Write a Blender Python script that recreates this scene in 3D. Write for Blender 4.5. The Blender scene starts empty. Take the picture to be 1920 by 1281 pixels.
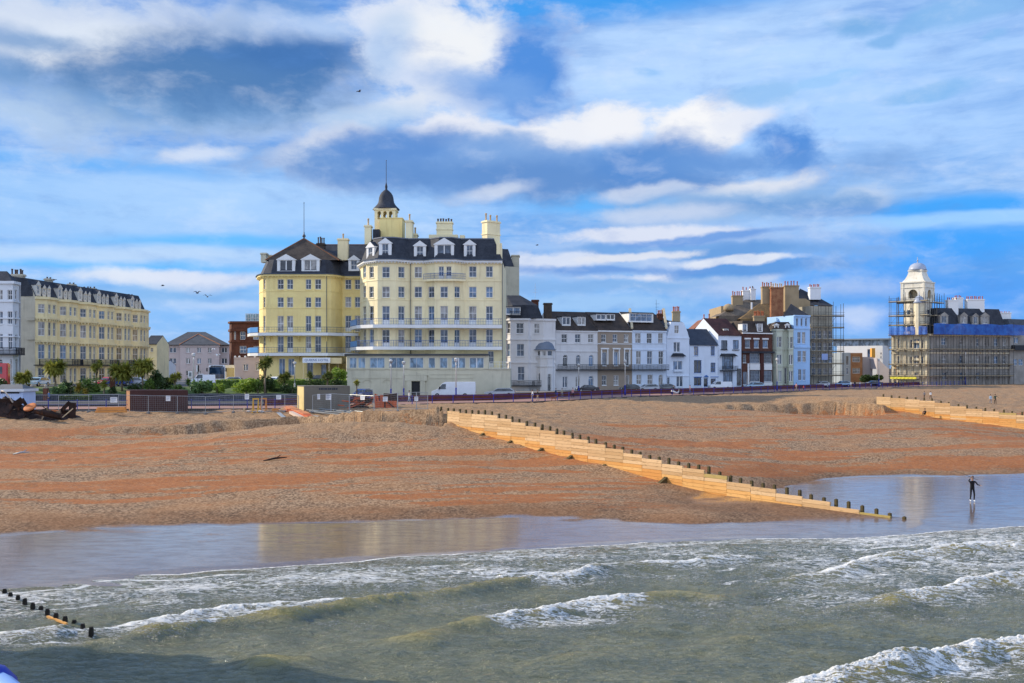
import bpy, bmesh, math, random
import numpy as np
from mathutils import Vector, Matrix, noise as mnoise
random.seed(7)
rng = np.random.default_rng(7)
SC = bpy.context.scene
COL = SC.collection
R = math.radians
# ------------------------------------------------------------------ camera frame (pixel measurements of the 1920 wide photograph)
FPX, CX, HZ, HC = 1867.0, 960.0, 690.0, 9.15
def P(px, py, Y):
    return Vector(((px-CX)/FPX*Y, Y, HC-(py-HZ)/FPX*Y))
def G(px, py, z):
    Y = FPX*(HC-z)/(py-HZ)
    return Vector(((px-CX)/FPX*Y, Y, z))
cam_d = bpy.data.cameras.new('camera'); cam = bpy.data.objects.new('camera', cam_d); COL.objects.link(cam)
cam.location = (0, 0, HC); cam.rotation_euler = (R(90), 0, 0)
cam_d.sensor_width = 36; cam_d.lens = FPX/1920*36; cam_d.shift_y = (HZ-640.5)/1920
cam_d.clip_start = 0.1; cam_d.clip_end = 9000
SC.camera = cam
vs = SC.view_settings
SC.display_settings.display_device = 'sRGB'
vs.view_transform = 'Standard'; vs.look = 'None'; vs.gamma = 1; vs.exposure = 0.15; vs.use_curve_mapping = False
SC.cycles.max_bounces = 6; SC.cycles.diffuse_bounces = 3; SC.cycles.glossy_bounces = 3
SC.cycles.use_denoising = True
# ------------------------------------------------------------------ colours and materials
def s2l(c):
    return tuple(((v/255)/12.92 if v/255 <= 0.04045 else ((v/255+0.055)/1.055)**2.4) for v in c)
MATS = {}
def newmat(name):
    m = bpy.data.materials.new(name); m.use_nodes = True
    nt = m.node_tree; b = nt.nodes['Principled BSDF']
    return m, nt, b
def nd(nt, t, **kw):
    n = nt.nodes.new(t)
    for k, v in kw.items():
        if hasattr(n, k): setattr(n, k, v)
    return n
def math_n(nt, op, a, b=None, c=None, clamp=False):
    n = nt.nodes.new('ShaderNodeMath'); n.operation = op; n.use_clamp = clamp
    for i, v in enumerate((a, b, c)):
        if v is None: continue
        if isinstance(v, (int, float)): n.inputs[i].default_value = v
        else: nt.links.new(v, n.inputs[i])
    return n.outputs[0]
def mixc(nt, fac, a, b, mode='MIX'):
    n = nt.nodes.new('ShaderNodeMix'); n.data_type = 'RGBA'; n.blend_type = mode
    for s, v in ((0, fac), (6, a), (7, b)):
        if isinstance(v, (int, float)): n.inputs[s].default_value = v
        elif isinstance(v, tuple): n.inputs[s].default_value = (*v[:3], 1)
        else: nt.links.new(v, n.inputs[s])
    return n.outputs[2]
def maprange(nt, v, a, b, c=0., d=1., smooth=True):
    n = nt.nodes.new('ShaderNodeMapRange'); n.interpolation_type = 'SMOOTHSTEP' if smooth else 'LINEAR'
    nt.links.new(v, n.inputs[0])
    for i, x in enumerate((a, b, c, d)):
        if isinstance(x, (int, float)): n.inputs[i+1].default_value = x
        else: nt.links.new(x, n.inputs[i+1])
    return n.outputs[0]
def noise_n(nt, vec, scale, detail=3., rough=.5, dist=0.):
    n = nt.nodes.new('ShaderNodeTexNoise')
    n.inputs['Scale'].default_value = scale; n.inputs['Detail'].default_value = detail
    n.inputs['Roughness'].default_value = rough; n.inputs['Distortion'].default_value = dist
    if vec is not None: nt.links.new(vec, n.inputs['Vector'])
    return n
def mapping_n(nt, vec, scale=(1, 1, 1), rot=(0, 0, 0), loc=(0, 0, 0), typ='POINT'):
    n = nt.nodes.new('ShaderNodeMapping'); n.vector_type = typ
    n.inputs['Scale'].default_value = scale; n.inputs['Rotation'].default_value = rot; n.inputs['Location'].default_value = loc
    nt.links.new(vec, n.inputs['Vector'])
    return n.outputs[0]
def objcoord(nt):
    return nt.nodes.new('ShaderNodeNewGeometry').outputs['Position']
def paint(name, col, var=.12, rough=.7, stain=.25, stain_col=None, scale=.5, spec=.3, metallic=0., bump=0., speck=0.):
    """painted or plastered surface: soft blotches and rain streaks in the colour"""
    if name in MATS: return MATS[name]
    m, nt, b = newmat(name)
    pos = objcoord(nt)
    n1 = noise_n(nt, pos, scale, 4, .6)
    st = mapping_n(nt, pos, (1.6, 1.6, .16))
    n2 = noise_n(nt, st, 1.1, 4, .65)
    c = tuple(col)
    dark = tuple(x*(1-var) for x in c); lite = tuple(min(.9, x*(1+var*.6)) for x in c)
    base = mixc(nt, maprange(nt, n1.outputs[0], .3, .7), dark, lite)
    sc_ = stain_col or tuple(x*.55 for x in c)
    base = mixc(nt, math_n(nt, 'MULTIPLY', maprange(nt, n2.outputs[0], .52, .75), stain), base, sc_)
    if speck:
        n3 = noise_n(nt, pos, 14, 3, .7)
        base = mixc(nt, math_n(nt, 'MULTIPLY', maprange(nt, n3.outputs[0], .5, .65), speck), base, tuple(x*.4 for x in c))
    nt.links.new(base, b.inputs['Base Color'])
    b.inputs['Roughness'].default_value = rough; b.inputs['Metallic'].default_value = metallic
    b.inputs['Specular IOR Level'].default_value = spec
    if bump:
        bn = nt.nodes.new('ShaderNodeBump'); bn.inputs['Strength'].default_value = bump; bn.inputs['Distance'].default_value = .05
        n4 = noise_n(nt, pos, 9, 4, .6); nt.links.new(n4.outputs[0], bn.inputs['Height']); nt.links.new(bn.outputs[0], b.inputs['Normal'])
    MATS[name] = m
    return m
def bands(name, c1, c2, sz=(.0, .0, 1.), scale=3.5, rough=.75, mix=.5, var=.2):
    """slates, tiles, bricks: courses plus blotches"""
    if name in MATS: return MATS[name]
    m, nt, b = newmat(name)
    pos = objcoord(nt)
    n1 = noise_n(nt, pos, .7, 5, .65)
    n2 = noise_n(nt, mapping_n(nt, pos, (3, 3, 9)), 1.0, 2, .6)
    wv = nt.nodes.new('ShaderNodeTexWave'); wv.wave_type = 'BANDS'; wv.bands_direction = 'Z'
    wv.inputs['Scale'].default_value = scale; wv.inputs['Distortion'].default_value = .5; wv.inputs['Detail'].default_value = 2
    nt.links.new(pos, wv.inputs['Vector'])
    f = math_n(nt, 'ADD', math_n(nt, 'MULTIPLY', n1.outputs[0], .6), math_n(nt, 'MULTIPLY', n2.outputs[0], .4))
    base = mixc(nt, maprange(nt, f, .38, .62), c1, c2)
    base = mixc(nt, math_n(nt, 'MULTIPLY', maprange(nt, wv.outputs[1], .0, .35, 1., 0.), .45), base, tuple(x*.45 for x in c1))
    nt.links.new(base, b.inputs['Base Color']); b.inputs['Roughness'].default_value = rough
    b.inputs['Specular IOR Level'].default_value = .3
    MATS[name] = m
    return m
def glass(name='glass', col=(.03, .045, .07), rough=.08):
    if name in MATS: return MATS[name]
    m, nt, b = newmat(name)
    pos = objcoord(nt)
    n = noise_n(nt, mapping_n(nt, pos, (.9, .9, .55)), 1.3, 2, .6)
    base = mixc(nt, maprange(nt, n.outputs[0], .42, .62), col, tuple(min(.6, x*2.2+.02) for x in col))
    nt.links.new(base, b.inputs['Base Color'])
    b.inputs['Roughness'].default_value = rough; b.inputs['Specular IOR Level'].default_value = .7
    bn = nt.nodes.new('ShaderNodeBump'); bn.inputs['Strength'].default_value = .12; bn.inputs['Distance'].default_value = .1
    n2 = noise_n(nt, pos, .9, 1, .5); nt.links.new(n2.outputs[0], bn.inputs['Height']); nt.links.new(bn.outputs[0], b.inputs['Normal'])
    MATS[name] = m
    return m
def plain(name, col, rough=.5, metallic=0., spec=.4, var=.15, scale=2.):
    return paint(name, col, var=var, rough=rough, stain=.15, scale=scale, spec=spec, metallic=metallic)
# ------------------------------------------------------------------ mesh builder
class MB:
    def __init__(s):
        s.v = []; s.f = []; s.m = []; s.smooth = []
    def add(s, verts, faces, mat=0, smooth=False):
        o = len(s.v); s.v.extend([tuple(v) for v in verts])
        for f in faces:
            s.f.append(tuple(i+o for i in f)); s.m.append(mat); s.smooth.append(smooth)
    def quad(s, a, b, c, d, mat=0): s.add([a, b, c, d], [(0, 1, 2, 3)], mat)
    def poly(s, pts, mat=0): s.add(pts, [tuple(range(len(pts)))], mat)
    def frame_box(s, o, u, w, z, du, dw, dz, mat=0):
        """box with corner o, axes u (along), w (outward), z (up) scaled"""
        o = Vector(o); a = Vector(u)*du; b = Vector(w)*dw; c = Vector(z)*dz
        v = [o, o+a, o+a+b, o+b, o+c, o+a+c, o+a+b+c, o+b+c]
        s.add(v, [(0, 3, 2, 1), (4, 5, 6, 7), (0, 1, 5, 4), (1, 2, 6, 5), (2, 3, 7, 6), (3, 0, 4, 7)], mat)
    def box(s, x0, x1, y0, y1, z0, z1, mat=0):
        s.frame_box((x0, y0, z0), (1, 0, 0), (0, 1, 0), (0, 0, 1), x1-x0, y1-y0, z1-z0, mat)
    def bar(s, a, b, r, mat=0, n=4, r2=None, smooth=False, cap=True):
        a = Vector(a); b = Vector(b); d = b-a
        if d.length < 1e-6: return
        d.normalize(); t = Vector((0, 0, 1)) if abs(d.z) < .9 else Vector((1, 0, 0))
        x = d.cross(t).normalized(); y = d.cross(x).normalized(); r2 = r if r2 is None else r2
        off = math.pi/4 if n == 4 else 0
        vv = []
        for (c, rr) in ((a, r), (b, r2)):
            for i in range(n):
                t_ = off+2*math.pi*i/n
                vv.append(c+x*(rr*math.cos(t_))+y*(rr*math.sin(t_)))
        ff = [(i, (i+1) % n, n+(i+1) % n, n+i) for i in range(n)]
        if cap: ff += [tuple(reversed(range(n))), tuple(range(n, 2*n))]
        s.add(vv, ff, mat, smooth)
    def tube(s, pts, rad, n=8, mat=0, smooth=True, cap=True):
        pts = [Vector(p) for p in pts]; k = len(pts)
        if isinstance(rad, (int, float)): rad = [rad]*k
        vv = []; ff = []
        for i, p in enumerate(pts):
            d = (pts[min(i+1, k-1)]-pts[max(i-1, 0)]).normalized()
            t = Vector((0, 0, 1)) if abs(d.z) < .9 else Vector((1, 0, 0))
            x = d.cross(t).normalized(); y = d.cross(x).normalized()
            for j in range(n):
                a = 2*math.pi*j/n
                vv.append(p+x*(rad[i]*math.cos(a))+y*(rad[i]*math.sin(a)))
        for i in range(k-1):
            for j in range(n):
                ff.append((i*n+j, i*n+(j+1) % n, (i+1)*n+(j+1) % n, (i+1)*n+j))
        if cap: ff += [tuple(reversed(range(n))), tuple(range((k-1)*n, k*n))]
        s.add(vv, ff, mat, smooth)
    def lathe(s, c, prof, n=12, mat=0, smooth=True, a0=0., squash=(1, 1)):
        c = Vector(c); vv = []; ff = []; k = len(prof)
        for (r, z) in prof:
            for j in range(n):
                a = a0+2*math.pi*j/n
                vv.append((c.x+r*math.cos(a)*squash[0], c.y+r*math.sin(a)*squash[1], c.z+z))
        for i in range(k-1):
            for j in range(n):
                ff.append((i*n+j, i*n+(j+1) % n, (i+1)*n+(j+1) % n, (i+1)*n+j))
        ff += [tuple(reversed(range(n))), tuple(range((k-1)*n, k*n))]
        s.add(vv, ff, mat, smooth)
    def prism(s, poly, z0, z1, mat=0, top=True, bottom=True):
        """vertical prism over a plan polygon (x, y)"""
        n = len(poly)
        v = [(p[0], p[1], z0) for p in poly]+[(p[0], p[1], z1) for p in poly]
        f = [(i, (i+1) % n, n+(i+1) % n, n+i) for i in range(n)]
        if top: f.append(tuple(range(n, 2*n)))
        if bottom: f.append(tuple(reversed(range(n))))
        s.add(v, f, mat)
    def loft(s, a, b, mat=0, capa=False, capb=False, smooth=False):
        n = len(a)
        f = [(i, (i+1) % n, n+(i+1) % n, n+i) for i in range(n)]
        if capa: f.append(tuple(reversed(range(n))))
        if capb: f.append(tuple(range(n, 2*n)))
        s.add(list(a)+list(b), f, mat, smooth)
    def ball(s, c, r, n=10, m=7, mat=0, sq=(1, 1, 1)):
        c = Vector(c); prof = [(max(1e-3, r*math.sin(math.pi*i/m)), -r*math.cos(math.pi*i/m)*sq[2]) for i in range(m+1)]
        s.lathe(c, prof, n, mat, True, squash=(sq[0], sq[1]))
    def mesh(s, name, mats):
        me = bpy.data.meshes.new(name); me.from_pydata(s.v, [], s.f)
        for m in (mats if isinstance(mats, (list, tuple)) else [mats]): me.materials.append(m)
        me.polygons.foreach_set('material_index', s.m); me.polygons.foreach_set('use_smooth', s.smooth)
        me.update()
        return me
    def build(s, name, mats, parent=None, loc=None):
        """link as one object; vertices are world coordinates, made local to the parent"""
        if parent is not None:
            off = parent_off(parent)
            s.v = [(x-off[0], y-off[1], z-off[2]) for x, y, z in s.v]
        elif loc is not None:
            s.v = [(x-loc[0], y-loc[1], z-loc[2]) for x, y, z in s.v]
        me = s.mesh(name, mats)
        bm = bmesh.new(); bm.from_mesh(me); bmesh.ops.recalc_face_normals(bm, faces=bm.faces); bm.to_mesh(me); bm.free()
        o = bpy.data.objects.new(name, me); COL.objects.link(o)
        if parent is not None: o.parent = parent
        elif loc is not None: o.location = loc
        return o
def parent_off(p):
    x, y, z = 0., 0., 0.
    while p is not None:
        x += p.location.x; y += p.location.y; z += p.location.z; p = p.parent
    return (x, y, z)
def tag(o, label=None, cat=None, group=None, kind=None):
    if label: o['label'] = label
    if cat: o['category'] = cat
    if group: o['group'] = group
    if kind: o['kind'] = kind
    return o
def thing(name, label, cat, loc=(0, 0, 0), group=None, rz=0.):
    o = bpy.data.objects.new(name, None); COL.objects.link(o); o.location = loc; o.rotation_euler = (0, 0, rz)
    o.empty_display_size = .5
    return tag(o, label, cat, group)
def struct(o): o['kind'] = 'structure'; return o
KIDS = {}
def children_of(o): return [c for c in COL.objects if c.parent == o]
def dup(root, loc, rz=None, label=None, group=None, scale=None):
    r = root.copy(); COL.objects.link(r); r.location = loc
    if rz is not None: r.rotation_euler = (0, 0, rz)
    if scale is not None: r.scale = (scale,)*3 if isinstance(scale, (int, float)) else scale
    if label: r['label'] = label
    if group: r['group'] = group
    for ch in root.children:
        c = ch.copy(); COL.objects.link(c); c.parent = r
        for g in ch.children:
            d = g.copy(); COL.objects.link(d); d.parent = c
    return r
# ------------------------------------------------------------------ sky and sun
SUN_EL = R(27); SDIR = Vector((-.94, .34, 0)).normalized()      # horizontal direction towards the sun
sun_d = bpy.data.lights.new('sun', 'SUN'); sun = bpy.data.objects.new('sun', sun_d); COL.objects.link(sun)
sun_d.energy = 5.; sun_d.angle = R(.53); sun_d.color = (1., .86, .66)
sv = Vector((SDIR.x*math.cos(SUN_EL), SDIR.y*math.cos(SUN_EL), math.sin(SUN_EL)))
sun.rotation_euler = (-sv).to_track_quat('-Z', 'Y').to_euler(); sun.location = sv*200
W = bpy.data.worlds.new('World'); SC.world = W; W.use_nodes = True
wt = W.node_tree; bg = wt.nodes['Background']; bg.inputs['Strength'].default_value = .1
sky = wt.nodes.new('ShaderNodeTexSky'); sky.sky_type = 'NISHITA'; sky.sun_disc = False
sky.sun_elevation = SUN_EL; sky.sun_rotation = math.atan2(SDIR.x, SDIR.y); sky.altitude = 10
sky.air_density = 1.; sky.dust_density = .3; sky.ozone_density = 4.
tc = wt.nodes.new('ShaderNodeTexCoord'); sep = wt.nodes.new('ShaderNodeSeparateXYZ'); wt.links.new(tc.outputs['Generated'], sep.inputs[0])
az = math_n(wt, 'ARCTAN2', sep.outputs[0], sep.outputs[1]); el = math_n(wt, 'ARCSINE', sep.outputs[2])
cmb = wt.nodes.new('ShaderNodeCombineXYZ'); wt.links.new(az, cmb.inputs[0]); wt.links.new(el, cmb.inputs[1])
V0 = cmb.outputs[0]
def warp(vec, scale, amt, st, det=4.):
    n = noise_n(wt, mapping_n(wt, vec, st), scale, det, .55)
    a = wt.nodes.new('ShaderNodeVectorMath'); a.operation = 'SUBTRACT'; wt.links.new(n.outputs['Color'], a.inputs[0]); a.inputs[1].default_value = (.5, .5, .5)
    b = wt.nodes.new('ShaderNodeVectorMath'); b.operation = 'MULTIPLY'; wt.links.new(a.outputs[0], b.inputs[0]); b.inputs[1].default_value = (amt, amt*.6, 0)
    c = wt.nodes.new('ShaderNodeVectorMath'); c.operation = 'ADD'; wt.links.new(vec, c.inputs[0]); wt.links.new(b.outputs[0], c.inputs[1])
    return c.outputs[0]
VP_ = warp(V0, 11, .04, (1, 1.7, 1), 5.)                    # puffy edges
VS_ = warp(V0, 6, .045, (1, 3.5, 1), 4.)                     # drawn out streaks
nP = noise_n(wt, mapping_n(wt, VP_, (1, 1.7, 1)), 10, 9, .62).outputs[0]
nS = noise_n(wt, mapping_n(wt, VS_, (1, 6.5, 1), (0, 0, R(4))), 6, 5, .6).outputs[0]
nF = noise_n(wt, mapping_n(wt, VS_, (1.0, 2.6, 1), (0, 0, R(-22))), 42, 3, .55).outputs[0]
def pc(c): return tuple(10.*x for x in s2l(c))              # colours are meant for a background strength of .1
deep = mixc(wt, .62, sky.outputs[0], pc((46, 134, 230)))
colr = mixc(wt, maprange(wt, el, .02, .34), mixc(wt, .72, sky.outputs[0], pc((78, 162, 244))), deep)
def ang(px, py):
    d = Vector(((px-CX)/FPX, 1, (HZ-py)/FPX)).normalized()
    return math.atan2(d.x, d.y), math.asin(d.z)
def blob(px, py, rx, ry, col, alpha=1., soft=.5, amp=1.2, rot=0., kind='p'):
    global colr
    a, e = ang(px, py); k = FPX*(1+((px-CX)/FPX)**2)
    ch = wt.nodes.new('ShaderNodeVectorMath'); ch.operation = 'MULTIPLY_ADD'      # each layer waits for the one below it (keeps the shader stack small)
    wt.links.new(colr, ch.inputs[0]); ch.inputs[1].default_value = (1e-9, 1e-9, 1e-9); wt.links.new(VP_ if kind == 'p' else VS_, ch.inputs[2])
    mp = mapping_n(wt, ch.outputs[0], (rx/k, ry/FPX, 1), (0, 0, R(rot)), (a, e, 0), 'TEXTURE')
    ln = wt.nodes.new('ShaderNodeVectorMath'); ln.operation = 'LENGTH'; wt.links.new(mp, ln.inputs[0])
    r_ = math_n(wt, 'MULTIPLY_ADD', math_n(wt, 'SUBTRACT', nP if kind == 'p' else nS, .5), -amp*2, ln.outputs['Value'])
    colr = mixc(wt, maprange(wt, r_, 1+soft, 1-soft, 0., alpha), colr, pc(col))
# thin high veil everywhere, with ripples
veil = math_n(wt, 'MULTIPLY', maprange(wt, nS, .36, .62), .42)
colr = mixc(wt, veil, colr, pc((176, 208, 246)))
# fine ripples in the thin parts
colr = mixc(wt, math_n(wt, 'MULTIPLY', maprange(wt, nF, .45, .7), .2), colr, pc((196, 216, 244)))
exec_blobs = [
 # px, py, rx, ry, colour, alpha, soft, amp, rot, kind
 (1500, 200, 560, 170, (170, 206, 250), .85, .8, .8, 4, 's'), (1250, 120, 330, 70, (182, 212, 248), .7, .8, .7, 5, 's'), (250, 400, 460, 70, (160, 200, 244), .8, .8, .7, -2, 's'), (600, 370, 330, 60, (170, 206, 246), .7, .8, .7, 0, 's'),
 (1100, 12, 330, 30, (54, 150, 232), .9, .7, .7, 2, 's'), (40, 4, 90, 14, (84, 170, 240), .7, .7, .5, 0, 's'), (1800, 385, 240, 20, (58, 160, 244), .9, .6, .5, 0, 's'), (1700, 470, 320, 38, (62, 158, 244), .95, .6, .5, 1, 's'), (1750, 560, 330, 60, (72, 150, 238), .8, .7, .5, 0, 's'),
 (1840, 410, 300, 13, (152, 200, 250), .9, .6, .5, 0, 's'), (150, 306, 260, 13, (104, 172, 240), .8, .7, .6, 0, 's'), (440, 452, 230, 13, (98, 182, 246), .9, .7, .6, 1, 's'), (1120, 385, 140, 20, (84, 172, 244), .85, .7, .6, 0, 's'), (180, 494, 330, 10, (104, 184, 246), .8, .7, .6, 0, 's'), (200, 472, 320, 14, (186, 212, 242), .8, .8, .6, 1, 's'),
 # upper left: pale mass first, then its dark belly
 (300, 110, 460, 120, (186, 203, 229), 0.95, 0.60, 1.50, -4, 'p'), (120, 50, 260, 46, (200, 212, 232), 0.90, 0.52, 1.41, 2, 'p'), (140, 106, 140, 26, (221, 226, 233), 0.90, 0.52, 1.32, 3, 'p'), (300, 90, 190, 24, (216, 225, 236), 0.80, 0.60, 1.32, -3, 'p'),
 (60, 76, 90, 18, (103, 147, 198), 0.76, 0.65, 1.19, 0, 'p'), (10, 130, 70, 26, (105, 147, 198), 0.86, 0.65, 1.10, 0, 'p'), (330, 190, 300, 46, (107, 151, 200), 0.92, 0.58, 1.10, 3, 'p'), (450, 132, 270, 66, (77, 122, 178), 1.00, 0.54, 1.02, 6, 'p'), (570, 96, 130, 34, (66, 113, 174), 0.86, 0.65, 0.94, 8, 'p'), (330, 150, 190, 36, (83, 126, 178), 0.81, 0.65, 1.02, 2, 'p'),
 (540, 18, 80, 20, (90, 143, 208), 0.86, 0.65, 1.19, 0, 'p'), (610, 52, 130, 22, (180, 204, 238), 0.80, 0.90, 1.40, 4, 'p'), (60, 210, 150, 30, (184, 207, 234), 0.60, 0.90, 1.40, 0, 'p'),
 # tall cumulus, centre: white mass, shadow side on the right
 (850, 105, 200, 108, (206, 217, 237), 1.00, 0.29, 1.32, -12, 'p'), (850, 92, 120, 60, (229, 232, 237), 0.95, 0.52, 1.32, -24, 'p'), (900, 60, 70, 44, (231, 234, 238), 0.80, 0.52, 1.23, 0, 'p'), (770, 192, 150, 26, (215, 222, 234), 0.85, 0.60, 1.32, 18, 'p'),
 (985, 140, 78, 96, (81, 139, 214), 1.00, 0.40, 1.27, 4, 'p'), (920, 172, 120, 34, (118, 162, 222), 0.81, 0.65, 1.10, -10, 'p'), (700, 222, 90, 24, (152, 189, 230), 0.65, 0.65, 1.10, 10, 'p'), (730, 90, 60, 40, (146, 183, 226), 0.54, 0.65, 1.02, 60, 'p'),
 # middle bank: white heads first, the blue grey base over their feet
 (600, 278, 110, 28, (221, 225, 234), 0.95, 0.38, 1.41, 17, 'p'), (860, 246, 110, 28, (221, 225, 236), 0.95, 0.38, 1.41, -6, 'p'), (1080, 254, 140, 44, (227, 230, 238), 1.00, 0.32, 1.41, 9, 'p'), (1150, 236, 60, 26, (231, 233, 239), 0.90, 0.38, 1.32, 0, 'p'), (1325, 242, 100, 50, (229, 232, 239), 1.00, 0.30, 1.41, 8, 'p'), (1300, 226, 44, 28, (237, 238, 241), 0.90, 0.38, 1.14, 0, 'p'), (1405, 222, 70, 20, (221, 226, 238), 0.90, 0.38, 1.41, 6, 'p'), (700, 322, 130, 24, (204, 215, 235), 0.75, 0.60, 1.32, 4, 'p'),
 (1000, 316, 520, 44, (120, 160, 214), 0.99, 0.58, 1.19, -1, 'p'), (760, 272, 130, 30, (92, 139, 204), 0.92, 0.65, 1.10, 0, 'p'), (1000, 338, 400, 32, (94, 139, 200), 0.92, 0.58, 1.02, -2, 'p'), (1200, 300, 110, 34, (88, 138, 204), 0.92, 0.65, 1.10, 4, 'p'), (1465, 272, 84, 48, (83, 139, 212), 1.00, 0.43, 1.44, -6, 'p'), (1380, 300, 130, 26, (100, 147, 210), 0.86, 0.65, 1.10, 0, 'p'), (930, 280, 80, 26, (122, 162, 216), 0.76, 0.65, 1.10, 0, 'p'),
 (920, 358, 70, 12, (210, 219, 235), 0.70, 0.60, 1.23, 6, 'p'),
 # lower banks on the right
 (1420, 350, 120, 20, (213, 219, 231), 0.92, 0.38, 1.41, 6, 'p'), (1610, 374, 70, 22, (212, 222, 240), 0.92, 0.34, 1.41, 4, 'p'), (1200, 362, 90, 12, (208, 217, 234), 0.70, 0.52, 1.32, 4, 'p'), (1400, 388, 280, 30, (139, 176, 220), 0.97, 0.58, 1.19, 2, 'p'), (1470, 386, 190, 16, (103, 152, 210), 0.86, 0.65, 1.10, 0, 'p'), (1560, 398, 110, 9, (100, 151, 214), 0.86, 0.65, 1.10, 0, 'p'), (1250, 400, 140, 14, (200, 211, 232), 0.75, 0.60, 1.23, 0, 'p'),
 (1270, 480, 330, 60, (160, 188, 230), 0.90, 0.60, 1.50, 0, 'p'), (1230, 438, 190, 14, (212, 219, 236), 0.95, 0.38, 1.50, 0, 'p'), (1060, 488, 110, 20, (206, 216, 236), 0.95, 0.34, 1.50, 4, 'p'), (1280, 520, 170, 11, (214, 220, 236), 0.95, 0.38, 1.50, 0, 'p'), (1360, 470, 220, 13, (105, 157, 218), 1.00, 0.50, 1.36, -2, 'p'), (1200, 464, 150, 8, (116, 164, 222), 1.00, 0.50, 1.36, 0, 'p'), (1430, 503, 180, 15, (96, 151, 218), 1.00, 0.50, 1.36, 2, 'p'), (1150, 535, 200, 13, (129, 174, 226), 1.00, 0.50, 1.36, 0, 'p'), (1130, 505, 150, 9, (109, 154, 218), 0.97, 0.50, 1.36, 0, 'p'), (1330, 445, 160, 8, (111, 156, 220), 0.97, 0.50, 1.36, 3, 'p'), (1180, 480, 120, 8, (215, 220, 232), 0.90, 0.38, 1.50, 3, 'p'), (1400, 488, 120, 8, (220, 226, 238), 0.90, 0.38, 1.50, 0, 'p'), (1480, 545, 180, 14, (184, 202, 234), 0.60, 0.80, 1.40, 0, 'p'), (1400, 578, 220, 18, (115, 170, 232), 0.76, 0.65, 1.10, 0, 'p'), (1615, 594, 46, 14, (186, 205, 238), 0.85, 0.70, 1.50, 0, 'p'), (1120, 570, 160, 16, (150, 191, 236), 1.00, 0.50, 1.36, 0, 'p'),
 # little dark scraps
 (1605, 50, 56, 17, (116, 169, 222), .9, .45, 1.2, -6, 'p'), (1715, 47, 44, 14, (122, 173, 226), .85, .45, 1.2, 6, 'p'), (1665, 76, 32, 10, (120, 173, 226), .8, .45, 1.2, 0, 'p'), (1830, 18, 110, 22, (130, 179, 230), .85, .45, 1.2, 3, 'p'), (1875, 66, 28, 10, (130, 180, 232), .7, .45, 1.2, 20, 'p'), (1428, 178, 60, 18, (142, 187, 234), .85, .5, 1.8, 0, 'p'), (1740, 170, 74, 11, (128, 180, 232), .85, .45, 1.2, 5, 'p'), (1216, 138, 32, 9, (138, 187, 238), .7, .45, 1.2, 0, 'p'), (1550, 150, 54, 9, (144, 193, 240), .6, .45, 1.2, 10, 'p'),
 # puffs near the horizon, left
 (230, 520, 130, 16, (218, 225, 238), .9, .5, 1.6, 0, 'p'), (370, 526, 120, 15, (210, 219, 238), .9, .5, 1.6, -2, 'p'), (330, 552, 180, 14, (132, 180, 230), .8, .9, 1.4, 0, 'p'), (420, 572, 100, 10, (180, 205, 240), .8, .8, 1.4, 0, 'p'), (350, 600, 160, 20, (116, 177, 240), .6, .8, 1., 0, 'p'), (380, 288, 66, 14, (214, 223, 238), .75, .6, 1.6, 6, 'p')]
for b_ in exec_blobs: blob(*b_)
# light and dark billows inside the clouds
nB = noise_n(wt, mapping_n(wt, VP_, (1, 2.1, 1), (0, 0, R(8))), 13, 7, .6).outputs[0]
colr = mixc(wt, math_n(wt, 'MULTIPLY', maprange(wt, nB, .50, .72), .22), colr, pc((228, 236, 248)))
colr = mixc(wt, math_n(wt, 'MULTIPLY', maprange(wt, nB, .48, .28), .26), colr, pc((92, 140, 208)))
# low haze band and the half of the sky behind the camera, brightened as added fill for the shaded fronts
colr = mixc(wt, maprange(wt, sep.outputs[1], .1, -.45, 0., .8), colr, tuple(1.5*v for v in pc((202, 218, 248))))
wt.links.new(colr, bg.inputs['Color'])
# ------------------------------------------------------------------ numeric noise
def _hash(ix, iy, seed):
    h = (ix.astype(np.int64)*374761393+iy.astype(np.int64)*668265263+seed*982451653) & 0xffffffff
    h = ((h ^ (h >> 13))*1274126177) & 0xffffffff
    return ((h ^ (h >> 16)) & 0xffff)/65535.0
def vnoise(x, y, seed=0):
    ix = np.floor(x); iy = np.floor(y); fx = x-ix; fy = y-iy
    fx = fx*fx*fx*(fx*(fx*6-15)+10); fy = fy*fy*fy*(fy*(fy*6-15)+10)
    a = _hash(ix, iy, seed); b = _hash(ix+1, iy, seed); c = _hash(ix, iy+1, seed); d = _hash(ix+1, iy+1, seed)
    return (a*(1-fx)+b*fx)*(1-fy)+(c*(1-fx)+d*fx)*fy-.5
def fbm(x, y, oct=4, seed=0, gain=.5):
    s = np.zeros_like(x); a = 1.
    for i in range(oct):
        s += a*vnoise(x*2**i+17.3*i, y*2**i-9.1*i, seed+i); a *= gain
    return s
def sstep(a, b, x):
    t = np.clip((x-a)/(b-a), 0, 1); return t*t*(3-2*t)
def tps(pts):
    pts = np.array(pts, float); xy = pts[:, :2]; z = pts[:, 2]; n = len(pts)
    d2 = ((xy[:, None]-xy[None])**2).sum(-1); K = np.where(d2 > 0, .5*d2*np.log(np.maximum(d2, 1e-9)), 0)
    K += np.eye(n)*8.
    Pm = np.c_[np.ones(n), xy]; A = np.block([[K, Pm], [Pm.T, np.zeros((3, 3))]])
    w = np.linalg.solve(A, np.r_[z, 0, 0, 0])
    def f(X, Y):
        out = w[n]+w[n+1]*X+w[n+2]*Y
        for i in range(n):
            d = (X-xy[i, 0])**2+(Y-xy[i, 1])**2
            out = out+w[i]*.5*d*np.log(np.maximum(d, 1e-9))
        return out
    return f
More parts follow.
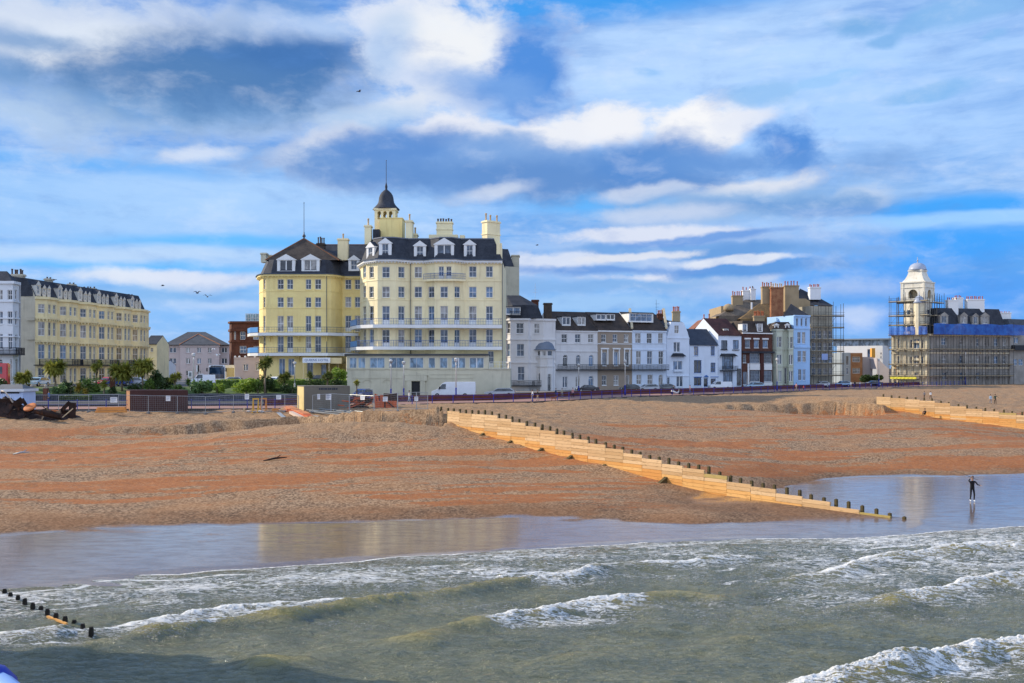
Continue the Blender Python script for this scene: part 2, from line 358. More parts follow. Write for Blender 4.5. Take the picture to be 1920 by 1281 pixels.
# groynes: plan lines and plank tops, from the picture
G1A, G1B = np.array((-6.16, 100.)), np.array((23.5, 60.))
G2A, G2B = np.array((53.6, 145.)), np.array((53.6+26*.63, 145-26*.78))
def on_line(A, B, px):
    r = (px-CX)/FPX; d = B-A
    t = (r*A[1]-A[0])/(d[0]-r*d[1]); return t, A+d*t
def zat(Y, py): return HC-(py-HZ)/FPX*Y
def gl(A, B, lst):
    out = []
    for px, py in lst:
        t, q = on_line(A, B, px); out.append((t, q[0], q[1], zat(q[1], py)))
    return out
g1base = gl(G1A, G1B, [(846, 791), (854, 799), (908, 815), (962, 828), (1020, 845), (1073, 857), (1136, 874), (1205, 889), (1320, 913), (1382, 925), (1476, 946), (1539, 955), (1601, 962), (1690, 972)])
g1top = gl(G1A, G1B, [(820, 769), (843, 772), (914, 777), (966, 792), (1013, 802), (1080, 822), (1145, 841), (1213, 860), (1286, 877), (1320, 883), (1361, 899), (1404, 910), (1448, 920), (1495, 930), (1539, 941), (1607, 957), (1664, 971), (1700, 982)])
g2base = gl(G2A, G2B, [(1659, 764), (1690, 770), (1726, 778), (1798, 789), (1920, 805), (2000, 822), (2100, 845)])
g2top = gl(G2A, G2B, [(1640, 743), (1700, 748), (1745, 752), (1789, 761), (1857, 771), (1920, 778), (2000, 793), (2100, 812)])
def interp(tab, t): return np.interp(t, [r[0] for r in tab], [r[3] for r in tab])
def pts(lst): return [tuple(G(px, py, z)) for px, py, z in lst]
sea_floor = [(-30, 20, -2.), (0, 20, -2.2), (40, 20, -2.2), (-60, 30, -1.2), (0, 32, -1.3), (30, 38, -1.), (60, 45, -1.2)]
Lp = pts([(0, 1130, -.14), (300, 1105, -.2), (700, 1075, -.2), (1200, 1048, -.25), (1500, 1012, -.1),
  (0, 1098, .02), (250, 1073, 0), (480, 1060, 0), (850, 1035, 0), (1000, 1026, 0), (1300, 1009, 0), (1500, 992, .02), (1660, 978, .04),
  (20, 1000, .36), (150, 985, .4), (480, 970, .42), (850, 963, .42), (1040, 962, .38), (1300, 967, .52), (1500, 966, .5), (1400, 982, .3), (1570, 976, .3),
  (-300, 1010, .5), (-300, 950, 1.2), (-400, 880, 2.), (-300, 820, 3.2), (-300, 790, 3.7),
  (100, 930, .95), (500, 920, .98), (900, 915, .9), (1200, 925, .55), (100, 870, 1.75), (500, 862, 1.8), (800, 856, 1.75), (1000, 858, 1.45), (300, 840, 2.1), (700, 825, 2.45),
  (845, 797, 3.3), (780, 799, 3.15), (700, 799, 3.05), (620, 800, 2.95), (550, 801, 2.85), (400, 806, 2.6), (200, 818, 2.35), (0, 830, 2.2),
  (842, 776, 4.5), (780, 778, 4.35), (700, 783, 4.05), (620, 787, 3.75), (550, 790, 3.5), (400, 795, 3.15), (200, 790, 3.4), (0, 794, 3.4),
  (0, 778, 3.85), (200, 772, 3.95), (400, 769, 3.98), (560, 770, 4.0), (700, 767, 4.15), (800, 765, 4.4)])+[(-80, 150, 4.), (-40, 150, 3.95), (-10, 150, 3.9), (-120, 130, 4.), (20, 175, 3.9), (-90, 190, 4.), (0, 190, 4.)]
Lp += [(r[1], r[2], r[3]) for r in g1base]+sea_floor
Mp = pts([(1000, 757, 4.05), (1100, 752, 4.1), (1200, 748, 4.15), (1300, 744, 4.2), (1400, 741, 4.15),
  (1100, 770, 3.6), (1000, 775, 3.75), (1300, 770, 3.2), (1200, 798, 2.9), (1300, 812, 2.4), (1100, 803, 3.0),
  (1400, 785, 2.8), (1400, 825, 2.1), (1400, 862, 1.35), (1400, 890, .85), (1500, 905, .33), (1560, 893, .34), (1700, 890, .34), (1920, 885, .34), (2200, 880, .3),
  (1560, 868, .85), (1700, 860, 1.), (1900, 858, .95), (1700, 824, 1.8), (1900, 830, 1.6), (1600, 794, 2.55), (1700, 795, 2.45), (1500, 780, 2.85),
  (1660, 769, 3.0), (1560, 769, 2.95), (1480, 768, 3.0), (1400, 767, 3.2), (1645, 743, 4.9), (1600, 744, 4.8), (1560, 746, 4.6), (1480, 751, 4.15), (1400, 757, 3.7),
  (1823, 940, .03), (1650, 950, .04), (1920, 960, -.02), (1750, 970, 0.), (1920, 985, -.05), (2200, 930, 0), (1700, 1000, -.1), (1920, 1020, -.2), (1600, 920, .16), (1800, 905, .22), (1920, 905, .2)])
Mp += [(r[1], r[2], r[3]) for r in g2base]+sea_floor+[(20, 185, 4.), (50, 205, 4.), (75, 235, 4.), (0, 160, 3.9), (-10, 140, 4.1)]
for r in g1top[:-2]:
    t = r[0]; Mp.append((r[1]+.6, r[2]+.5, max(.08, r[3]-(.25+1.0*max(0, t-.45)*1.6))))
Cp = pts([(1700, 742, 4.4), (1800, 738, 4.35), (1900, 732, 4.4), (1760, 727, 4.3), (1900, 722, 4.35), (1850, 757, 3.8), (1920, 762, 3.5), (2000, 775, 3.1), (2000, 740, 4.1), (2200, 800, 2.2), (2200, 750, 3.7), (2300, 850, 1.)])
for r in g2top: Cp.append((r[1]+.6, r[2]+.5, r[3]-.3))
Cp += [(115, 280, 4.2), (160, 320, 4.2), (70, 240, 4.1), (60, 200, 4.2), (120, 90, .3), (150, 150, 3.), (45, 175, 4.15)]
fL, fM, fC = tps(Lp), tps(Mp), tps(Cp)
def side(A, B, X, Y):
    d = (B-A)/np.linalg.norm(B-A); t = (X-A[0])*d[0]+(Y-A[1])*d[1]; L = np.linalg.norm(B-A)
    q = (X-A[0])*(-d[1])+(Y-A[1])*d[0]                # left of A->B is positive = far side
    beyond = np.maximum(np.maximum(-t-1., t-L-.5), 0)
    e = .12+.55*beyond
    return sstep(-e, e, q-.75*np.exp(-beyond)), t, q, L
def seg_field(poly, X, Y):
    """signed distance (positive shoreward) and running length along a polyline"""
    best = np.full(X.shape, 1e9); sgn = np.ones(X.shape); run = np.zeros(X.shape); s0 = 0.
    for (a, b) in zip(poly[:-1], poly[1:]):
        a = np.array(a); b = np.array(b); d = b-a; L = np.hypot(*d)
        t = np.clip(((X-a[0])*d[0]+(Y-a[1])*d[1])/L**2, 0, 1)
        ex = X-(a[0]+d[0]*t); ey = Y-(a[1]+d[1]*t); dist = np.hypot(ex, ey); k = dist < best
        best = np.where(k, dist, best); sgn = np.where(k, np.where(-ex*d[1]+ey*d[0] > 0, 1, -1), sgn); run = np.where(k, s0+t*L, run); s0 += L
    return best*sgn, run/s0
def gp(lst, z=.25): return [tuple(G(x, y, z))[:2] for x, y in lst]
def beach_z(X, Y, rough=True):
    X = np.asarray(X, float); Y = np.asarray(Y, float)
    zl, zm, zc = fL(X, Y), fM(X, Y), fC(X, Y)
    w1, t1, q1, L1 = side(G1A, G1B, X, Y); w2, t2, q2, L2 = side(G2A, G2B, X, Y)
    z = zl*(1-w1)+(zm*(1-w2)+zc*w2)*w1
    z = np.minimum(z, 5.)
    z = np.where(z < 0, z, np.where(z < .42, .16*z, np.where(z < 1.1, .0672+(z-.42)*(1.1-.0672)/.68, z)))
    for line, amp in SCARPS:                     # wave-cut steps in the shingle bank
        q, s_ = seg_field(line, X+.5*fbm(X*.4, Y*.4, 3, 82), Y+.9*fbm(X*.3, Y*.3, 3, 83)); A_ = np.interp(s_, [a[0] for a in amp], [a[1] for a in amp])*np.where((s_ <= 0) | (s_ >= 1), 0, 1)*np.where(X*0+q1 < .3, 1, 0 if line is SCARPS[0][0] else 1)
        z = z+A_*(sstep(-.3, .3, q)-.5)*np.exp(-(q/2.6)**2)
    if rough:
        dx = .6
        amp = np.clip((z-.5)/1.5, 0, 1)
        z = z+amp*(.16*fbm(X*.22, Y*.45, 3, 3)+.10*fbm(X*.9, Y*1.3, 3, 9))
        up = sstep(2.9, 3.8, z)*sstep(4.6, 4.2, z)
        z = z+up*(.2*fbm(X*.8, Y*.8, 3, 31)+.07*fbm(X*2.6, Y*2.6, 2, 35))
        z = z+sstep(3., .6, z)*sstep(.15, .8, z)*.05*np.sin(Y*1.1+3*fbm(X*.05, Y*.1, 2, 5)*3)
    return z
def _sc(l): return [tuple(G(*a))[:2] for a in l]
SCARPS = [(_sc([(150, 808, 2.7), (300, 805, 2.8), (400, 801, 2.9), (550, 796, 3.1), (620, 794, 3.35), (700, 791, 3.6), (780, 789, 3.75), (850, 787, 3.9)]), [(0, 0), (.2, .8), (.45, 1.5), (.7, 2.1), (1, 2.4)]),
  (_sc([(1300, 771, 2.9), (1400, 763, 3.4), (1480, 761, 3.6), (1560, 758, 3.8), (1655, 758, 4.0)]), [(0, 0), (.25, .9), (.6, 1.9), (1, 2.3)])]
def bz(x, y): return float(beach_z(np.array([x]), np.array([y]))[0])
# promenade edge, plan
PROM = [(-170, 112.), (-62, 118.), (-29, 122.), (-11, 139.), (3.2, 146.7), (24.7, 177), (50.5, 201), (69, 225), (115, 272), (160, 318), (230, 380)]
ZPR = 4.2; ZRD = 4.4
def grid_mesh(name, X, Y, Z, mat, attrs=None, smooth=True):
    r, c = X.shape
    me = bpy.data.meshes.new(name)
    co = np.stack([X, Y, Z], -1).reshape(-1, 3).astype(np.float32)
    i = np.arange(r*c).reshape(r, c)
    q = np.stack([i[:-1, :-1], i[:-1, 1:], i[1:, 1:], i[1:, :-1]], -1).reshape(-1, 4)
    me.vertices.add(r*c); me.vertices.foreach_set('co', co.ravel())
    me.loops.add(q.size); me.loops.foreach_set('vertex_index', q.ravel().astype(np.int32))
    me.polygons.add(len(q)); me.polygons.foreach_set('loop_start', (np.arange(len(q))*4).astype(np.int32))
    me.polygons.foreach_set('use_smooth', np.full(len(q), smooth))
    me.update(calc_edges=True)
    for k, a in (attrs or {}).items():
        at = me.attributes.new(k, 'FLOAT', 'POINT'); at.data.foreach_set('value', a.reshape(-1).astype(np.float32))
    me.materials.append(mat)
    o = bpy.data.objects.new(name, me); COL.objects.link(o)
    return o
# ---- beach
rr = np.concatenate([np.linspace(-1.3, -.62, 30), np.linspace(-.6, .6, 560), np.linspace(.62, 1.3, 30)])
py_rows = np.concatenate([np.linspace(1500, 1120, 20), np.linspace(1115, 1000, 60), np.linspace(999, 800, 170), np.linspace(799, 735, 150), np.linspace(734, 716, 30)])
Yr = FPX*(HC-np.interp(py_rows, [716, 745, 770, 800, 860, 960, 1100, 1500], [4.2, 4.3, 4., 2.9, 1.6, .3, -.1, -.5]))/(py_rows-HZ)
Yr = np.sort(Yr)
Xg = rr[None, :]*Yr[:, None]; Yg = np.repeat(Yr[:, None], len(rr), 1)
Zg = beach_z(Xg, Yg)
# under the promenade the beach stays low
pe = np.interp(Xg, [p[0] for p in PROM], [p[1] for p in PROM])
Zg = np.where(Yg > pe-.6, np.minimum(Zg, 3.6), Zg)
w1, t1, q1, L1 = side(G1A, G1B, Xg, Yg)
pale = sstep(2.6, 3.9, Zg)
damp = sstep(.62, .08, Zg+.25*fbm(Xg*.2, Yg*.5, 4, 61))
wetline = .085+.07*fbm(Xg*.12, Yg*.3, 4, 50)+.06*fbm(Xg*.5, Yg*.9, 4, 57)
wet = sstep(.09, -.035, Zg-wetline)
wet = wet*(1-.95*np.exp(-((Xg-17)/7.5)**2-((Yg-63.5)/4.)**2)*(1-w1))
flat = np.maximum(wet, sstep(.75, .35, Zg)*.35)
# streaks of bare sand between shingle: long noise along the shore, on the lower beach
al = Xg*.95+Yg*.31; ac = -Xg*.31+Yg*.95
st = fbm(al*.045+.5*fbm(al*.1, ac*.2, 2, 71), ac*.42, 4, 70)*1.0+.5*fbm(al*.25, ac*1.3, 3, 75)
sand = sstep(-.10, .28, st+.18*sstep(2.2, 1., Zg)-.12+.30*np.exp(-((Zg-2.05)/.5)**2)*(Xg < 5)-.5*sstep(2.9, 3.4, Zg)+.12*w1)
sand = sand*sstep(.1, .5, Zg)
# long sandy hollow under the bank at left
def m_beach():
    m, nt, b = newmat('shingle')
    pos = objcoord(nt)
    at = lambda k: nd(nt, 'ShaderNodeAttribute', attribute_name=k).outputs['Fac']
    g1 = noise_n(nt, pos, 14., 3, .75).outputs[0]; g2 = noise_n(nt, pos, 3.2, 3, .7).outputs[0]; g3 = noise_n(nt, pos, .25, 4, .6).outputs[0]
    vor = nd(nt, 'ShaderNodeTexVoronoi'); vor.inputs['Scale'].default_value = 8.; nt.links.new(pos, vor.inputs['Vector'])
    peb = mixc(nt, maprange(nt, vor.outputs['Color'], .12, .9), (.13, .078, .044), (.47, .31, .18))
    peb = mixc(nt, math_n(nt, 'MULTIPLY', maprange(nt, g1, .32, .55, 1., 0.), .6), peb, (.11, .07, .048))
    peb = mixc(nt, math_n(nt, 'MULTIPLY', maprange(nt, g3, .35, .7), .5), peb, (.40, .20, .085))
    snd = mixc(nt, maprange(nt, g2, .3, .7), (.26, .086, .028), (.40, .155, .052))
    snd = mixc(nt, math_n(nt, 'MULTIPLY', maprange(nt, g1, .52, .68), .55), snd, (.50, .36, .24))
    snd = mixc(nt, math_n(nt, 'MULTIPLY', maprange(nt, g1, .42, .3), .5), snd, (.14, .055, .022))
    g4 = noise_n(nt, mapping_n(nt, pos, (.5, 1.5, 1), (0, 0, R(-14))), 1.1, 6, .72).outputs[0]
    sf = math_n(nt, 'MULTIPLY_ADD', at('sand'), .85, math_n(nt, 'ADD', math_n(nt, 'MULTIPLY', math_n(nt, 'SUBTRACT', g2, .5), 1.3), math_n(nt, 'MULTIPLY', math_n(nt, 'SUBTRACT', g4, .5), 2.4)), True)
    dry = mixc(nt, maprange(nt, sf, .25, .8), peb, snd); dry = mixc(nt, math_n(nt, 'MULTIPLY', at('pale'), .3), dry, mixc(nt, maprange(nt, g1, .3, .7), (.24, .15, .08), (.52, .35, .19))); dry = mixc(nt, math_n(nt, 'MULTIPLY', at('damp'), .75), dry, mixc(nt, 1., dry, (.55, .48, .45), 'MULTIPLY'))
    wetc = mixc(nt, maprange(nt, g2, .3, .7), (.15, .085, .048), (.26, .165, .10)); wetc = mixc(nt, math_n(nt, 'MULTIPLY', maprange(nt, g4, .55, .36), .5), wetc, (.08, .045, .028)); wetc = mixc(nt, math_n(nt, 'MULTIPLY', maprange(nt, g1, .40, .30), .7), wetc, (.05, .035, .03))
    wf = math_n(nt, 'ADD', at('wet'), math_n(nt, 'MULTIPLY', math_n(nt, 'MULTIPLY', math_n(nt, 'SUBTRACT', g1, .55), 2.4), math_n(nt, 'SUBTRACT', 1.18, at('wet'))), None, True)
    wfs = maprange(nt, wf, .3, .75)
    nt.links.new(mixc(nt, wfs, dry, wetc), b.inputs['Base Color'])
    nt.links.new(maprange(nt, wf, .35, .95, .85, .09), b.inputs['Roughness'])
    nt.links.new(maprange(nt, wf, .3, .9, .12, .6, False), b.inputs['Specular IOR Level'])
    nt.links.new(math_n(nt, 'MULTIPLY', maprange(nt, wf, .4, .9, 0., .95), maprange(nt, g4, .34, .6, .45, 1.)), b.inputs['Coat Weight']); b.inputs['Coat Roughness'].default_value = .11; b.inputs['Coat IOR'].default_value = 1.45; b.inputs['Coat Tint'].default_value = (1., .94, .84, 1)
    bn = nt.nodes.new('ShaderNodeBump'); bn.inputs['Distance'].default_value = .10
    nt.links.new(maprange(nt, wf, .2, .9, .32, .16), bn.inputs['Strength'])
    g5 = noise_n(nt, mapping_n(nt, pos, (.35, 1.6, 1), (0, 0, R(-14))), 1.6, 4, .6).outputs[0]
    hh = math_n(nt, 'ADD', math_n(nt, 'MULTIPLY', g5, .8), math_n(nt, 'ADD', math_n(nt, 'MULTIPLY', g1, .6), math_n(nt, 'MULTIPLY', g2, .7)))
    nt.links.new(hh, bn.inputs['Height']); nt.links.new(bn.outputs[0], b.inputs['Normal'])
    return m
beach = grid_mesh('beach', Xg, Yg, Zg, m_beach(), {'wet': wet, 'sand': sand, 'damp': damp, 'pale': pale}); struct(beach)
# ---- sea
S1 = gp([(-200, 1112), (0, 1102), (50, 1096), (125, 1091), (165, 1082), (225, 1075), (340, 1075), (410, 1067), (490, 1063), (600, 1057), (675, 1051), (750, 1042), (850, 1037), (960, 1027), (1040, 1026), (1145, 1020), (1235, 1012), (1310, 1010), (1435, 1009), (1585, 1008), (1710, 1000), (1920, 985), (2200, 970)], 0.)
WAVES = [ # crest, height, width front/back, height profile along, foam profile along
 (gp([(120, 1182), (200, 1166), (300, 1152), (400, 1135), (500, 1125), (600, 1117), (725, 1110), (800, 1100)]), .26, .4, .8, [(0, 0), (.15, 1), (.8, 1), (1, 0)], [(0, .5), (.2, 1.), (.55, .95), (.75, .6), (1, .5)]),
 (gp([(60, 1212), (140, 1206), (225, 1192), (260, 1180), (325, 1170), (425, 1155), (525, 1147), (575, 1137), (645, 1132), (725, 1122), (830, 1107), (875, 1095), (950, 1086), (1035, 1074), (1075, 1070), (1130, 1054), (1260, 1046), (1400, 1035)]), .36, .34, .7, [(0, .3), (.12, .9), (.3, 1.2), (.55, .9), (.6, .6), (.7, 1.), (.8, .7), (1, .4)], [(0, .3), (.12, .3), (.3, .12), (.42, .45), (.58, .15), (.63, 1.), (.74, .8), (.8, .3), (.88, .9), (1, .8)]),
 (gp([(500, 1232), (625, 1202), (750, 1188), (830, 1170), (895, 1156), (960, 1143), (1035, 1136), (1110, 1126), (1205, 1117), (1240, 1112), (1280, 1107), (1330, 1110), (1400, 1104)]), .40, .42, 1.1, [(0, .25), (.3, .55), (.42, .9), (.75, 1.1), (.88, 1.), (1, .1)], [(0, 0), (.38, .1), (.43, 1), (.76, 1), (.79, .15), (.9, .05), (1, .1)]),
 (gp([(1340, 1110), (1375, 1101), (1435, 1092), (1500, 1080), (1560, 1062), (1625, 1047), (1700, 1037), (1810, 1027), (1920, 1015), (2100, 1000)]), .36, .5, 1.1, [(0, .2), (.2, .7), (.4, 1), (1, 1)], [(0, .1), (.15, .3), (.28, .9), (1, .95)]),
 (gp([(1560, 1137), (1640, 1125), (1680, 1117), (1750, 1103), (1810, 1090), (1870, 1082), (1920, 1078), (2100, 1058)]), .42, .5, 1.1, [(0, .2), (.15, .9), (.3, 1), (1, 1)], [(0, .05), (.16, .15), (.24, .9), (1, 1.)]),
 (gp([(1500, 1290), (1540, 1274), (1600, 1257), (1660, 1246), (1740, 1231), (1800, 1221), (1860, 1211), (1920, 1203), (2100, 1178)]), .55, .42, .9, [(0, .3), (.15, .8), (.3, 1), (1, 1.1)], [(0, .55), (.1, .95), (1, .95)]),
 (gp([(1240, 1212), (1310, 1204), (1400, 1189), (1460, 1181), (1530, 1183), (1600, 1178)]), .2, .8, 1.2, [(0, 0), (.4, 1), (1, 0)], [(0, 0), (1, 0)]),
 (gp([(950, 1240), (1060, 1222), (1150, 1212), (1230, 1213)]), .16, .7, 1.2, [(0, 0), (.4, 1), (1, 0)], [(0, 0), (.5, .1), (1, 0)]),
 (gp([(300, 1262), (420, 1240), (480, 1231), (560, 1232), (700, 1262)]), .26, .7, 1.4, [(0, 0), (.5, 1), (1, 0)], [(0, 0), (1, 0)]),
 (gp([(-40, 1186), (40, 1180), (110, 1174), (150, 1172)]), .3, .4, 1., [(0, 1), (.8, 1), (1, .2)], [(0, .7), (.7, .8), (1, .4)])]
rs = np.concatenate([np.linspace(-1.5, -.6, 25), np.linspace(-.585, .585, 760), np.linspace(.6, 1.5, 25)])
Ys = np.concatenate([[-500, -150, -40, 0, 12], FPX*HC/(np.linspace(1440, 1300, 24)-HZ), FPX*HC/(np.linspace(1298, 960, 430)-HZ), FPX*HC/(np.linspace(956, 900, 20)-HZ)])
Xs = rs[None, :]*np.maximum(Ys, 20)[:, None]; Yv = np.repeat(Ys[:, None], len(rs), 1)
Zs = np.zeros_like(Xs); foam = np.zeros_like(Xs)
wx = Xs+.6*fbm(Xs*.35, Yv*.35, 3, 11); wy = Yv+.7*fbm(Xs*.35+40, Yv*.35, 3, 12)
for crest, h, wf_, wb_, hp, fp in WAVES:
    q, s = seg_field(crest, wx, wy)
    H_ = h*np.interp(s, [p[0] for p in hp], [p[1] for p in hp])*(1+.5*fbm(Xs*.6, Yv*.3, 2, 21))
    ends = np.where((s <= 0) | (s >= 1), np.exp(-(q/1.)**2), 1)
    prof = np.where(q > 0, np.exp(-(q/wf_)**2), np.exp(-(q/wb_)**2))-.28*np.exp(-((q-1.3)/.8)**2)
    F = np.interp(s, [p[0] for p in fp], [p[1] for p in fp])
    Zs += H_*prof
    bub = np.abs(fbm(Xs*6, Yv*6, 3, 77))
    Zs += .12*h*F*np.exp(-((q+.1)/.45)**2)*(bub*2.2)
    foam = np.maximum(foam, F*1.15*np.exp(-((q-.12)/.36)**2))
    foam = np.maximum(foam, F*.74*np.where(q < 0, np.exp(q/2.2), np.exp(-(q/.8)**2)))
qs, ss = seg_field(S1, Xs+.25*fbm(Xs*.5, Yv*.5, 4, 15), Yv+.3*fbm(Xs*.5+9, Yv*.5, 4, 16))
pxv = CX+FPX*Xs/np.maximum(Yv, 1); pyv = HZ+FPX*HC/np.maximum(Yv, 1)
foam = np.maximum(foam, .95*np.exp(-((qs+.10)/.16)**2))
zone = sstep(.0, -.5, qs)*(.47+.30*fbm(Xs*.15, Yv*.6, 3, 25))
calm = np.interp(pxv, [0, 500, 1000, 1500, 1920], [1160, 1130, 1085, 1075, 1085])
zone *= sstep(45, -25, pyv-calm)
zone = np.maximum(zone, (.42+.2*fbm(Xs*.2, Yv*.6, 3, 26))*sstep(1150, 1550, pxv)*sstep(1180, 1120, pyv)*(qs < -.3))
zone = np.maximum(zone, (.26+.3*fbm(Xs*.12, Yv*.5, 3, 27))*sstep(1330, 1080, pyv)*(qs < -.3))
for off_, fo_ in ((-1.5, .9), (-3.1, .8), (-5.2, .85), (-7.6, .72), (-10.2, .7)):   # thin lines of spent foam behind the swash
    ql = qs-off_+.9*fbm(Xs*.12, Yv*.2, 3, int(60-off_*7)); foam = np.maximum(foam, fo_*sstep(-.1, .25, fbm(Xs*.16+off_, Yv*.1, 2, 90)+.12)*np.exp(-(ql/.16)**2))
foam = np.maximum(foam, zone)
def patch(x, y, rx, ry, v):
    global foam
    foam = np.maximum(foam, v*np.exp(-(((pxv-x)/rx)**2+((pyv-y)/ry)**2)))
for a in [(1060, 1163, 170, 18, .55), (470, 1108, 260, 22, .45), (700, 1090, 200, 16, .45), (300, 1125, 140, 18, .5), (1250, 1035, 250, 16, .5), (1780, 1120, 170, 28, .5), (1650, 1075, 260, 20, .45), (640, 1170, 150, 12, .32), (1750, 1262, 200, 20, .7), (60, 1078, 60, 8, .6), (1560, 1030, 300, 16, .48), (1380, 1060, 160, 14, .36), (1130, 1185, 160, 10, .25), (1010, 1205, 60, 10, .25)]: patch(*a)
near = sstep(60, 30, Yv)
depth = sstep(.3, -3., qs)
rip = .13*fbm(Xs*.5+.25*Yv, Yv*1.25, 3, 41)+.075*fbm(Xs*1.2+.5*Yv, Yv*2.7, 3, 45)
Zs += depth*rip+.16*depth*fbm(Xs*.12, Yv*.3, 2, 47)
Zs = np.where(Yv < 12, Zs*0, Zs)
Zs += .012*sstep(-1., 0., -qs)-.04
Zs = np.where(qs > .0, -.14, Zs)                        # past the swash line the water dips under the sand
wr = sstep(1450, 1560, pxv)*sstep(1012, 1000, pyv)      # pools lie to the right of the near groyne
def m_sea():
    m, nt, b = newmat('sea_water')
    pos = objcoord(nt); fo = nd(nt, 'ShaderNodeAttribute', attribute_name='foam').outputs['Fac']
    rot = mapping_n(nt, pos, (.42, 1.5, 1), (0, 0, R(-17)))
    n1 = noise_n(nt, rot, 2.2, 6, .68, 1.2).outputs[0]; n2 = noise_n(nt, rot, 6.5, 4, .65, .6).outputs[0]; n3 = noise_n(nt, pos, .35, 3, .6).outputs[0]
    vein = maprange(nt, math_n(nt, 'ABSOLUTE', math_n(nt, 'SUBTRACT', n1, .5)), .0, .085, 1., 0.)
    vein2 = maprange(nt, math_n(nt, 'ABSOLUTE', math_n(nt, 'SUBTRACT', n2, .5)), .0, .075, 1., 0.)
    lace = math_n(nt, 'ADD', math_n(nt, 'MULTIPLY', vein, .34), math_n(nt, 'ADD', math_n(nt, 'MULTIPLY', vein2, .2), math_n(nt, 'MULTIPLY', n2, .55)))
    th = math_n(nt, 'SUBTRACT', .97, math_n(nt, 'MULTIPLY', fo, .95))
    ff = maprange(nt, math_n(nt, 'SUBTRACT', lace, th), -.06, .13)
    ff = math_n(nt, 'MULTIPLY', ff, maprange(nt, fo, .03, .14))
    deepc = mixc(nt, maprange(nt, n3, .35, .65), (.14, .155, .108), (.20, .203, .125))
    zc = nt.nodes.new('ShaderNodeSeparateXYZ'); nt.links.new(pos, zc.inputs[0])
    deepc = mixc(nt, math_n(nt, 'MULTIPLY', maprange(nt, zc.outputs[2], .06, .36), .8), deepc, (.36, .30, .10))
    nt.links.new(mixc(nt, ff, deepc, (.84, .84, .80)), b.inputs['Base Color'])
    nt.links.new(maprange(nt, ff, 0., 1., .10, .8, False), b.inputs['Roughness'])
    b.inputs['IOR'].default_value = 1.33
    nt.links.new(maprange(nt, ff, 0., 1., .5, .1, False), b.inputs['Specular IOR Level'])
    rip1 = mapping_n(nt, pos, (1.1, 2.9, 1), (0, 0, R(-12)))
    r1 = noise_n(nt, rip1, 2.0, 5, .62, .4).outputs[0]; r2 = noise_n(nt, rip1, 6.5, 3, .6, .3).outputs[0]
    bn = nt.nodes.new('ShaderNodeBump'); bn.inputs['Distance'].default_value = .30; bn.inputs['Strength'].default_value = .9
    hh = math_n(nt, 'ADD', math_n(nt, 'ADD', r1, math_n(nt, 'MULTIPLY', r2, .28)), math_n(nt, 'MULTIPLY', ff, .35))
    nt.links.new(hh, bn.inputs['Height']); nt.links.new(bn.outputs[0], b.inputs['Normal'])
    return m
sea = grid_mesh('sea', Xs, Yv, Zs, m_sea(), {'foam': foam}); struct(sea)
# ---- land behind: one sheet to the horizon, road, promenade
gm = paint('land', (.11, .10, .085), .2, .9, .2)
mb = MB()
mb.v = []; far = 6000
strip = [(x, y+1.5) for x, y in PROM]
strip = [(-6000, 112.)]+strip+[(6000, 2500.)]
for a, b in zip(strip[:-1], strip[1:]): mb.quad((a[0], a[1], ZPR-.35), (b[0], b[1], ZPR-.35), (b[0]*1.0, 7000, ZPR-.35), (a[0], 7000, ZPR-.35))
struct(mb.build('ground', gm))
def offs(poly, d):
    out = []
    for i, p in enumerate(poly):
        a = Vector(poly[max(i-1, 0)]); b = Vector(poly[min(i+1, len(poly)-1)]); t = (b-a).normalized(); n = Vector((-t.y, t.x))
        q = Vector(p)+n*d; out.append((q.x, q.y))
    return out
def ribbon(name, d0, d1, z0, z1, mat, kerb=None):
    mb = MB(); A = offs(PROM, d0); B = offs(PROM, d1)
    for i in range(len(A)-1):
        mb.quad((*A[i], z1), (*A[i+1], z1), (*B[i+1], z1), (*B[i], z1))
        mb.quad((*A[i], z0), (*A[i+1], z0), (*A[i+1], z1), (*A[i], z1))
        mb.quad((*B[i+1], z0), (*B[i], z0), (*B[i], z1), (*B[i+1], z1))
    return mb.build(name, mat)
struct(ribbon('promenade', 0, 9., ZPR-2.2, ZPR, paint('prom_tarmac', (.34, .19, .15), .15, .85, .3)))
struct(ribbon('promenade_edge', -.35, -.004, ZPR-2.4, ZPR+.02, paint('prom_edge', (.07, .06, .052), .3, .9, .4)))
struct(ribbon('road', 9.4, 19., ZPR-1, ZRD, paint('road_tarmac', (.055, .055, .06), .2, .85, .2)))
struct(ribbon('pavement', 19., 45., ZPR-1, ZRD+.12, paint('paving', (.24, .22, .2), .15, .85, .3)))
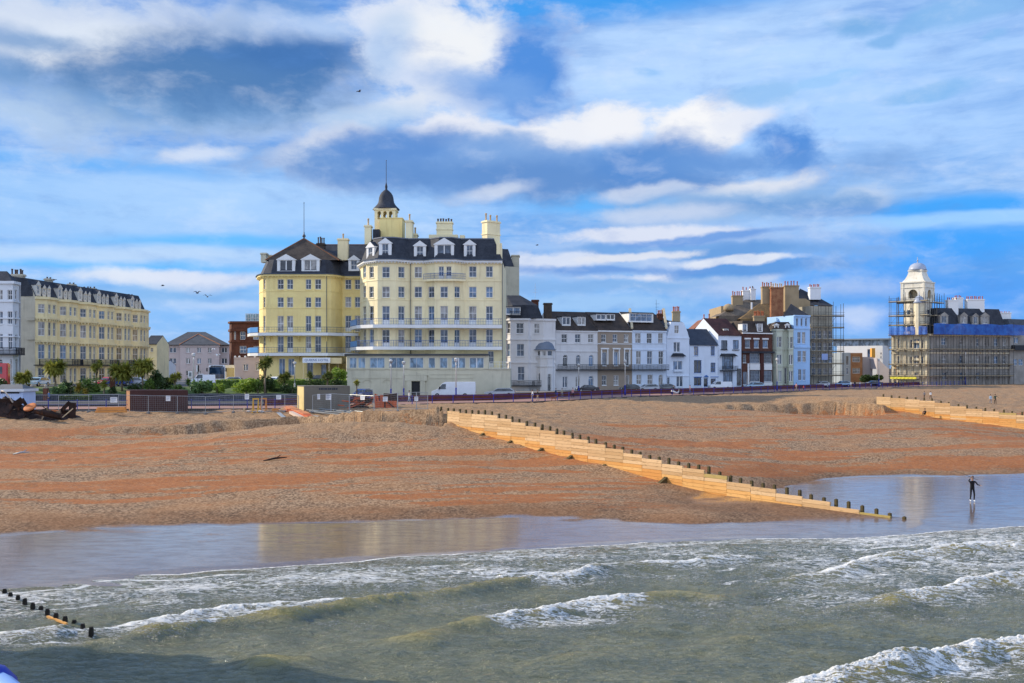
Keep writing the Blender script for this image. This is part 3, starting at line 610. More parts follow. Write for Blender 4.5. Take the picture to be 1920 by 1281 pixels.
# ------------------------------------------------------------------ architecture helpers
W.cycles.sampling_method = 'MANUAL'; W.cycles.sample_map_resolution = 256
def Zm(ox, oy, s): return lambda x, y: (ox+x/s, oy+y/s)
zA = Zm(0, 480, 4.003); zB = Zm(240, 560, 5.3375); zC = Zm(460, 290, 5.337); zD = Zm(660, 290, 5.338); zE = Zm(460, 500, 4.927)
zF = Zm(640, 480, 4.575); zG = Zm(920, 530, 5.338); zH = Zm(1100, 540, 5.82); zI = Zm(1260, 500, 4.926); zJ = Zm(1560, 460, 4.575)
def rect(z, x0, y0, x1, y1, st='sash'):
    a = z(x0, y0); b = z(x1, y1); return (a[0], a[1], b[0], b[1], st)
def px2xy(px, Y): return ((px-CX)/FPX*Y, Y)
class Fac:
    """one straight piece of a facade: plan line from p0 to p1 (left to right as seen), outward normal towards the viewer"""
    def __init__(s, p0, p1):
        s.p0 = Vector((p0[0], p0[1], 0)); s.p1 = Vector((p1[0], p1[1], 0)); d = s.p1-s.p0; s.L = d.length; s.u = d/s.L
        s.n = Vector((s.u.y, -s.u.x, 0)); s.ang = math.atan2(s.u.y, s.u.x)
    def pt(s, u, w, z): return Vector((s.p0.x+s.u.x*u+s.n.x*w, s.p0.y+s.u.y*u+s.n.y*w, z))
    def u_of(s, px, w=0.):
        r = (px-CX)/FPX; o = s.p0+s.n*w
        return (r*o.y-o.x)/(s.u.x-r*s.u.y)
    def uz(s, px, py, w=0.):
        u = s.u_of(px, w); Y = s.p0.y+s.n.y*w+s.u.y*u
        return u, HC-(py-HZ)/FPX*Y
    def z_of(s, py, u=None):
        Y = s.p0.y+s.u.y*(s.L/2 if u is None else u); return HC-(py-HZ)/FPX*Y
def segs_of(plist): return [Fac(a, b) for a, b in zip(plist[:-1], plist[1:])]
def wall(mb, f, z0, z1, holes=(), mat=0, depth=.22, u0=0., u1=None, mat2=None):
    """wall face with real openings and their reveals"""
    u1 = f.L if u1 is None else u1
    m2 = mat if mat2 is None else mat2
    hs = [(max(u0+.02, h[0]), min(u1-.02, h[1]), max(z0+.01, h[2]), min(z1-.01, h[3]), h[4] if len(h) > 4 else '') for h in holes]
    hs = [h for h in hs if h[1]-h[0] > .1 and h[3]-h[2] > .1]
    us = sorted({u0, u1, *[h[0] for h in hs], *[h[1] for h in hs]}); zs = sorted({z0, z1, *[h[2] for h in hs], *[h[3] for h in hs]})
    idx = {}
    def vid(u, z):
        k = (round(u, 4), round(z, 4))
        if k not in idx: idx[k] = len(mb.v); mb.v.append(tuple(f.pt(u, 0, z)))
        return idx[k]
    for a, b in zip(us[:-1], us[1:]):
        for c, d in zip(zs[:-1], zs[1:]):
            mu, mz = (a+b)/2, (c+d)/2
            if any(h[0] < mu < h[1] and h[2] < mz < h[3] for h in hs): continue
            mb.f.append((vid(a, c), vid(b, c), vid(b, d), vid(a, d))); mb.m.append(mat); mb.smooth.append(False)
    for (a, b, c, d, st) in hs:
        path = [(a, c), (b, c), (b, d), (a, d)]
        if 'arch' in st:
            r = (b-a)/2; uc = (a+b)/2; zs_ = d-r if d-r > c else c; hh = d-zs_
            arc = [(uc+r*math.cos(t), zs_+hh*math.sin(t)) for t in np.linspace(0, math.pi, 9)]
            path = [(a, c), (b, c)]+arc
            mb.poly([f.pt(u, 0, z) for u, z in arc[:5]]+[f.pt(b, 0, d)], mat); mb.poly([f.pt(u, 0, z) for u, z in arc[4:]]+[f.pt(a, 0, d)], mat)
        for (p, q) in zip(path, path[1:]+path[:1]):
            mb.quad(f.pt(p[0], 0, p[1]), f.pt(q[0], 0, q[1]), f.pt(q[0], -depth, q[1]), f.pt(p[0], -depth, p[1]), m2)
WCACHE = {}
def win_meshes(w, h, st, fm, gm):
    k = (round(w, 2), round(h, 2), st, fm.name, gm.name)
    if k in WCACHE: return WCACHE[k]
    fb = MB(); t = .085 if w > .7 else .06; dp = .07
    X, Z = (1, 0, 0), (0, 0, 1); Yv_ = (0, 1, 0)
    def bar(x0, x1, z0, z1, y0=0., d=dp): fb.frame_box((x0, y0, z0), X, Yv_, Z, x1-x0, d, z1-z0)
    gb = MB()
    if 'arch' in st:
        r = w/2; zs_ = max(0, h-r); hh = h-zs_
        arc = [(w/2+r*math.cos(a), zs_+hh*math.sin(a)) for a in np.linspace(0, math.pi, 9)]
        arc2 = [(w/2+(r-t)*math.cos(a), zs_+(hh-t)*math.sin(a)) for a in np.linspace(0, math.pi, 9)]
        for i in range(8):
            a, b, c, d = arc[i], arc[i+1], arc2[i+1], arc2[i]
            fb.add([(a[0], 0, a[1]), (b[0], 0, b[1]), (c[0], 0, c[1]), (d[0], 0, d[1]), (a[0], dp, a[1]), (b[0], dp, b[1]), (c[0], dp, c[1]), (d[0], dp, d[1])], [(0, 1, 2, 3), (3, 2, 6, 7), (4, 7, 6, 5), (0, 4, 5, 1)])
        bar(0, t, 0, zs_); bar(w-t, w, 0, zs_); bar(t, w-t, 0, t); bar(t, w-t, zs_-t/2, zs_+t/2, .005, dp-.01)
        gb.poly([(t*.5, .045, t*.5), (w-t*.5, .045, t*.5)]+[(x, .045, z) for x, z in arc2])
    else:
        bar(0, t, 0, h); bar(w-t, w, 0, h); bar(t, w-t, h-t, h); bar(t, w-t, 0, t*1.1)
        gb.quad((t*.5, .045, t*.5), (w-t*.5, .045, t*.5), (w-t*.5, .045, h-t*.5), (t*.5, .045, h-t*.5))
    m = .05
    if 'sash' in st: bar(t, w-t, h*.5-.04, h*.5+.04, .01, dp-.02)
    if 'sash' in st or 'mull' in st or 'door' in st: bar(w/2-m/2, w/2+m/2, t*1.1, h-t if 'arch' not in st else h*.8, .012, dp-.024)
    if 'two' in st: bar(w/2-.09, w/2+.09, t*1.1, h-t, -.01, dp+.01)
    if 'four' in st:
        for q in (.25, .5, .75): bar(w*q-m/2, w*q+m/2, t*1.1, h-t, .012, dp-.024)
        bar(t, w-t, h*.62-m/2, h*.62+m/2, .014, dp-.028)
    if 'grid' in st:
        n = max(2, int(w/.45))
        for q in range(1, n): bar(w*q/n-m/2, w*q/n+m/2, t*1.1, h-t, .012, dp-.024)
        for q in (1/3., 2/3.): bar(t, w-t, h*q-m/2, h*q+m/2, .014, dp-.028)
    if 'door' in st:
        bar(t, w-t, h*.62-.04, h*.62+.04, .01, dp-.02); bar(t, w-t, t*1.1, h*.26, .03, .03)
    a = fb.mesh('window', [fm]); b = gb.mesh('pane', [gm])
    WCACHE[k] = (a, b)
    return a, b
WRND = random.Random(5)
def place_win(parent, f, u0, u1, z0, z1, st='sash', recess=.16, fm=None, gm=None, name='window', merge=False):
    w = round(max(.3, u1-u0), 2); h = round(max(.3, z1-z0), 2)
    fm = fm or WHITE; gm = gm or WRND.choice(GLASSES)
    a, b = win_meshes(w, h, st, fm, gm)
    off = Vector(parent_off(parent))
    if merge:
        k = ('m',)+(w, h, st, fm.name, gm.name)
        if k not in WCACHE:
            mm = MB(); mm.add([tuple(v.co) for v in a.vertices], [tuple(p.vertices) for p in a.polygons], 0); mm.add([tuple(v.co) for v in b.vertices], [tuple(p.vertices) for p in b.polygons], 1)
            WCACHE[k] = mm.mesh('window', [fm, gm])
        o = bpy.data.objects.new(name, WCACHE[k])
    else: o = bpy.data.objects.new(name, a)
    COL.objects.link(o); o.parent = parent; o.location = f.pt(u0, -recess, z0)-off; o.rotation_euler = (0, 0, f.ang)
    if not merge:
        g = bpy.data.objects.new('pane', b); COL.objects.link(g); g.parent = o
    return o
def mitre(plist, d):
    out = []; n = len(plist)
    for i in range(n):
        p = Vector(plist[i]).to_2d(); t1 = (Vector(plist[i]).to_2d()-Vector(plist[i-1]).to_2d()).normalized() if i > 0 else None
        t2 = (Vector(plist[i+1]).to_2d()-Vector(plist[i]).to_2d()).normalized() if i < n-1 else None
        if t1 is None: t1 = t2
        if t2 is None: t2 = t1
        n1 = Vector((t1.y, -t1.x)); n2 = Vector((t2.y, -t2.x)); m = (n1+n2)
        m = m/max(.3, m.length_squared)*2 if m.length > .2 else n1
        q = p+m*d; out.append((q.x, q.y))
    return out
def mould(mb, plist, z0, z1, proj, mat=0, inner=-.06, ends=True):
    """continuous moulding or slab along a plan polyline"""
    A = mitre(plist, inner); B = mitre(plist, proj); n = len(A)
    v = [(*p, z0) for p in A]+[(*p, z0) for p in B]+[(*p, z1) for p in A]+[(*p, z1) for p in B]
    f = []
    for i in range(n-1):
        f += [(n+i, n+i+1, 3*n+i+1, 3*n+i), (2*n+i, 3*n+i, 3*n+i+1, 2*n+i+1), (i, i+1, n+i+1, n+i), (i+1, i, 2*n+i, 2*n+i+1)]
    if ends: f += [(0, n, 3*n, 2*n), (n-1, 2*n+n-1, 3*n+n-1, n+n-1)]
    mb.add(v, f, mat)
def railing(mb, plist, z0, h, mat=0, step=.3, r=.022, top=.035):
    pl = [Vector((p[0], p[1], 0)) for p in plist]
    for a, b in zip(pl[:-1], pl[1:]):
        L = (b-a).length
        for zz, rr in ((z0+h, top), (z0+h*.55, r), (z0+.08, r)): mb.bar(a+Vector((0, 0, zz)), b+Vector((0, 0, zz)), rr, mat)
        k = max(1, int(L/step))
        for i in range(k+1):
            p = a.lerp(b, i/k); rr = r*1.8 if i % 6 == 0 else r
            mb.bar(p+Vector((0, 0, z0)), p+Vector((0, 0, z0+h)), rr, mat, cap=False)
def facade_windows(root, segs, rects, z0, z1, mb, mat=0, recess=.16, depth=.24, fm=None, gm=None, mat2=None, wrec=None):
    """openings are assigned to the piece of facade they lie on"""
    per = [[] for _ in segs]
    for r in rects:
        xc = (r[0]+r[2])/2; best, bi = 1e9, 0
        for i, f in enumerate(segs):
            u = f.u_of(xc); e = max(0, -u, u-f.L)
            if e < best: best, bi = e, i
        f = segs[bi]; ua, za = f.uz(r[0], r[3]); ub, zb = f.uz(r[2], r[1]); st = r[4] if len(r) > 4 else 'sash'
        um = (ua+ub)/2; Ym = f.p0.y+f.u.y*um
        za = zat(Ym, r[3]); zb = zat(Ym, r[1])
        ua = max(.08, ua); ub = min(f.L-.08, ub)
        if ub-ua < .3: continue
        w = round(ub-ua, 1) if ub-ua > .8 else round(ub-ua, 2); h = round(zb-za, 1); um = (ua+ub)/2
        per[bi].append((um-w/2, um+w/2, za, za+h, st))
    for f, hs in zip(segs, per):
        wall(mb, f, z0, z1, hs, mat, depth, mat2=mat2)
    wins = []
    for f, hs in zip(segs, per):
        for h in hs:
            if root is not None and 'hole' not in h[4]: wins.append(place_win(root, f, h[0], h[1], h[2], h[3], h[4], recess, fm, gm, name='door' if 'entry' in h[4] else 'window'))
            # sill
            if 'door' not in h[4] and 'hole' not in h[4]: mb.frame_box(f.pt(h[0]-.06, -.1, h[2]-.12), f.u, f.n, (0, 0, 1), h[1]-h[0]+.12, .2, .12-.004, mat if mat2 is None else mat2)
    return per
def chimney(parent, x0, x1, ytop, ybot, Y, dep, mat, npots=0, poth=0., potmat=None, cap=True, rz=0., band=None, pots_px=None):
    """stack measured in the picture at depth Y; pots are its sub-parts"""
    X0, X1 = px2xy(x0, Y)[0], px2xy(x1, Y)[0]; z1 = zat(Y, ytop); z0 = zat(Y, ybot); mb = MB()
    cx, cy = (X0+X1)/2, Y+dep/2; hw = (X1-X0)/2; M = Matrix.Rotation(rz, 3, 'Z')
    def bx(hx, hy, za, zb): 
        o = M@Vector((-hx, -hy, 0)); mb.frame_box((cx+o.x, cy+o.y, za), M@Vector((1, 0, 0)), M@Vector((0, 1, 0)), (0, 0, 1), 2*hx, 2*hy, zb-za)
    bx(hw, dep/2, z0, z1-.32)
    if cap: bx(hw+.14, dep/2+.14, z1-.317, z1-.14); bx(hw+.05, dep/2+.05, z1-.137, z1)
    else: bx(hw, dep/2, z1-.317, z1)
    if band: bx(hw+.1, dep/2+.1, z0+(z1-z0)*band, z0+(z1-z0)*band+.18)
    o = mb.build('chimney', mat, parent)
    if npots:
        ph = poth/FPX*Y; off = Vector(parent_off(o)); r = min(.17, hw/npots*.8)
        mbp = MB(); mbp.lathe((0, 0, -.06), [(r*1.1, 0), (r*1.1, ph*.15), (r*.85, ph*.2), (r*.8, ph*.85), (r*1.05, ph*.88), (r*1.05, ph+.06)], 8)
        me = mbp.mesh('chimney_pot', [potmat or TERRA])
        for i in range(npots):
            q = bpy.data.objects.new('chimney_pot', me); COL.objects.link(q); q.parent = o
            lx = (-hw+.22)+(2*hw-.44)*(i/(npots-1) if npots > 1 else .5)
            v = M@Vector((lx, (.18 if i % 2 else -.12)*min(1, dep/1.2), 0)); q.location = Vector((cx+v.x, cy+v.y, z1))-off; q.scale = (1, 1, .85+.3*random.random())
    return o
def dormer(parent, f, x0, y0, x1, y1, wst, w=.0, back=1.8, ped=True, mat=None, roofmat=None, wmarg=.2, fm=None):
    """gabled dormer: the face x0..y1 (pixels) stands at offset w of the facade piece; its window is a sub-part"""
    mat = mat or WHITE; ua, za = f.uz(x0, y1, w); ub, zb = f.uz(x1, y0, w); um = (ua+ub)/2; Ym = f.pt(um, w, 0).y
    za, zb = zat(Ym, y1), zat(Ym, y0); hw = ub-ua; mb = MB(); ph = min(.42*hw, (zb-za)*.3) if ped else .12
    zc = zb-ph; U, N, Zv = f.u, -f.n, Vector((0, 0, 1))
    wx0, wx1, wz0, wz1 = ua+hw*wmarg, ub-hw*wmarg, za+.22, zc-.12
    f2 = Fac((f.pt(ua, w, 0).x, f.pt(ua, w, 0).y), (f.pt(ub, w, 0).x, f.pt(ub, w, 0).y))
    wall(mb, f2, za, zc, [(wx0-ua, wx1-ua, wz0, wz1)], 0, .14)
    for uu in (ua, ub): mb.quad(f.pt(uu, w, za), f.pt(uu, w, zc), f.pt(uu, w-back, zc), f.pt(uu, w-back, za), 0)
    e = .16
    if ped:
        mb.poly([f.pt(ua-e, w+.1, zc), f.pt(ub+e, w+.1, zc), f.pt(um, w+.1, zb)], 0)
        mb.poly([f.pt(ub+e, w+.1, zc-.1), f.pt(ub+e, w+.1, zc), f.pt(ua-e, w+.1, zc), f.pt(ua-e, w+.1, zc-.1)], 0)
        mb.quad(f.pt(ua-e, w+.1, zc-.1), f.pt(ub+e, w+.1, zc-.1), f.pt(ub+e, w-.02, zc-.1), f.pt(ua-e, w-.02, zc-.1), 0)
        for s, uu in ((0, ua-e), (1, ub+e)):
            mb.quad(f.pt(uu, w+.12, zc+.02), f.pt(um, w+.12, zb+.03), f.pt(um, w-back-.6, zb+.03), f.pt(uu, w-back, zc+.02), 1)
            mb.quad(f.pt(uu, w+.1, zc-.1), f.pt(uu, w+.1, zc+.02), f.pt(uu, w-back, zc+.02), f.pt(uu, w-back, zc-.1), 0)
    else:
        mb.frame_box(f.pt(ua-e, w+.12, zc), U, N, Zv, hw+2*e, back+.12, ph, 1)
    o = mb.build('dormer', [mat, roofmat or SLATE], parent)
    place_win(o, f2, wx0-ua, wx1-ua, wz0, wz1, wst, .1, fm, None, merge=True)
    return o
def ring(plist, z): return [Vector((p[0], p[1], z)) for p in plist]
def mansard(mb, plan, z0, z1, inset, mat=0, top=True, topmat=None):
    """plan: closed polygon, counter-clockwise seen from above; slopes inward by inset"""
    n = len(plan); inn = []
    for i in range(n):
        p0, p, p2 = Vector(plan[i-1]).to_2d(), Vector(plan[i]).to_2d(), Vector(plan[(i+1) % n]).to_2d()
        t1 = (p-p0).normalized(); t2 = (p2-p).normalized(); n1 = Vector((-t1.y, t1.x)); n2 = Vector((-t2.y, t2.x)); m = n1+n2
        m = m/max(.3, m.length_squared)*2; inn.append(tuple(p+m*inset))
    mb.loft(ring(plan, z0), ring(inn, z1), mat)
    if top: mb.poly(ring(inn, z1), mat if topmat is None else topmat)
    return inn
# shared materials
WHITE = paint('white_joinery', (.74, .74, .72), .06, .55, .12)
GLASS = glass('glass'); GLASSES = [GLASS]*5+[glass('glass_curtain', (.15, .14, .13), .12)]*3+[glass('glass_bluish', (.05, .09, .15), .05)]*2+[glass('glass_black', (.012, .014, .018), .05)]*2; GLASS_SKY = glass('glass_pale', (.10, .16, .22), .06)
TERRA = paint('terracotta', (.42, .12, .05), .25, .8, .3)
BUFF = paint('buff_pot', (.55, .38, .2), .2, .8, .3)
SLATE = bands('slate', (.022, .026, .036), (.05, .056, .07), scale=4.)
SLATE_BR = bands('slate_brown', (.045, .034, .028), (.10, .075, .055), scale=4.)
BLUE_IRON = paint('blue_ironwork', (.03, .10, .30), .15, .5, .2)
BLACK_IRON = paint('black_ironwork', (.015, .016, .02), .15, .5, .2)
# ------------------------------------------------------------------ the cream hotel
CREAM = paint('cream_stucco', (.86, .74, .45), .09, .75, .42, (.46, .37, .22), scale=.35)
CREAM_BOUNCE = paint('cream_stucco_bounce', (.88, .69, .29), .09, .75, .35, (.5, .34, .12), scale=.35)  # golden bounce light is put into this yellower stucco colour
STONEG = paint('podium_render', (.58, .54, .40), .1, .8, .35, (.25, .22, .16), scale=.35)
ZB = 4.0
hotel = thing('hotel', 'large cream seafront hotel with mansard roofs, blue balconies and a domed cupola', 'hotel', (-16, 180, ZB))
def X(px, Y): return px2xy(px, Y)
blk = [X(675, 179), X(687, 172.6), X(708, 170.3), X(742, 170.3), X(770, 172.2), X(797, 172.2), X(816, 170.5), X(852, 170.5), X(871, 172.2), X(942, 172.2)]
bs = segs_of(blk); zt = zat(171, 489)
rows = []
c1 = [(185, 212), (238, 278), (350, 415), (490, 545), (628, 692), (745, 795), (848, 915), (970, 1020), (1095, 1160), (1240, 1300)]
def rw(cols, y0, y1, st, dy=0): return [rect(zF, a, y0, b, y1, st) for a, b in cols]
rows += rw(c1[:5], 92, 188, 'sash')+rw([(835, 880), (900, 945)], 92, 195, 'door')+rw(c1[8:], 90, 183, 'sash')
rows += rw(c1, 262, 358, 'sash')
rows += rw(c1, 432, 590, 'door')
rows += rw(c1, 630, 782, 'door')
rows += rw([(1258, 1308)], 815, 955, 'door')
mb = MB()
facade_windows(hotel, bs, rows, ZB, zt, mb)
# right end wall, back and left return
wall(mb, Fac(blk[-1], (blk[-1][0]+.5, 190)), ZB, zt)
wall(mb, Fac((blk[0][0]+.3, 186), blk[0]), ZB, zt)
for py in (526, 562): mould(mb, blk, zat(171, py)-.08, zat(171, py)+.06, .07)
mould(mb, blk, zt-.55, zt-.25, .16)
hw_ = mb.build('wall', CREAM, hotel); mb = MB()
for px in (770, 942): q = X(px, 171.9 if px < 800 else 172); mb.bar((q[0], q[1], ZB), (q[0], q[1], zt-.3), .08, 0, 6)
q = X(612.5, 177.7); mb.bar((q[0], q[1], ZB), (q[0], q[1], zat(178, 517)), .07, 0, 6); mb.build('downpipe', [paint('downpipe', (.20, .19, .16))], hotel)
mb = MB(); mould(mb, blk, zt-.24, zt+.12, .55, 0); mould(mb, blk, zt+.123, zt+.3, .75, 1)
L = mitre(blk, .3)
for a, b in zip(L[:-1], L[1:]):       # brackets under the eaves
    a = Vector(a); b = Vector(b); k = max(1, int((b-a).length/.55)); d = (b-a).normalized(); nn = Vector((d.y, -d.x, 0))
    for i in range(k):
        p = a.lerp(b, (i+.5)/k); mb.frame_box((p.x-nn.x*.3, p.y-nn.y*.3, zt-.44), (d.x, d.y, 0), nn, (0, 0, 1), .18, .45, .2, 0)
mb.build('cornice', [WHITE, paint('lead_gutter', (.05, .07, .10), .1, .5, .2)], hotel)
# mansard of the block
ctr_plan = blk+[(blk[-1][0]+.4, 186), (blk[0][0]+.4, 186)]
mb = MB(); zm = zat(172, 446)
inn = mansard(mb, ctr_plan, zt+.3, zm, 1.5, 0, True, 0)
mb.build('roof', [SLATE], hotel)
mb = MB(); mould(mb, [(q[0], q[1]) for q in inn[:10]], zm-.05, zm+.14, .12, 0, -.2); mb.build('ridge_capping', [paint('lead', (.16, .18, .22), .15, .5, .2)], hotel)
for (x0, y0, x1, y1, st, sg, wm) in [(145, 870, 222, 1050, 'sash', 1, .24), (270, 832, 395, 1045, 'sash', 2, .24), (620, 860, 740, 1045, 'sash', 4, .22), (825, 832, 1020, 1045, 'two', 6, .14), (1120, 850, 1235, 1035, 'sash', 8, .22)]:
    a = zD(x0, y0); b = zD(x1, y1); dormer(hotel, bs[sg], a[0], a[1], b[0], b[1], st, w=-.25, back=1.9, wmarg=wm)
# balconies
bal = [X(672, 178.5), X(684, 172.4), X(708, 170.0), X(742, 170.0), X(770, 171.3), X(800, 171.0), X(818, 170.3), X(852, 170.3), X(875, 171.5), X(940, 172)]
def balcony(pl, zs, th, proj, rail_h, mat, panel=None, inner=-.5):
    mb = MB(); mould(mb, pl, zs-th, zs, proj, 0, inner); o = mb.build('balcony', [WHITE], hotel)
    mb = MB(); railing(mb, mitre(pl, proj-.08), zs, rail_h, 0, .28, .024, .045); mb.build('railing', [mat], o)
    if panel:
        q = mitre(pl, proj-.02); mb = MB()
        for i in panel:
            a, b = Vector((*q[i], zs+.08)), Vector((*q[i+1], zs+.08)); mb.quad(a, b, b+Vector((0, 0, rail_h-.1)), a+Vector((0, 0, rail_h-.1)))
        mb.build('wind_screen', [paint('blue_screen', (.10, .30, .62), .08, .35, .1)], o)
for ys in (609, 650): balcony(bal, zat(169.5, ys), .55, 1.5, 1.05, BLUE_IRON, panel=[0])
# small curved balcony over the bay
mb = MB(); pl = [X(797, 171.6), X(816, 170.3), X(852, 170.3), X(871, 171.6)]; zs = zat(170, 523)
mould(mb, pl, zs-.35, zs, .45, 0, -1.); o = mb.build('balcony', [CREAM], hotel)
mb = MB(); railing(mb, mitre(pl, .38), zs, .95, 0, .25, .026, .05); mb.build('railing', [BLUE_IRON], o)
# podium in front
pod = [X(649, 174), X(650, 166), X(916, 166)]; zp = zat(166, 667); zpl = zat(166, 691)
mb = MB(); ps = segs_of(pod)
pw = [rect(zF, a, 872, b, 970, s) for a, b, s in [(70, 130, 'mull'), (145, 205, 'mull'), (243, 372, 'mull'), (408, 538, 'mull'), (585, 705, 'mull'), (748, 805, 'plain'), (845, 910, 'plain'), (945, 1065, 'two'), (1100, 1222, 'two')]]
pw += [rect(zF, 603, 1075, 674, 1200, 'hole')]
facade_windows(hotel, ps, pw, ZB-.3, zp, mb, 0, .14, .24, None, GLASS_SKY)
lowp = [pod[-1], X(957, 166.5), X(959, 172)]
wall(mb, Fac(pod[-1], lowp[1]), ZB-.3, zpl, [(*[Fac(pod[-1], lowp[1]).u_of(v) for v in (640+1176/4.575, 640+1226/4.575)], ZB-.2, zat(166, 711), 'hole')])
wall(mb, Fac(lowp[1], lowp[2]), ZB-.3, zpl)
mb.quad(Vector((*pod[0], zp)), Vector((*pod[1], zp)), Vector((*pod[2], zp)), Vector((pod[2][0], 174, zp)))
mb.quad(Vector((*pod[2], zpl)), Vector((*lowp[1], zpl)), Vector((*lowp[2], zpl)), Vector((pod[2][0], 172.1, zpl)))
wall(mb, Fac(pod[2], (pod[2][0], 173.)), zpl, zp)
mould(mb, pod[1:], zpl-.1, zpl+.12, .12); mould(mb, [pod[2], lowp[1]], zpl-.18, zpl+.003, .15)
f = ps[1]
for (xa, xb) in ((560, 602), (676, 718)):      # door pilasters and pediment
    ua = f.u_of(640+xa/4.575); ub = f.u_of(640+xb/4.575); mb.frame_box(f.pt(ua, 0, ZB-.2), f.u, f.n, (0, 0, 1), ub-ua, .3, zat(166, 714)-ZB+.2)
ua, ub = f.u_of(640+548/4.575), f.u_of(640+735/4.575); za = zat(166, 704)
mb.frame_box(f.pt(ua, 0, za-.9), f.u, f.n, (0, 0, 1), ub-ua, .36, .88)
a, b, c = f.pt(ua-.2, .3, za), f.pt(ub+.2, .3, za), f.pt((ua+ub)/2, .3, zat(166, 697)); nn = -f.n*.35
mb.add([a, b, c, a+nn, b+nn, c+nn], [(0, 1, 2), (0, 3, 4, 1), (1, 4, 5, 2), (2, 5, 3, 0)])
for k in range(9):                               # shallow rusticated panels
    u0 = f.u_of(655+k*10.4); 
for (xa, ya, xb, yb) in [(90, 1040, 330, 1052), (355, 1040, 520, 1052), (760, 1040, 1130, 1052), (760, 1010, 1130, 1018)]:
    u0, z1_ = f.uz(*zF(xa, ya)); u1_, z0_ = f.uz(*zF(xb, yb)); mb.frame_box(f.pt(u0, 0, z0_), f.u, f.n, (0, 0, 1), u1_-u0, .07, z1_-z0_)
for xc in (222, 395):                            # little lunettes
    u0 = f.u_of(640+xc/4.575); zc = zat(166, 718); prev = None
    for i in range(9):
        t = math.pi*i/8; q = f.pt(u0+.75*math.cos(t), .05, zc+.55*math.sin(t))
        if prev is not None: mb.bar(prev, q, .06, 0)
        prev = q
podium = mb.build('podium', [STONEG], hotel)
mb = MB(); mb.box(*sorted((f.pt(f.u_of(772), 0, 0).x, f.pt(f.u_of(787.5), 0, 0).x)), 166.25, 166.35, ZB-.2, zat(166, 715.2)); mb.build('door', [paint('door_dark', (.02, .022, .025), .1, .4, .1)], podium)
mb = MB(); mb.box(X(640+1176/4.575, 166)[0]+.03, X(640+1226/4.575, 166)[0]-.03, 166.25, 166.35, ZB-.2, zat(166, 711.5)); mb.build('door', [MATS['door_dark']], podium)
mb = MB(); mould(mb, pod, zp+.004, zp+.3, .35, 0, -.8); mb.build('parapet_coping', [paint('coping_dark', (.06, .065, .07), .15, .6, .2)], podium)
# glass balustrade on the lower terrace
mb = MB(); railing(mb, [X(918, 166.4), X(955, 166.7), X(957, 171)], zpl, 1.1, 0, .5, .03, .04); mb.build('railing', [WHITE], podium)
# ---- left wing
wing = [X(486, 184), X(488.5, 180.4), X(493, 178.6), X(499, 178), X(508, 177.8), X(612, 177.8), X(621, 178.3), X(629, 179.2), X(636, 180.4), X(642, 181.6), X(680, 181.6)]
ws = segs_of(wing); zw = zat(178, 516)
cw = [(152, 186), (297, 355), (385, 441), (556, 610), (644, 699), (924, 978), (1011, 1062)]
wr = rw_ = []
def rE(cols, y0, y1, sts): return [rect(zE, a, y0, b, y1, sts if isinstance(sts, str) else s) for (a, b), s in zip(cols, [sts]*9 if isinstance(sts, str) else sts)]
wr = rE(cw, 117, 210, 'sash')+rE(cw, 283, 377, 'sash')+rE(cw, 455, 600, ['door', 'sash', 'door', 'sash', 'door', 'door', 'sash'])
wr += rE(cw, 640, 792, ['door', 'sash', 'door', 'door', 'sash', 'door', 'sash'])+rE([(310, 368), (397, 452), (570, 625)], 850, 1005, 'mull')
wr += [rect(zE, 700, 905, 760, 1040, 'door')]
mb = MB(); facade_windows(hotel, ws, wr, ZB, zw, mb)
for py in (546, 578): mould(mb, wing, zat(178, py)-.08, zat(178, py)+.05, .06)
mould(mb, wing, zw-.5, zw-.22, .14); wall(mb, Fac((wing[0][0]+.4, 196), wing[0]), ZB, zw)
mb.build('wall', CREAM_BOUNCE, hotel)
mb = MB(); mould(mb, wing, zw-.21, zw+.1, .5, 0); mould(mb, wing, zw+.103, zw+.26, .68, 1); 
L = mitre(wing, .3)
for a, b in zip(L[:-1], L[1:]):
    a = Vector(a); b = Vector(b); k = max(1, int((b-a).length/.55)); d = (b-a).normalized(); nn = Vector((d.y, -d.x, 0))
    for i in range(k):
        p = a.lerp(b, (i+.5)/k); mb.frame_box((p.x-nn.x*.3, p.y-nn.y*.3, zw-.42), (d.x, d.y, 0), nn, (0, 0, 1), .18, .4, .2, 0)
mb.build('cornice', [CREAM_BOUNCE, MATS['lead_gutter']], hotel)
mb = MB(); zk = zat(179, 487)
wplan = [wing[0], wing[2], wing[4], wing[5], wing[7], wing[9], wing[10], (wing[10][0]+1, 194), (wing[0][0], 194)]
inn = mansard(mb, wplan, zw+.26, zk, 1.15, 0, True, 0)
# hipped pyramid over the wing front, and the long roof behind
e0, e1 = inn[0], inn[4]; ap = Vector((*X(570, 184), zat(184, 447)))
base = [Vector((X(497, 179.6)[0], 179.6, zk)), Vector((X(636, 179.6)[0], 179.6, zk)), Vector((X(636, 179.6)[0]+1.5, 190, zk)), Vector((X(497, 179.6)[0], 190, zk))]
for i in range(4): mb.add([base[i], base[(i+1) % 4], ap], [(0, 1, 2)], 1)
rz_ = zat(190, 459); 
a0, a1, b0, b1 = Vector((X(575, 184)[0], 184, zk)), Vector((X(690, 184)[0], 184, zk)), Vector((X(580, 190)[0], 190, rz_)), Vector((X(700, 190)[0], 190, rz_))
mb.quad(a0, a1, b1, b0, 0); mb.quad(b0, b1, Vector((b1.x, 196, zk)), Vector((b0.x, 196, zk)), 0)
mb.build('roof', [SLATE, SLATE_BR], hotel)
mb = MB()
for p in (base[0], base[1]): mb.bar(p, ap, .11, 0)
mb.bar(b0, b1, .12, 0); mb.build('ridge_capping', [paint('ridge_tile', (.22, .09, .04), .2, .8, .2)], hotel)
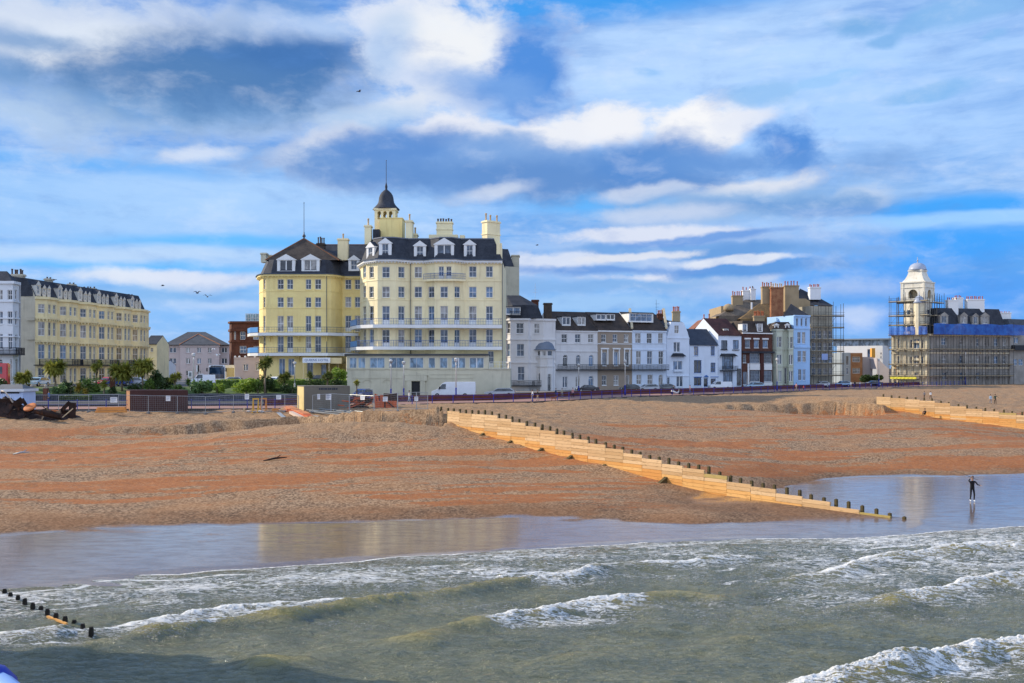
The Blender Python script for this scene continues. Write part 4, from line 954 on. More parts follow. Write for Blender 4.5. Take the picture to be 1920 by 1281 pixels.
for (x0, y0, x1, y1, st, sg, wm) in [(318, 995, 497, 1175, 'two', 4, .15), (562, 995, 742, 1170, 'two', 4, .15), (1032, 1005, 1142, 1165, 'sash', 9, .22)]:
    a = zC(x0, y0); b = zC(x1, y1); dormer(hotel, ws[sg], a[0], a[1], b[0], b[1], st, w=-.2, back=1.6, wmarg=wm)
mb = MB(); mb.lathe((ap.x, ap.y, ap.z-.2), [(.12, 0), (.12, .3), (.3, .5), (.32, .7), (.12, .95), (.1, 1.3), (.055, 1.4), (.04, zat(184, 380)-ap.z), (.09, zat(184, 379)-ap.z), (.02, zat(184, 377)-ap.z)], 8); mb.build('flagpole', [paint('pole_dark', (.08, .085, .10), .1, .5, .1)], hotel)
balw = [X(478, 184), X(483, 179.4), X(494, 177.9), X(508, 177.5), X(612, 177.5), X(640, 179.5), X(672, 180)]
for ys in (624, 662): balcony(balw, zat(176.5, ys), .5, 1.35, 1.0, paint('grey_blue_iron', (.10, .13, .18), .1, .5, .2), panel=[0, 1])
# brackets
mb = MB()
for ys in (624, 662):
    for px in (505, 560, 612):
        x = X(px, 177.5)[0]; z1_ = zat(176.5, ys)-.5; mb.add([(x, 177.7, z1_), (x, 176.6, z1_), (x, 177.7, z1_-1.1), (x+.16, 177.7, z1_), (x+.16, 176.6, z1_), (x+.16, 177.7, z1_-1.1)], [(0, 1, 2), (3, 5, 4), (0, 3, 4, 1), (1, 4, 5, 2)])
mb.build('brackets', [CREAM_BOUNCE], hotel)
# entrance canopy with the name board
za, zb = zat(172, 672), zat(172, 680); mb = MB()
mb.box(X(568, 172)[0], X(619, 172)[0], 172.04, 177.6, za-.06, za+.12); 
for px in (569, 617): mb.bar((X(px, 172.3)[0], 172.3, ZB), (X(px, 172.3)[0], 172.3, za), .07, 0, 8)
mb.bar((X(638, 176)[0], 174, ZB), (X(638, 176)[0], 174, za), .1, 0, 8)
mb.box(X(619, 172)[0]+.01, X(640, 172)[0], 172.3, 177.6, za-.9, za+.1)
mb.build('canopy', [paint('canopy_cream', (.72, .60, .34), .08, .7, .2)], hotel)
mb = MB(); mb.box(X(567.5, 172)[0], X(619.5, 172)[0], 171.9, 172.03, zat(172, 680.5), zat(172, 671)); sign = mb.build('name_board', [paint('sign_white', (.78, .80, .82), .03, .5, .08)], hotel)
SIGNTXT = paint('sign_lettering', (.05, .10, .25), .05, .5, .05)
def text_mesh(s, parent, origin, width, height, mat, ang=0., up=None, name='lettering', thick=.012):
    """writing as real raised letters, fitted to width x height, reading along +x turned by ang about z"""
    cu = bpy.data.curves.new(name, 'FONT'); cu.body = s; cu.size = 1; cu.extrude = 0; cu.resolution_u = 2
    o = bpy.data.objects.new(name, cu); COL.objects.link(o); bpy.context.view_layer.update()
    me = bpy.data.meshes.new_from_object(o.evaluated_get(bpy.context.evaluated_depsgraph_get())); bpy.data.objects.remove(o); bpy.data.curves.remove(cu)
    xs = [v.co.x for v in me.vertices]; ys = [v.co.y for v in me.vertices]; x0, x1, y0, y1 = min(xs), max(xs), min(ys), max(ys)
    bm = bmesh.new(); bm.from_mesh(me)
    r = bmesh.ops.extrude_face_region(bm, geom=bm.faces[:]); bmesh.ops.translate(bm, vec=(0, 0, thick/height*(y1-y0)), verts=[g for g in r['geom'] if isinstance(g, bmesh.types.BMVert)])
    for v in bm.verts:
        x = (v.co.x-x0)/(x1-x0)*width; z = (v.co.y-y0)/(y1-y0)*height; d = v.co.z/(y1-y0)*height
        v.co = (x, -d, z)
    bmesh.ops.recalc_face_normals(bm, faces=bm.faces[:]); bm.to_mesh(me); bm.free(); me.materials.clear(); me.materials.append(mat)
    o = bpy.data.objects.new(name, me); COL.objects.link(o); o.rotation_euler = (0, 0, ang)
    if parent is not None: o.parent = parent; o.location = Vector(origin)-Vector(parent_off(parent))
    else: o.location = origin
    return o
wS = X(616, 171.88)[0]-X(571, 171.88)[0]
text_mesh('QUEENS HOTEL', sign, (X(571, 171.88)[0], 171.895, zat(172, 678.2)), wS, .46, SIGNTXT)
# ---- roofscape of the block
mb = MB(); Yt = 178.
def bxp(mb, x0, x1, yt, yb, Y, d, mat=0): mb.box(X(x0, Y)[0], X(x1, Y)[0], Y, Y+d, zat(Y, yb), zat(Y, yt), mat)
bxp(mb, 712, 754, 409.5, 452, Yt, 5); bxp(mb, 711, 755, 408, 409.4, Yt-.12, 5.3)
mb.build('stair_tower', [CREAM_BOUNCE], hotel)
mb = MB(); bxp(mb, 699, 711, 430, 460, 176, 4); mb.build('lift_housing', [SLATE], hotel)
# cupola: arcaded square drum, bell dome, finial and pole
cxp = X(723.5, 181)[0]; cy = 181.5; hwid = (X(744, 179.4)[0]-X(705, 179.4)[0])/2; mb = MB(); z0, z1 = zat(180, 452), zat(180, 391)
for k in range(4):
    an = math.pi/2*k; c, s_ = math.cos(an), math.sin(an)
    pa = (cxp+(-hwid)*c-(-hwid)*s_, cy+(-hwid)*s_+(-hwid)*c); pb = (cxp+hwid*c-(-hwid)*s_, cy+hwid*s_+(-hwid)*c)
    f = Fac(pa, pb); zz0, zz1 = zat(180, 412), zat(180, 396.5); w_ = f.L/4.2
    wall(mb, f, z0, z1, [(f.L*(q)-w_*.36, f.L*q+w_*.36, zz0, zz1, 'arch') for q in (.22, .5, .78)], 0, .3)
mould(mb, [(cxp-hwid, cy+hwid), (cxp-hwid, cy-hwid), (cxp+hwid, cy-hwid), (cxp+hwid, cy+hwid)], z1-.35, z1-.02, .18)
cup = mb.build('cupola', [CREAM], hotel)
mb = MB(); zd = z1; H = zat(180, 353)-zd
prof = [(1.30, 0), (1.22, .06), (1.02, .16), (.86, .26), (.76, .36), (.72, .48), (.69, .60), (.62, .72), (.48, .84), (.28, .94), (.12, 1.), (.10, 1.08), (.13, 1.14), (.09, 1.24), (.05, 1.32)]
mb.lathe((cxp, cy, zd-.02), [(r*hwid*1.02, h*H) for r, h in prof], 16, 0, True)
mb.build('dome', [SLATE], cup)
mb = MB(); mb.lathe((cxp, cy, zd+H*1.28), [(.09, 0), (.06, .3), (.045, zat(180, 299)-zd-H*1.28), (.1, zat(180, 298)-zd-H*1.28), (.02, zat(180, 297)-zd-H*1.28)], 8); mb.build('flagpole', [MATS['pole_dark']], cup)
chimney(hotel, 683.5, 695.5, 422, 458, 175, 1.6, CREAM, 1, 14, BUFF)
chimney(hotel, 760.5, 773, 413, 462, 176, 2.6, CREAM, 1, 15, BUFF)
chimney(hotel, 773.5, 782, 438, 452, 179, 2., CREAM, 1, 12, BUFF)
chimney(hotel, 818.5, 848, 415.5, 450, 178, 1.6, CREAM, 6, 7, paint('dark_pot', (.10, .07, .06), .2, .8, .2), band=.55)
mb = MB(); bxp(mb, 804, 858, 440, 450, 177.6, 2.4); bxp(mb, 862, 871, 441, 452, 176, 2); mb.build('parapet', [CREAM], hotel)
chimney(hotel, 905, 936, 414, 462, 174.5, 1.5, CREAM, 3, 14, BUFF, rz=R(40), band=.45)
mb = MB(); bxp(mb, 931, 941, 456, 489, 172.6, 10); mb.build('parapet', [CREAM], hotel)
chimney(hotel, 593.5, 608, 456, 466, 187, 1.4, SLATE_BR, 4, 12, paint('dark_pot', (.1, .07, .06)))
chimney(hotel, 633, 652, 447, 488, 183.5, 1.4, CREAM, 1, 9, BUFF)
chimney(hotel, 489, 499, 474, 492, 188, 1.6, STONEG, 0)
chimney(hotel, 501, 509, 478, 490, 190, 1.6, STONEG, 0)
# rear range seen past the right end
mb = MB(); rp = [X(935, 213), X(973.5, 215), X(973, 226)]; zr = zat(214, 500)
facade_windows(hotel, segs_of(rp), [rect(zD, 1498, 1175, 1520, 1250, 'plain')], ZB, zr, mb); 
for px in (948, 962): pass
mb.build('wall', [paint('rear_render', (.46, .43, .32), .1, .8, .4)], hotel)
mb = MB(); mansard(mb, [X(930, 212.8), X(964, 214.6), X(963, 227), X(930, 227)], zr, zat(216, 468), 1.3, 0); mb.build('roof', [SLATE], hotel)
chimney(hotel, 959, 973.5, 478, 502, 215.5, 3, paint('rear_render', (.46, .43, .32)), 0)
# ------------------------------------------------------------------ the rest of the seafront
def house(label, plan, ytop, mat, wins, depth=10., fm=None, gm=None, moulds=(), mat2=None, zb=ZB, name='house', cat='house', recess=.14, group=None, sides=(True, True), depthhole=.2):
    """terraced house: plan = [(px, Y), ...] along the front, left to right"""
    pl = [X(a, b) for a, b in plan]; sg = segs_of(pl); mid = (Vector(pl[0])+Vector(pl[-1]))/2
    root = thing(name, label, cat, (mid.x, mid.y, zb), group)
    zt = zat(mid.y, ytop); mb = MB()
    per = facade_windows(root, sg, wins, zb, zt, mb, 0, recess, depthhole, fm, gm, mat2=1 if mat2 else None)
    d = Vector(pl[-1])-Vector(pl[0]); d = Vector((d.x, d.y)).normalized(); bk = Vector((-d.y, d.x))*depth
    bl, br = (pl[0][0]+bk.x, pl[0][1]+bk.y), (pl[-1][0]+bk.x, pl[-1][1]+bk.y)
    if sides[0]: wall(mb, Fac(bl, pl[0]), zb, zt)
    if sides[1]: wall(mb, Fac(pl[-1], br), zb, zt)
    wall(mb, Fac(br, bl), zb, zt)
    for m in moulds:
        z = zat(mid.y, m[0]); mould(mb, pl, z-m[1]/2, z+m[1]/2, m[2], 1 if mat2 else 0)
    mb.build('wall', [mat, mat2] if mat2 else [mat], root)
    return root, sg, zt, pl, bl, br
def gable_roof(root, pl, bl, br, zt, zr, mat, wallmat, over=.3, gab=(True, True)):
    a, b = Vector((*pl[0], zt)), Vector((*pl[-1], zt)); c, d = Vector((*br, zt)), Vector((*bl, zt))
    m0 = (a+d)/2; m1 = (b+c)/2; m0.z = m1.z = zr; mb = MB()
    n = (a-d).normalized(); s = (zr-zt)/((a-d).length/2); e = n*over-Vector((0, 0, s*over))
    th = Vector((0, 0, .12))
    for (p, q, r_, t) in ((a+e, b+e, m1, m0), (c-n*over-Vector((0, 0, s*over)), d-n*over-Vector((0, 0, s*over)), m0, m1)):
        mb.quad(p+th, q+th, r_+th, t+th, 0); mb.quad(p, q, q+th, p+th, 0); mb.quad(p, p+th, t+th, t, 0); mb.quad(q, q+th, r_+th, r_, 0); mb.quad(q, p, t, r_, 0)
    r = mb.build('roof', [mat], root)
    mb = MB()
    if gab[0]: mb.add([a, d, m0], [(0, 1, 2)])
    if gab[1]: mb.add([b, c, m1], [(0, 1, 2)])
    if mb.v: mb.build('gable', [wallmat], root)
    return m0, m1
def hip_roof(root, plan, zt, zr, inset, mat, over=.3, ridge=None):
    pl = mitre(list(plan)+[plan[0]], over)[:-1] if False else plan
    mb = MB(); inn = mansard(mb, pl, zt, zr, inset, 0, True); mb.build('roof', [mat], root); return inn
def coping(root, pts_, w, h, mat, name='party_wall'):
    mb = MB()
    for a, b in zip(pts_[:-1], pts_[1:]):
        a = Vector(a); b = Vector(b); d = (b-a); up = Vector((0, 0, 1)); s = d.cross(up).normalized()*w/2
        mb.add([a-s, a+s, b+s, b-s, a-s+up*h, a+s+up*h, b+s+up*h, b-s+up*h], [(0, 3, 2, 1), (4, 5, 6, 7), (0, 1, 5, 4), (1, 2, 6, 5), (2, 3, 7, 6), (3, 0, 4, 7)])
    return mb.build(name, [mat], root)
def iron_balcony(root, pl, zs, mat=None, proj=1., h=.95, slab=None, inner=-.3, th=.16):
    mb = MB(); mould(mb, pl, zs-th, zs, proj, 0, inner); o = mb.build('balcony', [slab or mat or BLACK_IRON], root)
    mb = MB(); railing(mb, mitre(pl, proj-.06), zs, h, 0, .16, .026, .045); mb.build('railing', [mat or BLACK_IRON], o); return o
# ---- far left: pale blue-white bay fronted house
PALEB = paint('bluewhite_paint', (.66, .68, .70), .06, .7, .2)
r_, sg, zt, pl, bl, br = house('pale bluish white bay fronted house at the very left edge, iron balcony across', [(-60, 151), (-34, 149), (24, 149), (35.5, 151.2)], 531, PALEB,
  [rect(zA, a, b, c, d, s) for (a, b, c, d, s) in [(-20, 255, 20, 330, 'sash'), (55, 255, 93, 330, 'sash'), (112, 255, 130, 330, 'sash'), (-20, 415, 22, 512, 'sash'), (57, 415, 93, 512, 'sash'), (112, 418, 131, 520, 'sash'), (-20, 585, 22, 700, 'sash'), (60, 585, 96, 700, 'sash'), (113, 590, 132, 700, 'sash'), (-20, 775, 20, 945, 'arch mull'), (75, 775, 98, 945, 'arch mull'), (116, 772, 136, 945, 'arch mull')]],
  depth=.6, moulds=[(567, .2, .18), (598, .2, .16), (632, .2, .16), (532, .4, .3)], sides=(True, False))
iron_balcony(r_, pl, zat(149, 664), proj=.9)
mb = MB(); mansard(mb, [pl[0], pl[1], pl[2], pl[3], (X(35.5, 164)[0], 164), (X(-60, 164)[0], 164)], zt, zat(150, 508), 1.6, 0); mb.build('roof', [SLATE], r_)
# ---- long cream terrace running away from the viewer
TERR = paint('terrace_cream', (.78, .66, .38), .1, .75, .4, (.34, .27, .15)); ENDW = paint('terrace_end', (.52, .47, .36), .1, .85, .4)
T0 = Vector((X(66, 170)[0], 170)); TD = Vector((.083, 1)).normalized(); UL = 7.0; NU = 6
terr = thing('terrace', 'long cream terrace with rows of bay windows and many small white roof dormers', 'terrace', (T0.x, T0.y, ZB))
TN = Vector((TD.y, -TD.x)); plan = []
for k in range(NU):
    for (t, w) in ((.15, 0.), (1.55, 1.25), (4.7, 1.25), (6.1, 0.)): q = T0+TD*(k*UL+t)+TN*w; plan.append((q.x, q.y))
plan = [(T0.x, T0.y)]+plan+[tuple(T0+TD*(NU*UL+1.5))]
tz = lambda py: zat(172, py)
zt = tz(557); mb = MB(); tsegs = segs_of(plan); wl = []
levels = [(571, 588), (604, 630), (646, 673), (690, 718)]
for f in tsegs:
    hs = []
    wds = [(f.L/2-.55, f.L/2+.55)] if 1.5 < f.L < 2.4 and f.u.dot(Vector((TN.x, TN.y, 0))) > 0 else ([(.35, 1.25), (f.L-1.3, f.L-.4)] if f.L > 2.5 else ([(f.L/2-.5, f.L/2+.5)] if f.L > 1.6 else []))
    for (a, b) in levels:
        for (u0, u1) in wds: hs.append((u0, u1, tz(b), tz(a), 'sash'))
    wall(mb, f, ZB, zt, hs, 0, .22)
    for h in hs: wl.append((f, h))
wl2 = [w for w in wl if w[0].u.dot(Vector((TN.x, TN.y, 0))) > -.1]
for f, h in wl2[:98]: place_win(terr, f, h[0], h[1], h[2], h[3], h[4], .14, merge=True)
for py, pr in ((597, .4), (640, .4), (560, .35)): mould(mb, plan, tz(py)-.18, tz(py)+.18, pr)
for py in (601, 644):
    L = mitre(plan, .2)
    for a, b in zip(L[:-1], L[1:]):
        a = Vector(a); b = Vector(b); k = max(1, int((b-a).length/.6)); d = (b-a).normalized()
        for i in range(k): p = a.lerp(b, (i+.5)/k); mb.frame_box((p.x, p.y, tz(py)-.12), (d.x, d.y, 0), (d.y, -d.x, 0), (0, 0, 1), .22, .16, .3)
mb.build('wall', [TERR], terr)
iron_balcony(terr, plan, tz(684), proj=.9, h=1.0)
# end wall with gable and stack
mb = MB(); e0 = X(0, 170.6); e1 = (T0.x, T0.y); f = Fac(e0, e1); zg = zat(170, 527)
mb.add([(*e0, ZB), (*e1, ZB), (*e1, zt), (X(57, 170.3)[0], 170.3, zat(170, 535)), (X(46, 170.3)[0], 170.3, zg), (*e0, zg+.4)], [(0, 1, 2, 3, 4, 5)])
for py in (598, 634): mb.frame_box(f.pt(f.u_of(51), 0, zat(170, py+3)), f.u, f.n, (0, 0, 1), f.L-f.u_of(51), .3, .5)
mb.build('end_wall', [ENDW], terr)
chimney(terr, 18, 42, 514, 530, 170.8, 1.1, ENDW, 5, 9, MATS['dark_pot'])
mb = MB(); bk = -TN*8; A = T0+TD*.1-TN*.1; B = T0+TD*(NU*UL)-TN*.1
z1_ = zt+4.2
q = [Vector((A.x, A.y, zt)), Vector((B.x, B.y, zt)), Vector((B.x-TN.x*1.5, B.y-TN.y*1.5, zt+3.1)), Vector((A.x-TN.x*1.5, A.y-TN.y*1.5, zt+3.1))]
mb.quad(*q); mb.quad(q[3], q[2], Vector((B.x-TN.x*6, B.y-TN.y*6, zt+3.6)), Vector((A.x-TN.x*6, A.y-TN.y*6, zt+3.6)))
mb.add([q[1], (B.x-TN.x*8, B.y-TN.y*8, zt), (B.x-TN.x*6, B.y-TN.y*6, zt+3.6), q[2]], [(0, 1, 2, 3)])
mb.add([q[0], (A.x-TN.x*8, A.y-TN.y*8, zt), (A.x-TN.x*6, A.y-TN.y*6, zt+3.6), q[3]], [(0, 1, 2, 3)])
mb.build('roof', [SLATE], terr)
mb = MB(); B2 = T0+TD*(NU*UL+1.5)
wall(mb, Fac((B2.x, B2.y), (B2.x-TN.x*9, B2.y-TN.y*9)), ZB, zt); mb.build('far_wall', [TERR], terr)
fr = Fac((T0.x, T0.y), tuple(T0+TD*(NU*UL)))
for k in range(NU):        # dormers: one broad, two narrow for every house
    for (t, wd, hh) in ((.5, 1.5, 2.6), (2.6, 1.0, 2.1), (4.1, 1.0, 2.1)):
        u0 = k*UL+t; mb = MB(); z0 = zt+.15; ff = Fac(tuple(fr.pt(u0, -.15, 0))[:2], tuple(fr.pt(u0+wd, -.15, 0))[:2])
        wall(mb, ff, z0, z0+hh*.72, [(wd*.24, wd*.76, z0+.3, z0+hh*.66)], 0, .12)
        for uu in (0, wd): mb.quad(ff.pt(uu, 0, z0), ff.pt(uu, 0, z0+hh*.72), ff.pt(uu, -1.6, z0+hh*.72), ff.pt(uu, -1.6, z0))
        c = ff.pt(wd/2, .06, z0+hh); l, r2 = ff.pt(-.12, .06, z0+hh*.7), ff.pt(wd+.12, .06, z0+hh*.7); bkv = -ff.n*1.9
        mb.add([l, r2, c, l+bkv, r2+bkv, c+bkv], [(0, 1, 2), (0, 3, 4, 1)]); mb.add([l, c, c+bkv, l+bkv], [(0, 1, 2, 3)], 1); mb.add([c, r2, r2+bkv, c+bkv], [(0, 1, 2, 3)], 1)
        d_ = mb.build('dormer', [paint('dormer_stone', (.56, .55, .50), .08, .7, .3), SLATE], terr); place_win(d_, ff, wd*.24, wd*.76, z0+.3, z0+hh*.66, 'sash', .08, merge=True)
for (a, b, y0, y1, Y) in ((83, 92, 522, 540, 182), (126, 136, 532, 548, 192), (153, 175, 540, 556, 196), (228, 246, 554, 570, 214)):
    chimney(terr, a, b, y0, y1, Y, 1.6, ENDW, 4 if b-a > 12 else 2, 3, MATS['dark_pot'])
# ---- houses in the gap
PINKW = paint('pinkish_render', (.52, .44, .42), .06, .8, .25)
r_, sg, zt, pl, bl, br = house('small cream house with dark roof just past the end of the long terrace', [(271, 226), (294, 226)], 645, TERR, [rect(zA, 1100, 690, 1118, 720), rect(zA, 1100, 770, 1118, 800), rect(zA, 1130, 690, 1150, 720)], depth=8)
gable_roof(r_, pl, bl, br, zt, zat(230, 630), SLATE, TERR)
r_, sg, zt, pl, bl, br = house('low white outhouse between cream house and pinkish building', [(294, 236), (308, 236)], 685, PALEB, [rect(zA, 1200, 850, 1225, 880)], depth=8, name='outhouse')
gable_roof(r_, pl, bl, br, zt, zat(240, 676), SLATE, PALEB)
cB = [(415, 482), (580, 622), (690, 730), (800, 836), (935, 992)]
r_, sg, zt, pl, bl, br = house('pinkish three storey building with wide grey hipped roof, behind the coach', [(307.5, 252), (338, 252), (338.2, 250), (411, 250), (411.2, 252), (430, 252)], 648, PINKW, [rect(zB, a, y0, b, y1, 'two') for (y0, y1) in ((490, 542), (597, 652), (722, 772)) for (a, b) in cB], depth=16, name='apartment_building', cat='building', moulds=[(649.5, .3, .2)])
SLG = bands('slate_grey', (.05, .055, .062), (.09, .095, .105), scale=4.)
mb = MB(); zt2 = zat(252, 647); zr = zat(258, 622); a, b, c, d = [Vector((X(p, y)[0], y, zt2)) for p, y in ((305, 251), (432, 251), (432, 268), (305, 268))]; e, f_ = Vector((X(352, 260)[0], 260, zr)), Vector((X(385, 260)[0], 260, zr))
mb.quad(a, b, f_, e); mb.quad(c, d, e, f_); mb.add([d, a, e], [(0, 1, 2)]); mb.add([b, c, f_], [(0, 1, 2)])
g0, g1, g2, g3 = Vector((X(336, 249.5)[0], 249.5, zt2)), Vector((X(413, 249.5)[0], 249.5, zt2)), Vector((X(372, 256)[0], 256, zat(256, 626.5))), Vector((X(372, 262)[0], 262, zat(256, 626.5)))
mb.add([g0, g1, g2], [(0, 1, 2)]); mb.add([g0, g2, g3], [(0, 1, 2)]); mb.add([g1, g3, g2], [(0, 1, 2)])
mb.build('roof', [SLG], r_); mb = MB(); mb.bar(g0, g2, .14); mb.bar(g1, g2, .14); mb.build('ridge_tiles', [paint('ridge_orange', (.34, .14, .06), .2, .8, .2)], r_)
BRK = bands('brown_brick', (.085, .032, .02), (.16, .06, .035), scale=6., rough=.85)
r_, sg, zt, pl, bl, br = house('dark brown brick building with flat roof beside the hotel', [(430, 206), (434, 203), (490, 203)], 604, BRK, [rect(zB, a, y0, b, y1) for (a, b, y0, y1) in [(1120, 1175, 330, 410), (1118, 1185, 475, 548), (1252, 1310, 375, 410), (1255, 1310, 478, 540), (1060, 1080, 330, 410)]], depth=14, name='brick_building', cat='building', moulds=[(620, .5, .25), (640.5, .35, .2), (605, .4, .3)])
mb = MB(); mb.quad((*pl[0], zt), (*pl[-1], zt), (*br, zt), (*bl, zt)); mb.build('roof', [SLG], r_)
mb = MB(); zz = zat(207, 588.5); xa, xb = X(460.5, 207)[0], X(489, 207)[0]; mb.box(xa+.1, xb, 207.1, 212, zt, zz-.1, 1)
for i in range(7): mb.bar((xa+(xb-xa)*i/6, 207, zt), (xa+(xb-xa)*i/6, 207, zz), .06)
for z in (zt+.3, (zt+zz)/2, zz): mb.bar((xa, 207, z), (xb, 207, z), .07)
mb.build('roof_lantern', [WHITE, glass('glass_teal', (.16, .24, .25), .1)], r_)
r_, sg, zt, pl, bl, br = house('low pinkish grey flat roofed annex in front of the brown brick building', [(438.6, 198), (489, 198)], 671, PINKW, [rect(zB, 1155, 655, 1200, 722, 'two'), rect(zB, 1275, 655, 1320, 722, 'two')], depth=4.5, name='annex', cat='building', moulds=[(671.5, .25, .12)])
mb = MB(); mb.quad((*pl[0], zt), (*pl[-1], zt), (*br, zt), (*bl, zt))
for px in (441, 449, 460, 478): mb.ball((X(px, 198.3)[0], 198.3, zt+.2), .22, 8, 6)
mb.build('roof', [PALEB], r_)
# ---- right of the hotel
WHT = paint('white_stucco', (.68, .66, .64), .06, .75, .3, (.4, .38, .35)); WHT2 = paint('white_paint', (.74, .75, .76), .05, .7, .2)
wins = [rect(zG, a, y0, b, y1) for (a, b, y0, y1) in [(155, 205, 405, 510), (255, 330, 405, 510), (435, 488, 408, 508), (158, 206, 612, 740), (260, 335, 612, 738), (268, 340, 840, 980)]]
r_, sg, zt, pl, bl, br = house('white bay fronted house with slate mansard and lead domed porch, touching the hotel', [(943, 202), (950, 202), (957, 200.4), (991, 200.4), (995, 201.6), (1019, 201.6), (1041.5, 203)], 598, WHT, wins, depth=12, moulds=[(637, .3, .14), (680, .3, .16), (600, .4, .28)])
DARKR = bands('dark_roof', (.018, .02, .026), (.042, .045, .055), scale=4.)
mb = MB(); zm = zat(203, 573); q = mansard(mb, [pl[0], pl[2], pl[3], X(1018, 202), (X(1018, 202)[0], 212), (pl[0][0], 212)], zt, zm, 1., 0)
rp_ = [Vector((*p, zm)) for p in q]; ap = Vector((X(950, 208)[0], 208, zat(208, 554))); ap2 = Vector((X(975, 208)[0], 208, zat(208, 554)))
mb.add([rp_[1], rp_[2], ap2, ap], [(0, 1, 2, 3)]); mb.add([rp_[2], rp_[3], ap2], [(0, 1, 2)]); mb.add([rp_[0], rp_[1], ap], [(0, 1, 2)]); mb.add([rp_[3], rp_[4], ap2], [(0, 1, 2)]); mb.add([rp_[4], rp_[5], ap, ap2], [(0, 1, 2, 3)])
mb.build('roof', [DARKR], r_)
a = zG(150, 238); b = zG(300, 325); dormer(r_, Fac(pl[2], pl[3]), a[0], a[1], b[0], b[1], 'two', w=-.2, back=1.6, ped=False, wmarg=.04)
mb = MB(); railing(mb, [pl[1], (pl[2][0]+.3, pl[2][1]-.2), (X(978, 200.2)[0], 200.2)], zt+.2, 1.2, 0, .2, .03, .05); mb.build('railing', [BLACK_IRON], r_)
chimney(r_, 997, 1010, 562, 578, 206, 1.2, BRK, 0); chimney(r_, 1019.5, 1035, 568, 602, 204, 1.4, SLATE_BR, 0)
mb = MB(); mb.bar((X(1003.5, 206.5)[0], 206.5, zat(206, 562)), (X(1003.5, 206.5)[0], 206.5, zat(206, 531)), .035)
for (y, w_) in ((548, .5), (543, .35), (538, .25)): mb.bar((X(1003.5, 206.5)[0]-w_, 206.5, zat(206, y)), (X(1003.5, 206.5)[0]+w_, 206.5, zat(206, y)), .03)
mb.build('aerial', [WHITE], r_)
iron_balcony(r_, [X(955, 200.6), X(992, 200.4), X(996, 201.4), X(1014, 201.6)], zat(200.5, 723), proj=1.0, h=1.0)
# porch turret with lead dome
cxp, cyp = X(1019.5, 201.5)[0], 203.2; rr_ = (X(1042, 201)[0]-X(998, 201)[0])/2; mb = MB()
oct_ = [(cxp+rr_*.97*math.cos(t), cyp-rr_*math.sin(t)*.95) for t in np.linspace(math.pi, 0, 6)]
osg = segs_of(oct_); zt_ = zat(201, 656); per = facade_windows(r_, osg, [rect(zG, 455, 683, 497, 735, 'plain'), rect(zG, 515, 683, 552, 735, 'mull'), rect(zG, 560, 683, 640, 735, 'plain'), rect(zG, 545, 915, 606, 1092, 'arch mull entry'), rect(zG, 440, 905, 460, 980, 'arch'), rect(zG, 478, 905, 497, 985, 'arch')], ZB, zt_, mb)
for py in (671, 687): mould(mb, oct_, zat(201, py)-.12, zat(201, py)+.12, .12)
pch = mb.build('porch', [WHT], r_)
mb = MB(); hd = zat(201, 637)-zt_; mb.lathe((cxp, cyp, zt_), [(rr_*1.1, -.02), (rr_*1.1, .1), (rr_*1.0, .14), (rr_*.95, hd*.3), (rr_*.82, hd*.6), (rr_*.55, hd*.87), (rr_*.15, hd)], 16); mb.build('dome', [paint('lead_dome', (.17, .20, .25), .12, .5, .3)], pch)
# terrace of three: white, tan, pale blue
def trow(label, x0, Y0, x1, Y1, wins, mat, mat2, ysplit=618, moulds=()):
    return house(label, [(x0, Y0), (x1, Y1)], ysplit, mat, wins, depth=11, mat2=mat2, moulds=[(621, .4, .22)]+list(moulds))
BRN_ROOF = bands('brown_tiles', (.03, .022, .018), (.075, .052, .038), scale=4.)
w1 = [rect(zG, a, 515, b, 602) for a, b in [(710, 765), (845, 898), (975, 1028)]]+[rect(zG, a, 725, b, 838, 'arch mull') for a, b in [(722, 770), (855, 898), (982, 1028)]]+[rect(zG, 720, 940, 768, 1050, 'two'), rect(zG, 850, 940, 892, 1045, 'two'), rect(zG, 980, 935, 1028, 1065, 'arch mull entry')]
r1, sg, zt, pl1, bl, br = trow('white terraced house with two dormers, left of the tan one', 1042, 208, 1120.4, 212, w1, WHT, None, moulds=[(645, .2, .1), (659, .16, .14)])
gable_roof(r1, pl1, bl, br, zt, zat(214, 585), BRN_ROOF, WHT)
for (x0, x1) in ((1054, 1070), (1083, 1098)): dormer(r1, sg[0], x0, 593, x1, 611, 'two', w=-.9, back=2.6, ped=False, wmarg=.06)
TAN = paint('tan_stucco', (.33, .26, .195), .06, .75, .2)
w2 = [rect(zH, a, 505, b, 592) for a, b in [(160, 208), (285, 332), (405, 455)]]+[rect(zH, a, 700, b, 850, 'mull') for a, b in [(168, 218), (297, 343), (418, 462)]]+[rect(zH, 165, 955, 216, 1062), rect(zH, 295, 955, 346, 1062), rect(zH, 432, 955, 464, 1085, 'plain entry')]
r2, sg, zt, pl2, bl, br = trow('tan terraced house with white trim and hanging baskets, middle of its terrace', 1120.8, 212, 1185, 215.5, w2, TAN, WHITE, moulds=[(645, .16, .1)])
gable_roof(r2, pl2, bl, br, zt, zat(217, 586), BRN_ROOF, TAN)
mb = MB(); f = sg[0]
for (a, b) in ((155, 235), (285, 360), (405, 475)):
    ua, z1_ = f.uz(*zH(a, 672)); ub, z0 = f.uz(*zH(b, 850)); z1_ = zat(214, 540+672/5.82); z0 = zat(214, 540+835/5.82); t = .28
    mb.frame_box(f.pt(ua, 0, z0), f.u, f.n, (0, 0, 1), t, .1, z1_-z0); mb.frame_box(f.pt(ub-t, 0, z0), f.u, f.n, (0, 0, 1), t, .1, z1_-z0); mb.frame_box(f.pt(ua-.1, 0, z1_+.004), f.u, f.n, (0, 0, 1), ub-ua+.2, .25, .3)
mb.build('door_surrounds', [WHITE], r2)
